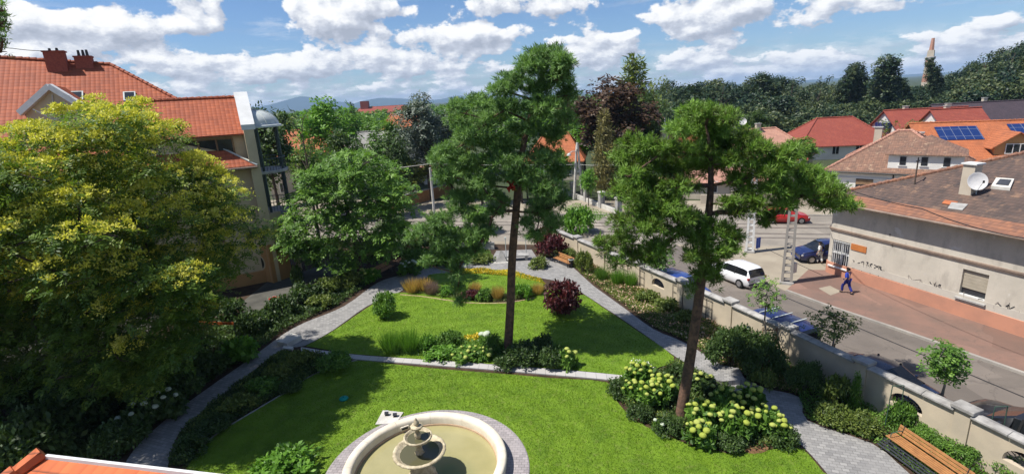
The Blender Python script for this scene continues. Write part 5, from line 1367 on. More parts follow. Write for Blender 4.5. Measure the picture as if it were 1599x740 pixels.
b9 = house_px('large distant building with red roof on the horizon below the blue hills', 598, 166, 420, .05, 46, 20, 5.0, 'stucco_white', 'tile_red', hip=6, name='distant_building', cat='building')
MB().box((-14, 0, AT(598, 166, 420).z + 1.5), (6, 6, 6)).build('roof_tower', 'tile_red', b9, local=True)
house_px('pale cottage at far left of the crossing behind the graffiti wall', 700, 262, 92, .3, 10, 8, 3.0, 'stucco_white', 'tile_salmon', hip=2)
# pale industrial bits in the forest on the right, tall lattice chimney tower
p = AT(1383, 171, 150); house('pale roofed building glimpsed inside the dark forest', (p.x, p.y, 0), .5, 9, 7, p.z - 2, 2.5, 'stucco_white', 'metal_pale', wins=False)
p = AT(1447, 128, 190); tw = root('transmission_tower', 'tall pale red and white tower rising above the forest', 'tower', (p.x, p.y, 0)); zt_ = HT((p.x, p.y, 0), 60)
mb = MB(); bw, tw_ = 2.5, 1.3
zs = np.linspace(0, zt_ - 4, 9)
for m_, sel in (('brick_red', 0), ('white_paint', 1)):
    mb = MB()
    for i in range(8):
        if i % 2 != sel: continue
        r0_, r1_ = bw + (tw_ - bw) * i / 8, bw + (tw_ - bw) * (i + 1) / 8
        mb.lathe((p.x, p.y, 0), [(r0_, zs[i]), (r1_, zs[i + 1])], 4)
    mb.build('shaft_section', 'tower_pink' if False else ('tile_salmon' if m_ == 'brick_red' else 'stucco_beige'), tw)
MB().lathe((p.x, p.y, 0), [(1.5, zt_ * .72), (1.6, zt_ * .72 + .8), (1.5, zt_ * .72 + 1)], 12).build('gallery', 'concrete', tw)
MB().tube([(p.x, p.y, zt_ - 4.2), (p.x, p.y, zt_)], [.8, .5], 6).build('mast', 'tile_salmon', tw)

# far hills
hx = [(380, 172), (420, 165), (445, 158), (470, 152), (500, 156), (530, 160), (560, 163), (590, 155), (640, 156), (680, 157), (715, 151), (740, 152), (800, 152), (900, 148), (1040, 140), (1200, 132), (1400, 122), (1700, 104)]
b_ = MB(); Yh = 7500
tops = spline([AT(x, y - 1.0, Yh) for x, y in hx], 5); tops = [Vector((t_.x, t_.y, max(t_.z, 25) + 8 * noise.noise(t_ * .002))) for t_ in tops]
tops = [Vector((tops[0].x - 3500, Yh, 10))] + tops + [Vector((tops[-1].x + 2000, Yh, 10))]
rows = []
for dy_, f_ in ((-1400, 0.0), (-900, .35), (-450, .72), (0, 1.0), (900, .6), (2200, 0)):
    rows.append([Vector((t_.x, t_.y + dy_ + 300 * noise.noise(Vector((t_.x * .0006, dy_ * .01, 2))), max(-1, t_.z * f_ * (1 + (.22 * noise.noise(Vector((t_.x * .0011, dy_ * .003, 5))) if 0 < f_ < 1 else 0))))) for t_ in tops])
vs = [q for r_ in rows for q in r_]; K = len(tops); fs = [(i * K + k, i * K + k + 1, (i + 1) * K + k + 1, (i + 1) * K + k) for i in range(len(rows) - 1) for k in range(K - 1)]
o = b_.add(vs, fs).build('hills', 'hill', smooth=True); struct(o)
# ================================================================== TREES
proto_tree('round', 11, 'round', .50, 1.0, 'leaf_green'); proto_tree('round2', 12, 'round', .50, 1.0, 'leaf_green')
proto_tree('dense', 13, 'round', .36, 2.0, 'leaf_dark'); proto_tree('tall', 14, 'tall', .42, 1.1, 'leaf_dark')
proto_tree('spruce', 15, 'spruce', .55, 1.1, 'leaf_dark'); proto_tree('wide', 16, 'wide', .42, 1.3, 'leaf_green'); proto_tree('open', 17, 'open', .42, 1.2, 'leaf_green')
proto_tree('sparse', 18, 'open', .30, .45, 'leaf_green')

# --- the tall slender pine on the upper lawn
Yp = G(793, 548).y
p1 = [(855,92,34,14),(880,103,20,13),(828,105,24,12),(868,122,28,13),(800,124,24,9),(840,138,28,13),(885,146,18,15),(785,142,22,8),(748,160,24,9),(718,170,20,9),(790,165,30,11),(852,170,32,14),(882,184,16,16),(758,186,32,10),(716,191,22,9),(820,202,30,11),(862,215,22,15),(733,214,30,11),(778,226,32,10),(700,236,26,9),(682,250,18,8),(728,255,32,10),(790,250,34,11),(846,246,26,14),(872,268,16,14),(698,275,26,9),(748,284,30,9),(812,276,30,11),(852,296,26,16),(873,312,15,17),(845,330,22,16),(862,350,16,14),(722,308,24,10),(764,306,20,7),(776,330,18,7),(832,368,15,8),(756,344,16,6),(788,312,14,6),(822,345,14,8)]
p1b = [(716,326,24,9),(690,344,26,9),(662,360,22,9),(644,372,15,7),(702,374,28,10),(733,362,24,8),(762,358,18,5),(692,398,22,9),(722,398,24,8),(666,408,14,5),(745,393,15,7),(711,424,15,9),(716,448,13,10),(720,468,10,7)]
p1 = [(a, b, c * .95, d * 1.15) for a, b, c, d in p1]; p1b = [(a, b, c, d * 1.2) for a, b, c, d in p1b]
cl = pxclumps(p1, Yp + .3, 1.9, 3, tint=.5) + pxclumps(p1b, Yp - 1.0, .8, 2, tint=.45)
tr1 = [G(793, 548)] + [AT(x, y, Yp + dy) for x, y, dy in ((797, 480, 0), (800, 400, 0), (806, 330, .1), (812, 260, .2), (826, 190, .3), (845, 130, .3), (857, 98, .2))]
hero_tree('tall_pine', 'tall slender pine on the upper lawn with a bare trunk and a drooping left limb', 'pine tree', tr1[0], tr1, (.25, .225, .21, .19, .14, .08, .03), cl, 46, 'leaf_pine', 'bark_pine', .25, .031, needle=17, shell=.62, tf=(.42, 1.0), crown_name='crown', under=.4, limbs=.5)
q = AT(799, 291, Yp - .35); rc = root('red_cloth', 'small bright red cloth caught in the tall pine just above its bare trunk', 'cloth', q)
mb = MB(); n_ = 7; vs = [q + Vector(((i / n_ - .5) * (.30 + .18 * math.sin(j * 1.1)) + .05 * math.sin(j * 2.3), .12 * math.sin(i * 1.3 + j * .9), (j / n_ - .5) * .55 * (.75 + .35 * math.sin(i * 1.2 + 1)) - .06 * math.cos(i * 1.7 + j))) for j in range(n_ + 1) for i in range(n_ + 1)]
vs += [v + Vector((0, .03, 0)) for v in vs]; N2 = (n_ + 1) ** 2
fs = [(j * (n_ + 1) + i, j * (n_ + 1) + i + 1, (j + 1) * (n_ + 1) + i + 1, (j + 1) * (n_ + 1) + i) for j in range(n_) for i in range(n_)]; fs += [tuple(k + N2 for k in reversed(f)) for f in fs]
mb.add(vs, fs).build('fabric', 'red_cloth', rc, smooth=True)
MB().tube([q + Vector((.0, .3, .25)), q + Vector((0, .02, .22))], .02, 4).build('tie', 'iron_dark', rc)

# --- the broad leaning pine in the hydrangea bed
B2 = G(1063, 648); Yq = B2.y
p2 = [(1080,180,24,10),(1110,178,26,9),(1137,186,14,7),(1063,200,20,9),(1105,204,32,12),(985,224,18,9),(1010,230,22,9),(973,246,18,9),(1035,236,26,11),(1085,236,32,12),(1130,226,28,12),(1165,216,22,11),(1000,258,28,10),(1050,262,32,11),(1105,258,34,12),(1150,250,30,12),(1190,232,22,10),(1216,246,24,10),(1240,236,18,9),(1200,265,32,11),(1250,266,24,10),(1275,280,24,10),(1300,300,22,10),(1322,320,18,8),(1250,298,26,11),(1210,295,28,12),(1178,318,16,13),(1200,340,15,9),(1225,320,18,9),(1290,318,23,8),(1155,283,20,10),(1060,288,28,10),(1012,290,24,9),(985,275,18,8),(1030,310,28,9)]
p2b = [(1000,328,24,11),(970,344,20,9),(1040,333,22,9),(1010,358,28,12),(975,374,20,11),(950,385,16,10),(936,376,11,8),(1030,383,24,11),(990,398,22,9),(962,410,11,8),(1018,403,18,7),(1100,352,26,9),(1132,362,22,9),(1150,374,16,8),(1094,376,24,11),(1122,394,24,10),(1085,400,22,10),(1110,418,18,9),(1090,430,14,8),(1120,438,11,8),(1142,390,14,7),(1078,452,8,7),(975,302,22,10),(1005,312,26,10),(1045,325,26,10),(1075,338,24,10),(1148,332,20,8),(1165,300,18,9),(1060,360,20,9),(1012,338,22,9),(1140,318,16,7)]
p2 = [(a, b, c * 1.05, d * 1.35) for a, b, c, d in p2]; p2b = [(a, b, c * 1.1, d * 1.5) for a, b, c, d in p2b]
cl = pxclumps(p2, Yq + .3, 1.7, 3, tint=.5) + pxclumps(p2b, Yq - .6, .9, 2, tint=.45)
tr2 = [B2] + [AT(x, y, Yq) for x, y in ((1076, 570), (1088, 490), (1097, 420), (1105, 350), (1110, 290), (1108, 230), (1102, 195))]
hero_tree('leaning_pine', 'broad spreading pine leaning over the hydrangea bed with a reddish trunk', 'pine tree', B2, tr2, (.24, .205, .19, .17, .13, .08, .03), cl, 54, 'leaf_pine_warm', 'bark_pine', .22, .028, needle=17, shell=.6, tf=(.45, 1.0), under=.4, limbs=.6)

# --- big golden rain tree at the left
pol = [(-420, 330), (-160, 230), (-40, 205), (20, 190), (90, 168), (180, 152), (235, 162), (290, 190), (300, 228), (340, 262), (390, 300), (428, 326), (438, 362), (410, 392), (385, 440), (345, 462), (330, 520), (300, 560), (262, 600), (190, 640), (100, 690), (-160, 700), (-420, 560)]
pts = scatter(pol, 760); cl = []; 
for x, y in pts:
    Y = 23.5 + rng.uniform(-4.5, 4.0); 
    Yg_ = G(x, min(y, 900)).y
    Y = min(26.5, Yg_ - 1.2) - rng.uniform(0, 4.5) if y > 440 else 23.0 + rng.uniform(-6.0, 4.2)
    c = AT(x, y, Y)
    if c.z < .6 or (y > 555 and x < 190): continue
    lx, ly = c.x + .63 * c.z, c.y + .157 * c.z      # where its shadow lands
    if lx > (-8.6 if ly < 21.5 else -6.6) and c.z > 2.5 and ly < 24.5:
        Y = rng.uniform(24.0, 28.0); c = AT(x, y, Y)
        if y > 500 or c.z < .6 or rng.random() < .35: continue
    r_ = rng.uniform(.62, 1.15); rp_ = FOC / Y
    while r_ > .3 and not inpoly(np.array([(x, y - r_ * rp_ * .75), (x + r_ * rp_ * .85, y), (x + r_ * rp_ * .6, y - r_ * rp_ * .55)]), pol).all(): r_ -= .08
    if r_ <= .3: continue
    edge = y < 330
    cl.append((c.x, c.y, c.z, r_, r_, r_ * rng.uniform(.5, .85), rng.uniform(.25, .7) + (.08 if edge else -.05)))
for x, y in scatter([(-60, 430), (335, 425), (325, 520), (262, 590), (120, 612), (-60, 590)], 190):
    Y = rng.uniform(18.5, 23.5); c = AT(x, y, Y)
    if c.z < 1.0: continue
    r_ = rng.uniform(.6, .95); cl.append((c.x, c.y, c.z, r_, r_, r_ * .6, rng.uniform(.1, .45)))  # low clumps tinted darker: shade under the crown put into leaf colour
bk = G(120, 660); bk = Vector((bk.x - .5, 23.0, 0))
tr3 = [bk] + [bk + Vector(v) for v in ((.2, .1, 2), (.0, .4, 4.2), (.8, .6, 6.5), (1.2, .8, 9), (1.6, .8, 11.5))]
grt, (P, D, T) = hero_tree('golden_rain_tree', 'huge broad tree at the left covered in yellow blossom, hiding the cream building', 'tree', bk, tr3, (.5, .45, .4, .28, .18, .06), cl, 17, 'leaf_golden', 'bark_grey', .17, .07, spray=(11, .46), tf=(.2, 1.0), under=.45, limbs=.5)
# yellow flower panicles on the sunny upper twigs
cz = np.array([c[:6] for c in cl]); n_ = 0; FP = []; FA = []; FT = []
for c in cl:
    px, py = PIX(c[:3])
    prob = np.interp(py, [150, 300, 380, 440, 500, 600], [1.0, 1.0, .8, .4, .12, .0])
    fld = math.sin(c[0] * 1.1 + 1.3 * math.sin(c[2] * .9)) * math.cos(c[2] * 1.5 + c[1] * .8)
    prob *= 1.0 if fld > -.3 else .35
    if rng.random() > prob: continue
    for k in range(rng.integers(14, 30)):
        d = rng.normal(size=3); d[2] = abs(d[2]) + .35; d[0] -= .2; d /= np.linalg.norm(d); o_ = np.array(c[:3]) + d * np.array(c[3:6]) * rng.uniform(.95, 1.15)
        m_ = 28; t_ = rng.random(m_)[:, None]; FP.append(o_ + rng.normal(0, .10, (m_, 3)) * (1.3 - t_) * np.array([1.3, 1.3, .55]) + np.array([0, 0, .16]) * t_); FA.append(nrm(rng.normal(size=(m_, 3)) + np.array([0, 0, .6]))); FT.append(np.clip(rng.normal(.5, .28) + rng.normal(0, .12, m_), 0, 1))
P = np.concatenate(FP); A = np.concatenate(FA); S = nrm(np.cross(A, rng.normal(size=A.shape)))
blades('blossom', P, A, S, .12, .055, np.concatenate(FT), 'blossom_yellow', grt)

put_tree('dense', 'broadleaf_tree', 'dark neighbouring tree beyond the left edge shading the undergrowth', (-31.5, 19.5, 0), 12.5, 6.0, 'leaf_dark')
# --- layered green tree between the building and the far bench
bg_ = G(563, 432); Yg = bg_.y
pol = [(450, 322), (485, 266), (522, 240), (570, 238), (612, 256), (633, 290), (636, 330), (622, 366), (603, 392), (560, 412), (520, 418), (475, 408), (442, 378), (440, 345)]
cl = []
for x, y in scatter(pol, 150):
    Y = Yg + rng.uniform(-3.0, 2.6); c = AT(x, y, Y); 
    if c.z < 1.0: continue
    r_ = rng.uniform(.8, 1.35); cl.append((c.x, c.y, c.z, r_, r_, rng.uniform(.24, .4), rng.uniform(.3, .75)))
tr4 = [bg_] + [bg_ + Vector(v) for v in ((0, .1, 2), (-.2, .2, 4), (-.4, .2, 6), (-.3, .1, 7.6))]
hero_tree('layered_tree', 'bright green tree with layered horizontal branches beside the cream building', 'tree', bg_, tr4, (.26, .22, .18, .12, .04), cl, 15, 'leaf_green', 'bark_grey', .25, .12, spray=(7, .42), tf=(.2, 1.0), under=.5, limbs=.7)

# --- pine branch reaching in at the top left corner
Yc = 13.0; cl = pxclumps([(-30, 10, 30, 20), (-8, 30, 18, 12), (-15, 55, 22, 10), (-5, 75, 14, 10), (4, 35, 12, 14), (2, 60, 12, 10), (-60, 40, 30, 20), (-70, 80, 30, 16), (2, 12, 10, 8), (-100, 30, 40, 30)], Yc, .5, 2)
pb_ = Vector((AT(-420, 100, Yc).x, Yc, 0)); zt_ = AT(-60, 20, Yc).z
hero_tree('pine_tree', 'dark pine whose branch tips reach in at the top left corner above the roof', 'pine tree', pb_, [pb_, pb_ + U3 * 6, pb_ + U3 * 12, pb_ + Vector((.3, 0, zt_))], (.25, .2, .15, .05), cl, 60, 'leaf_pine', 'bark_pine', .13, .022, needle=10)

# --- middle and far trees: (kind, x, top y, distance, width px, material, name, label)
far_ = [
 ('round', 405, 151, 62, 92, 'leaf_dark', 'broadleaf_tree', 'dark broad tree behind the balcony dome'),
 ('round2', 352, 146, 72, 44, 'leaf_dark', 'broadleaf_tree', 'dark tree top peeping over the orange wing roof'),
 ('round2', 505, 147, 80, 88, 'leaf_bright', 'broadleaf_tree', 'tall bright green tree standing highest against the blue hills'),
 ('sparse', 466, 165, 52, 70, 'leaf_olive', 'bare_branched_tree', 'thin tree with bare dark branches right of the domed balconies'),
 ('spruce', 548, 158, 110, 26, 'leaf_dark', 'spruce_tree', 'small dark spruce tip against the blue hills'),
 ('round', 548, 168, 98, 80, 'leaf_green', 'broadleaf_tree', 'mid green tree right of the tall bright green tree'),
 ('round2', 600, 182, 84, 66, 'leaf_green', 'broadleaf_tree', 'green tree right of the grey roofed cottage'),
 ('round', 530, 196, 68, 60, 'leaf_dark', 'broadleaf_tree', 'darker tree in front of the grey roofed cottage'),
 ('round2', 610, 205, 66, 56, 'leaf_dark', 'broadleaf_tree', 'dark tree above the near layered tree on its right'),
 ('round', 480, 222, 60, 70, 'leaf_green', 'broadleaf_tree', 'leafy tree just right of the lower balconies'),
 ('dense', 655, 138, 72, 96, 'leaf_greyish', 'willow_tree', 'grey-green round-headed tree left of the tall pine'),
 ('round2', 722, 150, 96, 60, 'leaf_olive', 'broadleaf_tree', 'yellowish tree peeping beside the shoulder of the tall pine'),
 ('round', 640, 244, 72, 70, 'leaf_olive', 'broadleaf_tree', 'yellow-green low tree behind the pale lamp pole'),
 ('round2', 700, 232, 75, 60, 'leaf_green', 'broadleaf_tree', 'green tree above the graffiti wall'),
 ('round', 600, 262, 62, 60, 'leaf_green', 'broadleaf_tree', 'green tree beside the left end of the graffiti wall'),
 ('round2', 868, 232, 70, 56, 'leaf_green', 'broadleaf_tree', 'green tree hiding the foot of the half hidden orange roof'),
 ('round', 742, 322, 52, 56, 'leaf_green', 'small_tree', 'small green tree at the garden end left of the tall pine trunk'),
 ('round2', 612, 340, 50, 62, 'leaf_dark', 'small_tree', 'small dark tree at the garden end beyond the left bench'),
 ('round', 672, 350, 50, 50, 'leaf_green', 'small_tree', 'small green tree at the garden end below the slim white pole'),
 ('open', 858, 345, 48, 46, 'leaf_copper', 'small_tree', 'small dark purple tree at the garden end right of the tall pine trunk'),
 ('round2', 1012, 285, 62, 60, 'leaf_green', 'broadleaf_tree', 'green tree on the near side of the pillar fence'),
 ('round', 822, 262, 68, 50, 'leaf_dark', 'broadleaf_tree', 'dark tree just behind the trunk top of the tall pine'),
 ('round2', 912, 165, 90, 50, 'leaf_bright', 'broadleaf_tree', 'light green tree between the tall pine and the copper beech'),
 ('dense', 948, 112, 78, 136, 'leaf_copper', 'copper_beech', 'large dark purple-brown copper beech behind the crossing'),
 ('dense', 1008, 138, 84, 74, 'leaf_dark', 'broadleaf_tree', 'dark broad tree below the feathery tip of the tall fir'),
 ('round', 748, 236, 66, 70, 'leaf_green', 'street_tree', 'green street tree across the crossing left of the tall pine trunk'),
 ('round2', 812, 250, 66, 60, 'leaf_bright', 'street_tree', 'light green street tree across the crossing behind the tall pine trunk'),
 ('spruce', 990, 80, 88, 104, 'leaf_olive', 'fir_tree', 'tall sparse fir with a feathery tip rising behind the copper beech'),
 ('open', 1022, 110, 84, 50, 'leaf_olive', 'broadleaf_tree', 'thin greyish tree right of the tall fir'),
 ('spruce', 943, 168, 66, 56, 'leaf_gold_conifer', 'golden_conifer', 'golden tinged conifer in front of the copper beech'),
 ('round', 985, 240, 64, 60, 'leaf_dark', 'broadleaf_tree', 'dark tree behind the stone pillar fence'),
 ('round2', 1062, 262, 68, 60, 'leaf_dark', 'broadleaf_tree', 'dark tree seen through the left half of the broad pine'),
 ('round', 918, 262, 62, 26, 'leaf_bright', 'young_tree', 'small yellow-green tree beside the twin white pole'),
 ('round2', 1180, 172, 104, 42, 'leaf_dark', 'broadleaf_tree', 'dark bushy tree directly behind the pale chimney'),
 ('round', 1440, 186, 80, 58, 'leaf_olive', 'broadleaf_tree', 'golden-green tree in front of the deep red roof'),
 ('open', 1392, 182, 80, 40, 'leaf_olive', 'broadleaf_tree', 'wispy light green tree left of the golden-green tree'),
 ('round2', 1252, 214, 78, 56, 'leaf_green', 'broadleaf_tree', 'green tree between the red hipped roof and the broad pine'),
 ('round', 1150, 262, 70, 60, 'leaf_green', 'broadleaf_tree', 'green tree behind the white lattice pole'),
 ('round2', 1080, 128, 140, 66, 'leaf_forest', 'forest_tree', 'round dark tree at the left end of the forest skyline'),
 ('round', 1195, 108, 150, 50, 'leaf_forest', 'forest_tree', 'tallest round tree near the middle of the forest skyline'),
 ('open', 1130, 122, 150, 50, 'leaf_forest', 'forest_tree', 'open crowned tree left of the middle of the forest skyline'),
 ('open', 1240, 116, 150, 44, 'leaf_forest', 'forest_tree', 'ragged tree right of the tallest round forest tree'),
]
for f in far_: px_tree(f[0], f[1], f[2], f[3], f[4], f[7], f[5], f[6], base_r={'tall': 1.7, 'spruce': 2.7, 'open': 3.2, 'sparse': 3.2, 'wide': 4.4}.get(f[0], 3.6), cat='tree')
for (k, x, yt, Y, wd, ln, lb_) in [('open', 1272, 122, 150, 26, .2, 'small wind-bent tree on the forest skyline above the red hipped roof'), ('tall', 1302, 113, 150, 20, .3, 'wind-bent slender tree on the forest skyline left of the very thin one'), ('tall', 1331, 110, 150, 13, .05, 'very thin upright tree on the forest skyline'), ('tall', 1352, 118, 150, 20, .3, 'short leaning poplar left of the big leaning poplar'),
        ('tall', 1388, 92, 145, 34, .34, 'big leaning poplar highest on the forest skyline'), ('tall', 1370, 102, 148, 26, .34, 'leaning poplar touching the big leaning poplar on its left'), ('tall', 1478, 112, 150, 15, .14, 'slender tree just right of the tall pink and white tower'), ('tall', 1488, 96, 150, 16, .3, 'thin leaning tree well right of the tower'), ('tall', 1426, 132, 150, 16, .2, 'low pointed tree left of the tower'), ('open', 1528, 82, 140, 40, .2, 'ragged tree leaning over the forest near the right edge'), ('open', 1575, 78, 135, 50, .1, 'broad high tree crown at the right end of the forest skyline')]:
    px_tree(k, x, yt - 12, Y, wd * 1.1, lb_, 'leaf_forest', 'forest_tree', 'trees on the forest skyline', {'tall': 1.7}.get(k, 3.2), lean=(0, ln))
# dense mass woods as one mass each
def wood(nm, label, rows, mat, leaf, dens_):
    cl = []
    for (x, yt, Y, wd) in rows:
        p = AT(x, yt, Y); r_ = wd / 2 * Y / FOC; top = p.z
        el_ = rng.uniform(.9, 1.5); tt = rng.uniform(.15, .85)
        for k in range(15):
            a = rng.uniform(0, 6.28); q = rng.random() ** .6; dz = math.sqrt(max(0, 1 - q * q))
            z = max(.5, top - r_ * el_ * (1.02 - dz) * 1.1 - r_ * .22)
            cl.append((p.x + math.cos(a) * q * r_ * .8, Y + math.sin(a) * q * r_ * .8, z, r_ * rng.uniform(.2, .36), r_ * rng.uniform(.2, .36), r_ * rng.uniform(.16, .3), tt + rng.uniform(-.15, .15)))
    P, D, T = clumps_pts(cl, dens_, under=.3); A, S = leaf_dirs(D); k = len(P)
    o = blades(nm, P, A, S, leaf * rng.uniform(.6, 1.4, k), leaf * .5 * rng.uniform(.7, 1.3, k), T, mat); tag(o, label, 'forest', kind='stuff'); print(nm, k)
sky_ = [(1030, 140), (1075, 136), (1120, 136), (1150, 139), (1180, 128), (1200, 126), (1230, 137), (1265, 140), (1300, 138), (1340, 140), (1375, 138), (1400, 138), (1440, 138), (1480, 130), (1520, 112), (1540, 98), (1570, 84), (1600, 72), (1660, 64)]
rows = []
for Y, dy, n_ in ((185, -9, 46), (160, 2, 46), (138, 18, 44), (120, 36, 42)):
    for k in range(n_):
        x = 1030 + (1700 - 1030) * (k + rng.uniform(0, 1)) / n_; yt = np.interp(x, [s[0] for s in sky_], [s[1] for s in sky_]) + dy + rng.uniform(-8, 9)
        rows.append((x, yt, Y + rng.uniform(-8, 8), rng.uniform(8, 17) * FOC / Y))
wood('forest', 'dense dark green forest filling the skyline behind the houses on the right', rows, 'leaf_forest', .75, 7.5)
rows = []
for Y, z_, n_ in ((130, 9.0, 46), (190, 10.5, 50), (290, 11.5, 60), (460, 12.5, 70)):
    for k in range(n_):
        x = 380 + 700 * (k + rng.uniform(0, 1)) / n_; lo = AT(x, 300, Y); 
        zz = z_ + rng.uniform(-1.5, 1.2); yt = PIX((lo.x, Y, zz))[1]; rows.append((x, yt, Y, 10 * FOC / Y))
wood('distant_woodland', 'low distant tree belt across the town in front of the blue hills', rows, 'leaf_green', 1.2, 3.0)

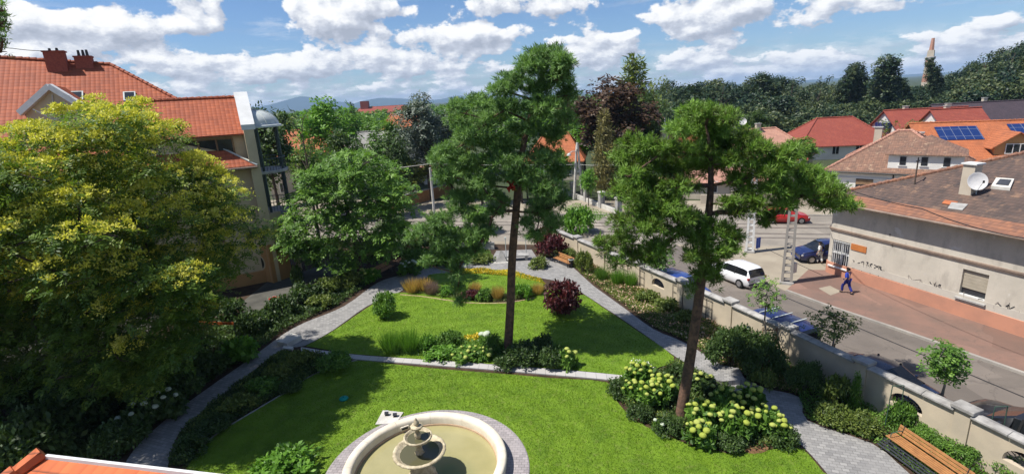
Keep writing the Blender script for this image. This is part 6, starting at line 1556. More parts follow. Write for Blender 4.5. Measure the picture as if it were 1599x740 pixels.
# ================================================================== SHRUBS AND BEDS
proto_shrub('dome', 31, 'dome', 2200, .15, .5); proto_shrub('dome2', 32, 'dome', 1800, .18, .5); proto_shrub('ball', 33, 'ball', 2600, .13, .55); proto_shrub('cone', 34, 'cone', 1600, .12, .3)
proto_shrub('loose', 35, 'loose', 1300, .17, .5); proto_shrub('grassy', 36, 'grassy', 700, 1.0, .022); proto_shrub('fine', 37, 'dome', 7000, .075, .55); proto_shrub('broad', 38, 'dome', 900, .30, .62)
SH = [
 # kind, x, y(ground), w, h, mat, name, category, label
 ('ball', 603, 497, 46, 44, 'leaf_green', 'round_shrub', 'shrub', 'round green clipped shrub alone on the left of the upper lawn'),
 ('ball', 879, 490, 72, 56, 'leaf_plum', 'barberry_bush', 'shrub', 'large dark wine-red bush at the right of the upper lawn'),
 ('dome2', 447, 745, 110, 44, 'leaf_bright', 'shrub', 'shrub', 'fresh light green shrub cut by the bottom edge left of the fountain'),
 ('dome', 523, 577, 60, 34, 'leaf_green', 'shrub', 'shrub', 'rounded mid green shrub where the left bed meets the stone strip'),
 ('loose', 470, 572, 52, 30, 'leaf_olive', 'shrub', 'shrub', 'loose yellow-green shrub at the top of the left lawn bed'),
 ('loose', 438, 590, 52, 30, 'leaf_olive', 'shrub', 'shrub', 'loose olive shrub beside the left path below the concrete slab'),
 ('loose', 410, 612, 60, 26, 'leaf_green', 'shrub', 'shrub', 'low green shrub in the middle of the left lawn bed'),
 ('loose', 372, 640, 64, 26, 'leaf_olive', 'shrub', 'shrub', 'low olive shrub halfway down the left lawn bed'),
 ('dome', 335, 672, 60, 26, 'leaf_dark', 'shrub', 'shrub', 'low dark shrub lower down the left lawn bed'),
 ('dome', 300, 705, 62, 28, 'leaf_dark', 'shrub', 'shrub', 'low dark shrub at the bottom of the left lawn bed'),
 ('dome', 455, 612, 40, 22, 'leaf_dark', 'shrub', 'shrub', 'small dark shrub touching the left edge of the front lawn'),
 ('grassy', 612, 552, 38, 34, 'leaf_bright', 'ornamental_grass', 'grass clump', 'light green grass clump at the left end of the middle bed'),
 ('grassy', 640, 550, 38, 34, 'leaf_bright', 'ornamental_grass', 'grass clump', 'second light green grass clump in the middle bed'),
 ('loose', 668, 546, 34, 28, 'leaf_bright', 'shrub', 'shrub', 'leafy bright green plant between the grass clumps and the dark shrub'),
 ('dome', 703, 538, 42, 26, 'leaf_green', 'shrub', 'shrub', 'dark green mounded shrub in the middle bed left of the yellow flowers'),
 ('dome2', 690, 556, 60, 18, 'leaf_bright', 'shrub', 'shrub', 'low bright green plants along the stone strip in the middle bed'),
 ('dome', 768, 548, 44, 30, 'leaf_green', 'shrub', 'shrub', 'green shrub just left of the tall pine trunk'),
 ('dome', 820, 566, 64, 38, 'leaf_dark', 'shrub', 'shrub', 'dark shrub just right of the tall pine trunk'),
 ('dome', 862, 572, 50, 36, 'leaf_dark', 'shrub', 'shrub', 'dark shrub at the right of the middle bed'),
 ('dome2', 790, 574, 44, 22, 'leaf_dark', 'shrub', 'shrub', 'low dark shrub in front of the tall pine trunk'),
 ('loose', 850, 548, 40, 32, 'leaf_dark', 'shrub', 'shrub', 'loose dark shrub behind the right end of the middle bed'),
 ('broad', 728, 556, 34, 16, 'leaf_bright', 'shrub', 'shrub', 'low broad-leaved plant carrying the pale blooms in the middle bed'),
 # oval bed
 ('grassy', 644, 457, 34, 22, 'leaf_straw', 'feather_grass', 'grass clump', 'straw coloured feather grass at the left tip of the flower ring'),
 ('grassy', 664, 455, 30, 20, 'leaf_straw', 'feather_grass', 'grass clump', 'straw coloured feather grass next to the mauve grass'),
 ('grassy', 674, 460, 26, 20, 'leaf_mauve', 'mauve_grass', 'grass clump', 'mauve tinted grass clump in the flower ring'),
 ('loose', 697, 461, 30, 18, 'leaf_bright', 'shrub', 'shrub', 'bright green clump right of the mauve grass'),
 ('dome', 735, 466, 34, 18, 'leaf_plum', 'shrub', 'shrub', 'reddish low plants at the front of the flower ring'),
 ('dome2', 757, 468, 30, 20, 'leaf_green', 'shrub', 'shrub', 'dark green clump in front of the oval lawn'),
 ('grassy', 778, 467, 26, 20, 'leaf_straw', 'feather_grass', 'grass clump', 'tan grass tuft just left of the pine trunk in the flower ring'),
 ('grassy', 742, 455, 24, 14, 'leaf_straw', 'feather_grass', 'grass clump', 'small golden grass tuft inside the front of the flower ring'),
 ('loose', 816, 466, 36, 28, 'leaf_bright', 'shrub', 'shrub', 'tall light green plant right of the pine trunk in the flower ring'),
 ('grassy', 840, 460, 24, 18, 'leaf_straw', 'feather_grass', 'grass clump', 'orange-tan grass tuft left of the wine-red bush'),
 # far end
 ('dome', 904, 364, 60, 50, 'leaf_bright', 'shrub', 'shrub', 'vivid green rounded bush at the far end above the garden wall'),
 ('loose', 862, 402, 54, 46, 'leaf_plum', 'plum_bush', 'shrub', 'dark plum-purple bush at the far end of the garden'),
 ('dome2', 841, 418, 34, 20, 'leaf_olive', 'shrub', 'shrub', 'small yellow-green shrub island on the plaza'),
 ('loose', 912, 428, 32, 44, 'leaf_olive', 'shrub', 'shrub', 'tall yellow-green shrub beside the far right bench'),
 ('dome', 888, 404, 34, 20, 'leaf_olive', 'shrub', 'shrub', 'yellow-leaved shrub behind the far right bench'),
 ('dome2', 700, 412, 60, 26, 'leaf_green', 'shrub', 'shrub', 'green shrub on the far side of the path left of the plaza'),
 ('dome2', 752, 410, 42, 18, 'leaf_olive', 'shrub', 'shrub', 'yellowish low shrub just left of the stone pyramid'),
 ('dome', 650, 416, 50, 34, 'leaf_green', 'shrub', 'shrub', 'green shrub right of the pale hydrangea near the left bench'),
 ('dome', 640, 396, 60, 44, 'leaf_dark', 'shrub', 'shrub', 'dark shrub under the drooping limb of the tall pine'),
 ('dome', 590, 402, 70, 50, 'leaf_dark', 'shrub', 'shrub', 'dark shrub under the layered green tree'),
 ('dome', 690, 384, 70, 30, 'leaf_dark', 'shrub', 'shrub', 'dark hedge shrub at the far end wall left of the plaza'),
 # left side
 ('loose', 545, 447, 60, 30, 'leaf_olive', 'shrub', 'shrub', 'sunlit olive shrub left of the left bench'),
 ('loose', 512, 458, 50, 30, 'leaf_olive', 'shrub', 'shrub', 'sunlit yellow-green shrub edging the shaded courtyard'),
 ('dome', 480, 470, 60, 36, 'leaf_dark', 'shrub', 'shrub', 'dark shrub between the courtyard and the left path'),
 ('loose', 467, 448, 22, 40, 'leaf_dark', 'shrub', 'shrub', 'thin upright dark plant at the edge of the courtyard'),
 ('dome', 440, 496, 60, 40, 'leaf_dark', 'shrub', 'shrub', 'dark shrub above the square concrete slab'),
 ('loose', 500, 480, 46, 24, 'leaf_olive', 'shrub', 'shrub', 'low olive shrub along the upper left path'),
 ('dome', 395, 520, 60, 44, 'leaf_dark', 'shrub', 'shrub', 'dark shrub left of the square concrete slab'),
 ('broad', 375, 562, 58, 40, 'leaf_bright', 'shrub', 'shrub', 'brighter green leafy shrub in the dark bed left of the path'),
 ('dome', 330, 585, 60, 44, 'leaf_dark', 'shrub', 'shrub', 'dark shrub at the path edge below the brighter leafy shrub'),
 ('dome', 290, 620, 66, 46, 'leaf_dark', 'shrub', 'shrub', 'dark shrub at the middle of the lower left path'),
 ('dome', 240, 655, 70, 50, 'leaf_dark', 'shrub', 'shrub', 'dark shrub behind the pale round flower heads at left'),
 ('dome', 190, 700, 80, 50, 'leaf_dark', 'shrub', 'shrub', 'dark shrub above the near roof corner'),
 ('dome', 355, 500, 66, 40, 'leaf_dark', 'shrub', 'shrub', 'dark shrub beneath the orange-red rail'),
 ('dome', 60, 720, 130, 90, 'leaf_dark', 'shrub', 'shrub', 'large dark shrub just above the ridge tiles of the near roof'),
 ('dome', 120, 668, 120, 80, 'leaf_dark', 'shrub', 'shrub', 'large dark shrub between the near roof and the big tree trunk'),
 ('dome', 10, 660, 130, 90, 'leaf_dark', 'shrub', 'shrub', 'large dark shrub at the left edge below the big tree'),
 ('dome', 700, 386, 56, 44, 'leaf_green', 'shrub', 'shrub', 'tall green bush at the far end wall, first left of the plaza bushes'),
 ('dome2', 742, 388, 50, 40, 'leaf_green', 'shrub', 'shrub', 'tall green bush at the far end wall nearest the stone pyramid'),
 ('dome', 855, 386, 44, 40, 'leaf_plum', 'plum_bush', 'shrub', 'upright purple bush at the far end wall right of the pine trunk'),
 # right wall bed
 ('grassy', 940, 437, 26, 20, 'leaf_green', 'grass_clump', 'grass clump', 'green grassy clump at the far end of the wall bed'),
 ('grassy', 965, 446, 26, 26, 'leaf_bright', 'grass_clump', 'grass clump', 'upright fresh green clump below the wall, farther one'),
 ('grassy', 985, 450, 26, 26, 'leaf_bright', 'grass_clump', 'grass clump', 'upright fresh green clump below the wall, nearer one'),
 ('loose', 1012, 470, 44, 22, 'leaf_olive', 'shrub', 'shrub', 'spreading olive perennial in the wall bed, farthest of three'),
 ('loose', 1042, 486, 48, 26, 'leaf_olive', 'shrub', 'shrub', 'spreading olive perennial in the wall bed, middle of three'),
 ('loose', 1072, 506, 44, 26, 'leaf_olive', 'shrub', 'shrub', 'spreading olive perennial in the wall bed, nearest of three'),
 ('fine', 1140, 572, 90, 80, 'leaf_dark', 'evergreen_shrub', 'shrub', 'big dark evergreen bush between the right path and the wall, nearer the pine'),
 ('fine', 1188, 588, 80, 84, 'leaf_dark', 'evergreen_shrub', 'shrub', 'big dark evergreen bush reaching up to the wall coping'),
 ('loose', 1192, 602, 46, 34, 'leaf_olive', 'shrub', 'shrub', 'yellow-tinged shrub at the foot of the big dark bushes'),
 ('fine', 1255, 612, 58, 62, 'leaf_dark', 'evergreen_shrub', 'shrub', 'dark round bush at the bend of the right path under the young tree'),
 ('loose', 1306, 632, 50, 56, 'leaf_olive', 'shrub', 'shrub', 'light green feathery shrub left of the small cone conifer'),
 ('cone', 1332, 640, 40, 64, 'leaf_green', 'conifer', 'conifer', 'small pointed conifer against the wall'),
 ('dome', 1300, 660, 60, 36, 'leaf_olive', 'shrub', 'shrub', 'low shrub with whitish leaves along the near right path'),
 ('dome', 1345, 674, 56, 36, 'leaf_olive', 'shrub', 'shrub', 'low whitish-flecked shrub left of the large bench'),
 ('dome', 1403, 668, 44, 50, 'leaf_green', 'shrub', 'shrub', 'green shrub in front of the arched wall opening behind the bench'),
 ('fine', 1448, 690, 60, 30, 'leaf_green', 'juniper', 'shrub', 'low dark green juniper behind the large bench, farther one'),
 ('fine', 1510, 712, 80, 34, 'leaf_green', 'juniper', 'shrub', 'low dark green juniper behind the large bench, middle one'),
 ('fine', 1578, 742, 80, 36, 'leaf_green', 'juniper', 'shrub', 'low dark green juniper at the lower right corner'),
 # hydrangea bed fillers
 ('dome', 968, 616, 44, 26, 'leaf_dark', 'shrub', 'shrub', 'dark low plant at the left corner of the hydrangea bed'),
 ('dome', 1000, 652, 44, 24, 'leaf_dark', 'shrub', 'shrub', 'dark low plant on the curved front edge of the hydrangea bed'),
 ('dome', 1045, 676, 48, 28, 'leaf_dark', 'shrub', 'shrub', 'dark low plant in front of the leaning pine trunk'),
 ('dome', 1140, 700, 50, 26, 'leaf_dark', 'shrub', 'shrub', 'dark low plant left of the bare mulch patch'),
 ('dome', 1225, 694, 50, 34, 'leaf_dark', 'shrub', 'shrub', 'dark low plant right of the bare mulch patch'),
 ('dome', 1060, 596, 50, 30, 'leaf_dark', 'shrub', 'shrub', 'shaded dark shrub behind the leaning pine trunk'),
 ('dome', 1010, 592, 44, 24, 'leaf_dark', 'shrub', 'shrub', 'dark shrub carrying small white flowers behind the hydrangeas'),
]
pick = {}
for (k, x, y, wd, ht, mt, nm, ct, lb_) in SH:
    pick[lb_] = px_shrub(k, x, y, wd, ht, lb_, mt, nm, None, ct)
# hydrangeas with flower heads
def headmesh(nm, mat, seed):
    bm = bmesh.new(); bmesh.ops.create_icosphere(bm, subdivisions=3, radius=1)
    for v in bm.verts:
        d = v.co.normalized(); v.co = d * (1 + .13 * noise.noise(d * 3.0 + Vector((seed, 0, 0))) + .10 * noise.noise(d * 9.0)); v.co.z *= .72
    me = bpy.data.meshes.new(nm); bm.to_mesh(me); bm.free(); me.materials.append(M[mat]); me.polygons.foreach_set('use_smooth', [True] * len(me.polygons)); return me
HM = {k: [headmesh('flower_head', k, s) for s in range(3)] for k in ('flower_lime', 'flower_lime_pale', 'flower_pale_head')}
def hydrangea(x, y, wd, ht, label, nh=14, mat='flower_lime', r_=.13, leaf='leaf_green', group=None):
    t_ = px_shrub('broad', x, y, wd, ht, label, leaf, 'hydrangea', group, 'hydrangea')
    f0 = t_.children[0]; sx, sy, sz = f0.scale
    nh = max(2, int(nh * .9)); r_ *= .84
    for k in range(nh):
        a = k * 2.4 + random.uniform(-.4, .4); q = math.sqrt((k + .5) / nh) * random.uniform(.85, 1.0); z = (.55 + .48 * math.sqrt(max(0, 1 - q * q)))
        o = bpy.data.objects.new('flower_head', random.choice(HM[random.choice([mat, mat, 'flower_lime_pale' if mat == 'flower_lime' else mat])])); COL.objects.link(o); o.parent = t_
        s_ = r_ * random.uniform(.6, 1.25); o.scale = (s_, s_, s_); o.location = (math.cos(a) * q * sx * .95, math.sin(a) * q * sx * .95, z * sz); o.rotation_euler = (random.uniform(-.4, .4), random.uniform(-.4, .4), random.uniform(0, 6))
    return t_
HG = 'lime hydrangeas in the bed of the leaning pine'
hydrangea(998, 606, 54, 40, 'lime hydrangea nearest the right end of the stone strip', 15, group=HG)
hydrangea(1036, 622, 46, 36, 'lime hydrangea touching the left of the leaning pine trunk', 12, group=HG)
hydrangea(1014, 634, 50, 38, 'lime hydrangea in the front of the patch left of the leaning pine', 14, group=HG)
hydrangea(985, 622, 34, 28, 'small lime hydrangea at the left rim of the bed', 8, group=HG)
hydrangea(1096, 668, 58, 42, 'lime hydrangea just right of the leaning pine trunk base', 15, group=HG)
hydrangea(1134, 648, 56, 42, 'lime hydrangea behind the middle of the right-hand patch', 14, group=HG)
hydrangea(1170, 640, 46, 40, 'lime hydrangea nearest the raised paved step', 12, group=HG)
hydrangea(1150, 680, 60, 44, 'lime hydrangea in the middle of the right-hand patch', 12, group=HG)
hydrangea(1196, 676, 54, 42, 'lime hydrangea above the bare mulch patch', 12, group=HG)
hydrangea(1092, 694, 50, 36, 'lime hydrangea at the front tip of the bed by the lawn', 13, group=HG)
hydrangea(1218, 690, 34, 34, 'lime hydrangea at the right end of the bed by the path', 7, group=HG)
hydrangea(1098, 612, 46, 28, 'shaded pale hydrangea behind the trunk near the right path', 8, 'flower_lime_pale', .11, 'leaf_dark')
hydrangea(730, 562, 52, 20, 'pale hydrangea along the stone strip in the middle bed', 9, 'flower_lime_pale', .11)
hydrangea(758, 560, 30, 18, 'small pale hydrangea left of the tall pine trunk', 6, 'flower_lime_pale', .13)
hydrangea(757, 534, 18, 14, 'single white ball flower at the back of the middle bed', 2, 'flower_pale_head', .22)
hydrangea(886, 575, 34, 30, 'sparse pale hydrangea at the right end of the middle bed', 5, 'flower_lime_pale', .16)
hydrangea(640, 428, 40, 22, 'pale hydrangea right of the left bench', 9, 'flower_pale_head', .17, 'leaf_green')
hydrangea(575, 440, 44, 22, 'lime leaved hydrangea left of the left bench', 9, 'flower_lime_pale', .15, 'leaf_bright')
hydrangea(262, 650, 60, 40, 'hydrangea with pale round heads deep in shade at left', 8, 'flower_pale_head', .14, 'leaf_dark')
hydrangea(225, 668, 60, 40, 'hydrangea with pale round heads in shade nearest the near roof', 6, 'flower_pale_head', .14, 'leaf_dark')
hydrangea(1028, 672, 22, 18, 'small white flowering plant in front of the leaning pine', 3, 'flower_pale_head', .14)
# ground cover, one mass per bed
def gcover(label, poly, n, h, mat, L, Wd, nm='ground_cover', z=.0, up=1.0, patch=True):
    Q = scatter(poly, n)
    if patch: 
        v = np.sin(Q[:, 0] * 1.9 + np.cos(Q[:, 1] * 1.3) * 2) * np.cos(Q[:, 1] * 2.1 + Q[:, 0]); hh = h * (.55 + .45 * v)
    else: hh = np.full(n, h)
    P = np.column_stack([Q, z + rng.random(n) * hh * .9]); D = nrm(np.column_stack([rng.normal(0, .6, n), rng.normal(0, .6, n), np.full(n, up)]))
    A, S = leaf_dirs(D, .7, .4, -.1); T = .5 + .25 * np.sin(Q[:, 0] * 2.3 + Q[:, 1] * 1.7) + rng.normal(0, .2, n)
    o = blades(nm, P, A, S, L * rng.uniform(.6, 1.4, n), Wd * rng.uniform(.6, 1.4, n), T, mat); tag(o, label, 'ground cover', kind='stuff'); return o
hb = [tuple(p)[:2] for p in GP([(950, 596), (965, 625), (996, 655), (1047, 680), (1099, 698), (1148, 706), (1199, 701), (1244, 694), (1188, 640), (1127, 600), (1058, 562), (1035, 578), (990, 592)])]
gcover('dark low ground cover under the hydrangeas', hb, 13000, .32, 'leaf_dark', .13, .06)
mbp = [tuple(p)[:2] for p in GP([(590, 553), (604, 540), (650, 530), (700, 526), (760, 530), (830, 532), (890, 545), (906, 577), (860, 575), (728, 563), (640, 556)])]
gcover('light olive leaves mixed through the hydrangea bed', hb, 5000, .36, 'leaf_olive', .12, .05)
gcover('mixed low green planting of the middle bed', mbp, 11000, .30, 'leaf_green', .13, .05)
lb_p = [tuple(p)[:2] for p in GP([(440, 549), (476, 552), (545, 562), (505, 578), (440, 614), (390, 644), (350, 667), (321, 688), (292, 730), (264, 728), (282, 678), (323, 641), (369, 604)])]
gcover('dark low planting between the left path and the front lawn', lb_p, 16000, .35, 'leaf_dark', .14, .06)
gcover('light olive leaves mixed through the bed left of the front lawn', lb_p, 7000, .42, 'leaf_olive', .13, .05)
ld = [tuple(p)[:2] for p in GP([(187, 721), (250, 655), (325, 600), (385, 560), (435, 523), (470, 503), (530, 476), (582, 440), (560, 428), (500, 460), (440, 482), (380, 500), (250, 540), (60, 600), (0, 720)])]
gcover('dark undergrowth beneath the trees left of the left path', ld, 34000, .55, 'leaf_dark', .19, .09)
re_ = GP([(905, 425), (929, 444), (976, 477), (1022, 511), (1068, 531), (1129, 567), (1166, 588), (1198, 603), (1250, 618)])
wbed = [tuple(p)[:2] for p in re_] + [(p.x - .15, p.y) for p in reversed(WALL[1:7])]
gcover('olive green planting of the long bed beneath the garden wall', wbed, 34000, .34, 'leaf_olive', .15, .055)
o = gcover('reddish and cream bark and blossom flecks in the bed beneath the wall', wbed, 6500, .40, 'flower_pink', .12, .09)
nb = [tuple(p)[:2] for p in GP([(1262, 656), (1362, 690), (1430, 740), (1500, 790)])] + [(p.x - .15, p.y) for p in reversed(WALL[6:10])]
gcover('green planting of the near bed between the right path and the wall', nb, 9000, .30, 'leaf_green', .12, .05)
gcover('yellow flowers in a ring behind the oval lawn', [tuple(p)[:2] for p in GP([(700, 424), (735, 420), (790, 423), (845, 436), (852, 446), (842, 441), (800, 432), (745, 428), (705, 428)])], 5200, .26, 'flower_yellow', .09, .07, 'yellow_flowers')
gcover('low green leaves beneath the yellow flowers', [tuple(p)[:2] for p in GP([(700, 424), (735, 420), (790, 423), (845, 436), (852, 446), (842, 441), (800, 432), (745, 428), (705, 428)])], 4000, .20, 'leaf_bright', .11, .05, 'flower_leaves')
rbed = [tuple(p)[:2] for p in GP([(630, 455), (640, 443), (668, 437), (690, 450), (725, 458), (770, 461), (820, 458), (846, 452), (852, 456), (830, 467), (790, 471), (730, 470), (680, 464)])]
gcover('mixed low planting on the near side of the oval lawn', rbed, 9000, .30, 'leaf_olive', .12, .04)
gcover('yellow marigolds at the back of the middle bed', [tuple(p)[:2] for p in GP([(724, 528), (748, 525), (752, 532), (728, 535)])], 420, .30, 'flower_yellow', .10, .08, 'yellow_flowers')
gcover('white flower sprays behind the hydrangeas', [tuple(p)[:2] for p in GP([(975, 588), (990, 574), (1012, 576), (1022, 588), (1000, 594)])], 420, .75, 'flower_white', .09, .06, 'white_flowers')
0 and gcover('rough grass on the verge beyond the garden end wall', [tuple(p)[:2] for p in GP([(640, 378), (850, 380), (930, 350), (880, 345), (700, 360)])], 9000, .12, 'leaf_olive', .16, .03, 'verge_grass')
vb = GP([(640, 395), (700, 388), (765, 392), (768, 405), (700, 412), (650, 420)]); gcover('green planting beyond the path left of the plaza', [tuple(p)[:2] for p in vb], 7000, .35, 'leaf_green', .15, .06)
vb = GP([(835, 392), (900, 385), (935, 430), (905, 424), (880, 404), (845, 400)]); gcover('yellow-green planting at the far corner of the garden', [tuple(p)[:2] for p in vb], 7000, .35, 'leaf_olive', .15, .06)
vb = GP([(872, 330), (935, 345), (950, 335), (900, 318)]); gcover('green grass strip at the foot of the far pillar fence', [tuple(p)[:2] for p in vb], 3500, .12, 'leaf_bright', .2, .05, 'verge_grass')

# --- young trees along the wall with stakes
def young(x, y, ytop, cx, cw, label, mat='leaf_green', n_=1.0, key=0, stakes=True):
    b0 = G(x, y); Y = b0.y; cpx = [(cx + dx * cw * .5, ytop + (.18 + .64 * t_) * (y - ytop) * .62, cw * .26, cw * .17) for dx, t_ in ((0, .1), (-.35, .3), (.35, .25), (.0, .45), (-.5, .6), (.5, .55), (-.15, .8), (.25, .8), (0, .65))]
    cl = pxclumps(cpx, Y, .45, 2, tint=.5)
    zt2 = max(c[2] for c in cl); ctr = AT(cx, (ytop + y) / 2, Y)
    rt, _ = hero_tree('young_tree', label, 'young tree', b0, [b0, b0.lerp(Vector((ctr.x, Y, zt2 * .5)), .9), Vector((ctr.x, Y, zt2 * .6)), Vector((ctr.x, Y, zt2))], (.05, .045, .035, .01), cl, 26 * n_, mat, 'bark_pale', .13, .07, tf=(.4, 1), limbs=1.0, spray=(5, .16))
    if stakes:
        for s in (-.35, .35):
            MB().tube([b0 + Vector((s, .1, 0)), b0 + Vector((s, .1, 1.7))], .03, 6).build('stake', 'wood_old', rt)
        MB().bar(b0 + Vector((-.35, .1, 1.55)), b0 + Vector((.35, .1, 1.55)), .03, .05).build('crossbar', 'wood_old', rt)
young(1200, 560, 415, 1195, 60, 'thin young tree in front of the blue van roof by the wall', 'leaf_green', .45)
young(1288, 590, 468, 1302, 78, 'young tree with a sparse reddish-tipped crown leaning right over the wall', 'leaf_olive', .5)
young(1452, 672, 520, 1476, 72, 'dense round-headed young tree behind the large bench', 'leaf_green', 2.2)
young(1030, 455, 385, 1030, 50, 'small young tree against the wall under the broad pine', 'leaf_bright', .8, stakes=False)
young(952, 425, 372, 950, 34, 'small bushy young tree at the far wall under the broad pine', 'leaf_olive', .8, stakes=False)
young(990, 440, 398, 998, 34, 'dark red-leaved young tree against the sunny wall', 'leaf_plum', .7, stakes=False)
# wire trellises on the wall
for k, (x, y) in enumerate(((975, 440), (1000, 452), (1052, 482), (1093, 505))):
    b0 = G(x, y); i = min(range(len(WALL) - 1), key=lambda j: abs((WALL[j] + WALL[j + 1]).y / 2 - b0.y)); d = (WALL[i + 1] - WALL[i]).normalized(); n_ = Vector((-d.y, d.x, 0)); n_ = n_ if n_.x < 0 else -n_
    a = WALL[i] + d * ((b0 - WALL[i]).dot(d)) + n_ * .17
    t_ = root('wall_trellis', ['slim metal trellis on the sunny wall, farthest from the pine trunk', 'slim metal trellis on the sunny wall, next after the farthest', 'slim metal trellis on the wall beside the arched grille left of the pine trunk', 'slim metal trellis on the wall just left of the leaning pine trunk'][k], 'trellis', a)
    mb = MB()
    for s in (-.45, 0, .45): mb.bar(a + d * s, a + d * s + U3 * 1.5, .025, .025)
    mb.build('uprights', 'iron_dark', t_); mb = MB()
    for z in (.5, 1.0, 1.48): mb.bar(a - d * .45 + U3 * z, a + d * .45 + U3 * z, .02, .02)
    mb.build('crossbars', 'iron_dark', t_)
for k, (x, y) in enumerate(((1392, 668), (1548, 705))):
    b0 = G(x, y); t_ = root('plant_support', ['green metal plant support frame left of the large bench', 'green metal plant support frame behind the right end of the large bench'][k], 'plant support', b0)
    for s in (-.28, .28): MB().tube([b0 + Vector((s, 0, 0)), b0 + Vector((s * .8, 0, 1.9))], .018, 6).build('post', 'iron_green', t_)
    MB().tube([b0 + Vector((-.225, 0, 1.9)), b0 + Vector((.225, 0, 1.9))], .018, 6).build('top_bar', 'iron_green', t_)
# ================================================================== CARS
def car(label, P, rz, paint, L=4.2, Wd=1.78, Hh=1.48, style='hatch', name='parked_car', group='cars parked along the side street', bars=False):
    """nose towards local +x, standing on the road"""
    rt = root(name, label, 'car', P, group, rz)
    w_ = Wd / 2
    if style == 'hatch': st = [(-.50, .30, .80, .90), (-.485, .22, .92, 1.12), (-.44, .18, .96, 1.38), (-.36, .17, .97, 1.46), (-.20, .17, .95, 1.48), (-.02, .17, .94, 1.47), (.08, .17, .93, 1.40), (.20, .17, .92, 1.08), (.26, .17, .91, .93), (.38, .18, .84, .86), (.46, .22, .74, .76), (.50, .30, .60, .62)]
    elif style == 'suv': st = [(-.50, .34, .86, 1.0), (-.485, .26, .98, 1.30), (-.45, .22, 1.02, 1.55), (-.36, .20, 1.03, 1.60), (-.20, .20, 1.02, 1.62), (-.02, .20, 1.01, 1.60), (.07, .20, 1.0, 1.52), (.18, .20, 1.0, 1.16), (.24, .20, 1.0, 1.03), (.38, .22, .93, .95), (.46, .26, .84, .86), (.50, .34, .70, .72)]
    elif style == 'sedan': st = [(-.50, .30, .80, .84), (-.48, .22, .92, .95), (-.40, .18, .96, 1.0), (-.33, .17, .96, 1.12), (-.22, .17, .95, 1.40), (-.08, .17, .94, 1.44), (.04, .17, .93, 1.40), (.18, .17, .92, 1.06), (.24, .17, .90, .93), (.38, .18, .83, .85), (.46, .22, .72, .74), (.50, .30, .58, .60)]
    else: st = [(-.50, .34, .9, 1.2), (-.495, .26, 1.05, 1.72), (-.47, .22, 1.08, 1.86), (-.30, .20, 1.1, 1.92), (-.05, .20, 1.1, 1.92), (.12, .20, 1.1, 1.90), (.20, .20, 1.1, 1.80), (.32, .20, 1.08, 1.22), (.36, .20, 1.05, 1.08), (.43, .22, .98, 1.0), (.48, .28, .86, .88), (.50, .36, .66, .68)]
    sc_ = Hh / max(s[3] for s in st); rows = []
    for (x, zb, zl, zr) in st:
        zb, zl, zr = zb * sc_, zl * sc_, zr * sc_
        ww = w_ * (1 - .22 * (abs(x) / .5) ** 5); gh = max(0, zr - zl); rw = ww * (1 - .22 * min(1, gh / .5))
        rows.append([(x * L, 0, zb), (x * L, ww * .86, zb), (x * L, ww * .98, zb + .14), (x * L, ww, zb + (zl - zb) * .55), (x * L, ww * .97, zl - .03), (x * L, ww * .94, zl), (x * L, rw + (ww * .94 - rw) * .1, zr - .06 if gh > .1 else zl + gh * .5), (x * L, rw * .86, zr), (x * L, 0, zr + .015)])
    nR = len(rows[0]); V = []; 
    for r_ in rows: V += r_ + [(a, -b, c) for a, b, c in reversed(r_[1:-1])]
    K = nR * 2 - 2; body = []; glass = []
    for i in range(len(rows) - 1):
        tall = (st[i][3] - st[i][2] > .25) and (st[i + 1][3] - st[i + 1][2] > .25); half_ = (st[i][3] - st[i][2] > .12) or (st[i + 1][3] - st[i + 1][2] > .12)
        for k in range(K):
            f = (i * K + k, i * K + (k + 1) % K, (i + 1) * K + (k + 1) % K, (i + 1) * K + k)
            side_ = k in (5, K - 6); roof_ = k in (6, 7, K - 8, K - 7)
            dz = abs(st[i + 1][3] - st[i][3]) / (abs(st[i + 1][0] - st[i][0]) * L)
            if side_ and tall and i not in (len(rows),): glass.append(f)
            elif roof_ and half_ and dz * sc_ > .38 : glass.append(f)
            else: body.append(f)
    body.append(tuple(range(K))); body.append(tuple(reversed([(len(rows) - 1) * K + k for k in range(K)])))
    bo = MB().add(V, body).build('body', paint, rt, local=True, smooth=True)
    go = MB().add(V, glass).build('windows', 'car_glass', rt, local=True)
    pl = MB()
    for x in (-.20, .02):
        for s in (-1, 1): pl.bar((x * L, s * w_ * .955, .93 * sc_), (x * L, s * w_ * .77, 1.42 * sc_ * (1.2 if style == 'van' else 1)), .07, .05)
    pl.build('door_pillars', 'black_rubber', rt, local=True)
    for xx in (-.32, .31):
        for s in (-1, 1):
            wl = MB().tube([(xx * L, s * (w_ - .20), .32), (xx * L, s * (w_ + .01), .32)], .32, 20).build('wheel', 'black_rubber', rt, local=True)
            MB().tube([(xx * L, s * (w_ - .02), .32), (xx * L, s * (w_ + .022), .32)], .20, 12).build('rim', 'wheel_metal', wl, local=True)
    for s in (-1, 1):
        MB().box((-.485 * L, s * w_ * .78, .80 * sc_), (.10, .26, .16), 0).build('tail_light', 'tail_light', rt, local=True, bevel=.02)
        MB().box((.465 * L, s * w_ * .68, .62 * sc_), (.14, .34, .13), 0).build('headlight', 'head_light', rt, local=True, bevel=.03)
        MB().box((.14 * L, s * (w_ + .07), 1.0 * sc_), (.14, .16, .13), 0).build('mirror', paint, rt, local=True, bevel=.03)
    MB().box((-.503 * L, 0, .62 * sc_), (.03, .50, .11)).build('number_plate', 'plate_white', rt, local=True)
    MB().box((-.492 * L, 0, .40), (.08, Wd * .8, .16)).build('rear_bumper', 'slat_dark', rt, local=True, bevel=.02)
    MB().box((.49 * L, 0, .42), (.08, Wd * .72, .18)).build('grille', 'slat_dark', rt, local=True, bevel=.02)
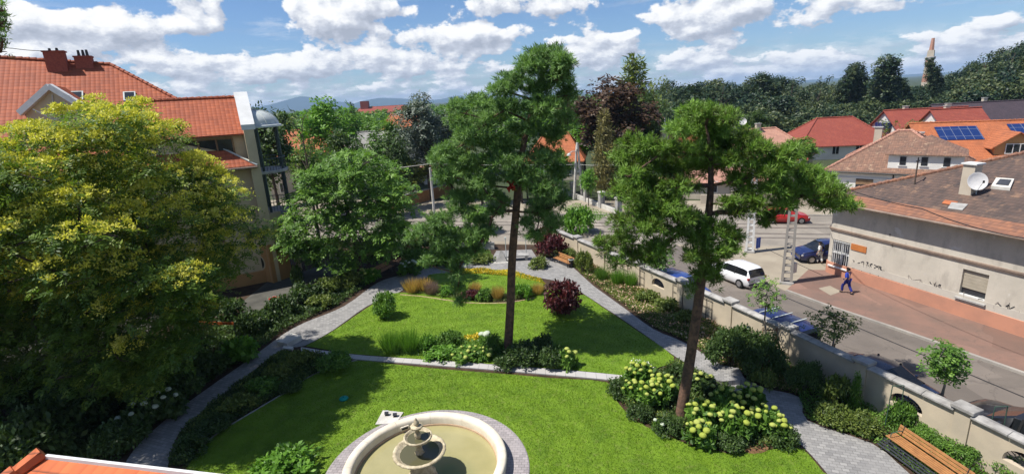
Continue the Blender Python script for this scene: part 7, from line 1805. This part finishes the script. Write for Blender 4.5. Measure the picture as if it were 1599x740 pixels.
    if bars:
        for x in (-.30, -.12, .06): MB().bar((x * L, -w_ * .74, Hh + .05), (x * L, w_ * .74, Hh + .05), .05, .04).build('roof_bar', 'metal_pale', rt, local=True)
    return rt
wd_ = lambda i: (WALL[i + 1] - WALL[i]).normalized()
def car_at(x, y, z, i, off=0.0): return G(x, y, z)
sa = lambda i: math.atan2(wd_(i).y, wd_(i).x)
p = G(1148, 422, .75); car('white hatchback parked on the side street between the pine and the lattice pole', (p.x, p.y, 0), sa(4) + math.pi - .05, 'paint_white', 4.05, 1.76, 1.48)
p = G(1068, 437, 1.3); p = Vector((WALL[3].x * .5 + WALL[4].x * .5 + 1.55, 32.2, 0)); car('dark blue car behind the wall seen just left of the white hatchback', p, sa(3), 'paint_blue', 4.3, 1.76, 1.46)
p = G(1205, 492, 1.7); pv = Vector((p.x + .1, p.y, 0)); car('dark blue van with three pale roof bars parked behind the garden wall', pv, sa(5) + math.pi, 'paint_navy', 4.6, 1.85, 1.85, 'van', 'parked_van', bars=True)
p = G(1386, 573, 1.35); car('black-blue sedan with a curved roof parked tight behind the wall', (p.x, p.y, 0), sa(6), 'paint_darkblue', 4.4, 1.78, 1.42, 'sedan')
p = G(1590, 655, 1.0); car('dark car with a bright blue reflecting windscreen at the lower right edge', (p.x + .3, p.y - .4, 0), sa(8) + math.pi, 'paint_black', 4.4, 1.8, 1.45, 'hatch')
p = G(1268, 392, .8); car('dark navy hatchback half hidden behind the graffiti house corner', (p.x + .9, p.y + .1, 0.03), SA + .25 + math.pi, 'paint_navy', 4.2, 1.78, 1.55, group='cars at the cross street')
p = G(1226, 336, .7); car('bright red car standing on the far side of the cross street', (p.x, p.y, 0), SA, 'paint_red', 4.2, 1.76, 1.5, 'hatch', group='cars at the cross street')

# ================================================================== PEOPLE
def skin_mesh(name, chain, edges, radii, mat, rt, sub=2):
    me = bpy.data.meshes.new(name); me.from_pydata(chain, edges, []); me.materials.append(M[mat])
    ob = bpy.data.objects.new(name, me); COL.objects.link(ob); ob.parent = rt
    md = ob.modifiers.new('skin', 'SKIN'); md.use_smooth_shade = True
    sv = me.skin_vertices[0].data
    for i, r_ in enumerate(radii): sv[i].radius = r_ if isinstance(r_, tuple) else (r_, r_)
    sv[0].use_root = True
    s2 = ob.modifiers.new('sub', 'SUBSURF'); s2.levels = sub; s2.render_levels = sub
    return ob
def person(label, P, rz, top_m, leg_m, stride=.22, hh=1.70):
    rt = root('person', label, 'person', P, None, rz); k = hh / 1.70
    J = dict(pel=(0, 0, .92), ches=(.03, 0, 1.25), neck=(.05, 0, 1.43), head0=(.07, 0, 1.50), head1=(.08, 0, 1.62), sl=(.03, .17, 1.38), sr=(.03, -.17, 1.38),
             el=(-.10, .24, 1.12), er=(.10, -.24, 1.12), wl=(.04, .26, .90), wr=(.28, -.22, .98), hl=(.0, .09, .88), hr=(.0, -.09, .88),
             kl=(.16 + stride * .3, .10, .50), kr=(-.06 - stride * .2, -.10, .49), al=(stride, .10, .09), ar=(-stride - .12, -.10, .13), tl=(stride + .17, .10, .04), tr=(-stride + .03, -.10, .04),
             fl=(.07, .27, .80), fr_=(.36, -.21, .92))
    ks = list(J); V = [tuple(c * k for c in J[a]) for a in ks]; ix = {a: i for i, a in enumerate(ks)}
    E_ = [('pel', 'ches'), ('ches', 'neck'), ('neck', 'head0'), ('head0', 'head1'), ('ches', 'sl'), ('ches', 'sr'), ('sl', 'el'), ('sr', 'er'), ('el', 'wl'), ('er', 'wr'), ('wl', 'fl'), ('wr', 'fr_'), ('pel', 'hl'), ('pel', 'hr'), ('hl', 'kl'), ('hr', 'kr'), ('kl', 'al'), ('kr', 'ar'), ('al', 'tl'), ('ar', 'tr')]
    Rr_ = dict(pel=(.12, .15), ches=(.11, .16), neck=.055, head0=.075, head1=.095, sl=.055, sr=.055, el=.042, er=.042, wl=.03, wr=.03, hl=.09, hr=.09, kl=.06, kr=.06, al=.045, ar=.045, tl=.035, tr=.035, fl=.028, fr_=.028)
    skin_mesh('body', V, [(ix[a], ix[b2]) for a, b2 in E_], [Rr_[a] for a in ks], 'skin', rt)
    def sub_(nm, names, ed, rad, mat):
        VV = [tuple(c * k for c in (J[a] if isinstance(a, str) else a)) for a in names]; skin_mesh(nm, VV, ed, rad, mat, rt)
    m_ = lambda a, b2, t_: tuple(J[a][i] * (1 - t_) + J[b2][i] * t_ for i in range(3))
    sub_('shirt', ['pel', 'ches', (.045, 0, 1.40), 'sl', 'sr', 'el', 'er'], [(0, 1), (1, 2), (1, 3), (1, 4), (3, 5), (4, 6)], [(.15, .19), (.14, .19), .08, .078, .078, .062, .062], top_m)
    sub_('trousers', ['pel', 'hl', 'hr', 'kl', 'kr', m_('kl', 'al', .9), m_('kr', 'ar', .9)], [(0, 1), (0, 2), (1, 3), (2, 4), (3, 5), (4, 6)], [(.145, .18), .115, .115, .085, .085, .075, .075], leg_m)
    sub_('hair', [(.05, 0, 1.62), (.04, 0, 1.68), (.02, 0, 1.57)], [(0, 1), (0, 2)], [.098, .075, .07], 'hair_dark')
    for a, b2 in (('al', 'tl'), ('ar', 'tr')):
        sub_('shoe', [tuple(x - (.05 if i == 0 else 0) for i, x in enumerate(J[a])), J[b2]], [(0, 1)], [.055, .045], 'iron_dark')
    # face: eyes, nose
    fc = MB(); hx, hz = .08 * k, 1.61 * k
    for s in (-.035, .035): fc.lathe((hx + .088 * k, s, hz), [(0, -.012), (.012, 0), (0, .012)], 6)
    fc.build('eyes', 'hair_dark', rt, local=True); MB().lathe((hx + .095 * k, 0, hz - .04), [(0, -.02), (.016, -.008), (0, .03)], 6).build('nose', 'skin', rt, local=True)
    for s, w2 in ((1, 'fl'), (-1, 'fr_')):
        fg = MB(); c = Vector(J[w2]) * k; pr = Vector(J['wl' if s == 1 else 'wr']) * k; d = (c - pr).normalized(); sd2 = d.cross(Vector((0, 1, 0))).normalized()
        for j in range(4): fg.tube([c + sd2 * (j - 1.5) * .018, c + sd2 * (j - 1.5) * .020 + d * .05, c + sd2 * (j - 1.5) * .018 + d * (.085 + (.01 if j in (1, 2) else 0)) + Vector((.008, -s * .015, 0))], [.009, .008, .006], 6)
        fg.tube([c - d * .03 + sd2 * .03, c + sd2 * .05 + d * .0, c + sd2 * .055 + d * .035], [.010, .009, .007], 6); fg.build('fingers', 'skin', rt, local=True)
    return rt
p = G(1321, 458, .12); person('person in blue shirt and blue trousers walking on the red pavement beside the graffiti wall', p, math.atan2(-fd.y, -fd.x), 'cloth_blue', 'cloth_navy')
p = G(1282, 411, .03); person('person dressed in white standing by the dark navy hatchback', p + Vector((-.15, 0, 0)), 2.0, 'cloth_white', 'cloth_white', stride=.05, hh=1.68)

# ================================================================== POLES, CABLES, FENCES
def lattice_pole(label, P, h, wb, wt, mat, rz=0.0, name='concrete_pole', yellow=False):
    rt = root(name, label, 'utility pole', P, None, rz); fr = MB(); n_ = int(h / .5); d0 = .16
    for s in (-1, 1): fr.add([(s * wb / 2 + q[0] * .085, q[1] * d0, 0) for q in ((-1, -1), (1, -1), (1, 1), (-1, 1))] + [(s * wt / 2 + q[0] * .07, q[1] * d0 * .8, h) for q in ((-1, -1), (1, -1), (1, 1), (-1, 1))], [(0, 3, 2, 1), (4, 5, 6, 7), (0, 1, 5, 4), (1, 2, 6, 5), (2, 3, 7, 6), (3, 0, 4, 7)])
    fr.build('shafts', mat, rt, local=True); rg_ = MB()
    for k in range(n_):
        z = .35 + k * .5; ww = wb + (wt - wb) * z / h; MB().box((0, 0, z), (ww, d0 * 1.4, .12)).build('rung', mat, rt, local=True)
    MB().box((0, 0, .08), (wb + .3, .5, .2)).build('footing', 'concrete', rt, local=True, bevel=.02)
    MB().box((0, 0, h - .15), (1.3, .10, .10)).build('crossarm', 'iron_dark', rt, local=True)
    for s in (-.55, 0, .55): MB().lathe((s, 0, h - .1), [(.04, 0), (.06, .05), (.04, .1), (.06, .14), (0, .2)], 8).build('insulator', 'brick_red', rt, local=True)
    return rt
LP1 = G(1228, 443, .03); lattice_pole('tall grey ladder-like concrete pole on the pavement corner before the graffiti house', LP1, 8.6, .56, .32, 'kerb', -.5)
MB_ = MB().box(LP1 + Vector((.35, -.1, 1.2)), (.35, .25, .7), .5).build('meter_box', 'concrete_pale'); tag(MB_, 'pale grey cabinet fixed to the ladder-like concrete pole', 'meter box')
LP2 = G(1170, 394, .03); lattice_pole('white painted ladder-like pole at the crossing corner seen through the broad pine', LP2, 7.4, .50, .30, 'trim_white', -.45)
q = LP2 + Vector((.75, .1, 0)); t_ = root('blue_sign', 'small blue sign board leaning at the foot of the white ladder-like pole', 'sign', q); MB().box(q + U3 * .75, (.5, .05, .9), .5).build('panel', 'road_sign_blue', t_); MB().tube([q, q + U3 * 1.2], .03, 6).build('post', 'metal_pale', t_)
q = G(1239, 388); h = HT(q, 250); t_ = root('thin_pole', 'thin dark steel pole right behind the ladder-like concrete pole', 'pole', q); MB().tube([q, q + U3 * h], [.075, .05], 8).build('pole', 'bark_grey', t_); MB().box(q + U3 * .1, (.35, .35, .2)).build('base', 'concrete', t_)
q = G(679, 342); h = HT(q, 264); PL = q.copy(); t_ = root('lamp_pole', 'slim white pole beside the graffiti wall left of the tall pine', 'lamp pole', q); MB().tube([q, q + U3 * h], [.17, .12], 10).build('pole', 'concrete_pale', t_); MB().lathe(q + U3 * h, [(.14, 0), (.14, .1), (0, .16)], 10).build('cap', 'concrete_pale', t_)
q = G(903, 311); h = HT(q, 224); PA = q.copy(); t_ = root('street_lamp', 'pale twin-legged concrete street lamp pole behind the vivid green bush', 'street lamp', q)
for s in (-.55, .55): MB().tube([q + Vector((s, 0, 0)), q + Vector((s * .15, 0, h * .96))], [.20, .12], 8).build('leg', 'concrete_pale', t_)
MB().box(q + U3 * (h * .5), (.7, .16, .2)).build('brace', 'concrete_pale', t_); MB().tube([q + U3 * h * .9, q + U3 * (h + .1)], [.2, .15], 8).build('pole_top', 'concrete_pale', t_)
ar = MB().tube([q + U3 * (h * .86), q + Vector((-.7, -.3, h * .87)), q + Vector((-1.1, -.4, h * .84))], .05, 6).build('arm', 'metal_pale', t_)
MB().lathe(q + Vector((-1.15, -.4, h * .80)), [(0, -.05), (.28, 0), (.24, .18), (.08, .3), (0, .32)], 12).build('lamp_head', 'metal_pale', ar)
def cable(label, pts, sag, r_=.02):
    mb = MB()
    for a, c in zip(pts[:-1], pts[1:]):
        n_ = 14; mb.tube([lerp(a, c, i / n_) - U3 * (sag * 4 * (i / n_) * (1 - i / n_)) for i in range(n_ + 1)], r_, 4)
    o = mb.build('overhead_cable', 'iron_dark'); tag(o, label, 'cable'); return o
zc_ = HT(PL, 256); zd_ = HT(PA, 257)
o = cable('thin pale overhead cable running across behind the tall pine', [Vector((PL.x - 12, PL.y - 2, zc_ - .3)), Vector((PL.x, PL.y, zc_)), Vector((PA.x, PA.y, zd_)), AT(965, 257, PA.y - 3), AT(1200, 262, 56)], .12, .03); o.data.materials[0] = M['concrete_pale']
top1 = LP1 + U3 * 8.4
cable('dark cable sagging from the ladder-like pole across the old brown roof', [top1, AT(1300, 286, 30), AT(1440, 326, 24), AT(1599, 372, 20), AT(1700, 400, 18)], .15, .022)
cable('dark cable from the ladder-like pole down to the white street house', [top1, AT(1300, 277, 50)], .3, .02)
cable('thin cable spanning the crossing between the two ladder-like poles', [top1 - U3 * .3, LP2 + U3 * 7.2], .25, .02)
cable('lowest tram wire over the crossing in front of the corner house', [AT(1120, 366, 46), AT(1292, 372, 44)], .05, .02)
cable('upper tram wire over the crossing in front of the corner house', [AT(1120, 352, 50), AT(1292, 354, 47)], .05, .02)
cable('slanting support wire crossing the pavement corner in front of the white car', [G(1196, 388, 2.0), G(1285, 430, .5)], .02, .015)
q = AT(88, 80, 37.5); cable('thin dark wire over the orange roof at the top left', [AT(-60, 66, 34), AT(20, 76, 36), AT(78, 80, 38)], .05, .02)
cable('second tram wire far over the cross street', [AT(1180, 362, 52), AT(1330, 362, 50)], .05, .02)

# fence with stone pillars beyond the crossing
fa = G(966, 336); fb_ = G(876, 300); pf = root('pillar_fence', 'stone base fence with dark railings and pale pillars beyond the crossing', 'fence', fa)
d = (fb_ - fa); n_ = 4; dn = d.normalized()
for k in range(n_ + 1):
    q = fa + d * (k / n_) ; pl_ = MB().box(q + U3 * .95, (.6, .6, 1.9), math.atan2(dn.y, dn.x)).build('pillar', 'concrete', pf); MB().box(q + U3 * 1.98, (.75, .75, .14), math.atan2(dn.y, dn.x)).build('cap', 'concrete_pale', pl_)
MB().bar(fa + U3 * .3, fb_ + U3 * .3, .4, .6).build('base_wall', 'concrete_pale', pf); rl = MB()
nb_ = int(d.length / .22)
for k in range(nb_): q = fa + d * (k / nb_); rl.bar(q + U3 * .6, q + U3 * 1.7, .03, .03)
rl.bar(fa + U3 * 1.65, fb_ + U3 * 1.65, .05, .05); rl.bar(fa + U3 * .75, fb_ + U3 * .75, .05, .05); rl.build('railing', 'iron_dark', pf)
pf2 = root('far_garden_wall', 'pale low wall along the far pavement behind the lattice poles', 'wall', crossA + CN * 17.5)
fa2, fb2 = NE + CD * 4 + CN * 17.3, NE - CD * 26 + CN * 17.3
for k in range(8):
    a, c = lerp(fa2, fb2, k / 8), lerp(fa2, fb2, (k + .93) / 8); MB().bar(a + U3 * .6, c + U3 * .6, .25, 1.2).build('wall_section', 'stucco_beige', pf2); MB().box(c + (fb2 - fa2) * .0045 + U3 * .8, (.5, .45, 1.6), math.atan2(CD.y, CD.x)).build('pillar', 'stucco_beige', pf2)
# graffiti wall at the left of the crossing
ga, gb = G(630, 325), G(704, 304); gw = root('graffiti_wall', 'low wall covered in faded orange and purple graffiti beyond the crossing at left', 'wall', ga)
hg = HT(ga, 306)
MB().bar(ga + U3 * (hg / 2), gb + U3 * (hg / 2), .3, hg).build('wall', 'graffiti_mural' if 'graffiti_mural' in M else 'wood_slat', gw)
MB().bar(ga + U3 * (hg + .04), gb + U3 * (hg + .04), .42, .1).build('coping', 'concrete', gw)
g2 = (gb - ga).normalized(); MB().box(ga - g2 * .3 + U3 * hg * .5, (.6, .6, hg * 1.05), math.atan2(g2.y, g2.x)).build('end_pillar', 'stucco_orange', gw)
MB().bar(ga - g2 * .6 + U3 * .9, ga - g2 * 5.5 + U3 * .9 - Vector((0, 1.0, 0)), .12, 1.6).build('plank_section', 'wood_slat', gw)
# orange-red rail and small red object in the shade at left
a, c = G(283, 503, 1.4), G(365, 505, 1.4); t_ = root('safety_rail', 'orange-red rail glowing among the dark shrubs under the big left tree', 'rail', (a.x, a.y, 0))
MB().bar(a, c, .06, .16).build('rail', 'orange_plastic', t_)
for q in (a, c, lerp(a, c, .5)): MB().tube([Vector((q.x, q.y, 0)), q], .03, 6).build('post', 'iron_dark', t_)
q = G(430, 474); t_ = root('red_bucket', 'small red plastic tub among dark shrubs near the courtyard', 'tub', q); MB().lathe(q, [(0, 0), (.28, 0), (.36, .42), (.39, .44), (.36, .46), (.33, .42), (.27, .06), (0, .06)], 18).build('body', 'red_plastic', t_, smooth=True); MB().tube([q + Vector((-.36, 0, .43)), q + Vector((0, 0, .62)), q + Vector((.36, 0, .43))], .012, 5).build('handle', 'metal_pale', t_)

# ================================================================== HAZE over the town
hz_m = bpy.data.materials.new('haze_air'); hz_m.use_nodes = True; nt = hz_m.node_tree
for n in list(nt.nodes): nt.nodes.remove(n)
pv_ = nt.nodes.new('ShaderNodeVolumePrincipled'); ou = nt.nodes.new('ShaderNodeOutputMaterial'); nt.links.new(pv_.outputs[0], ou.inputs['Volume'])
pv_.inputs['Color'].default_value = (.48, .70, 1.0, 1); pv_.inputs['Density'].default_value = HAZE
M['haze_air'] = hz_m
if HAZE > 0:
    hz_o = MB().box((0, 5000, 74), (24000, 10400, 152)).build('haze', 'haze_air'); hz_o['kind'] = 'stuff'; tag(hz_o, 'thin blue summer haze over the distant town and hills', 'haze', kind='stuff')
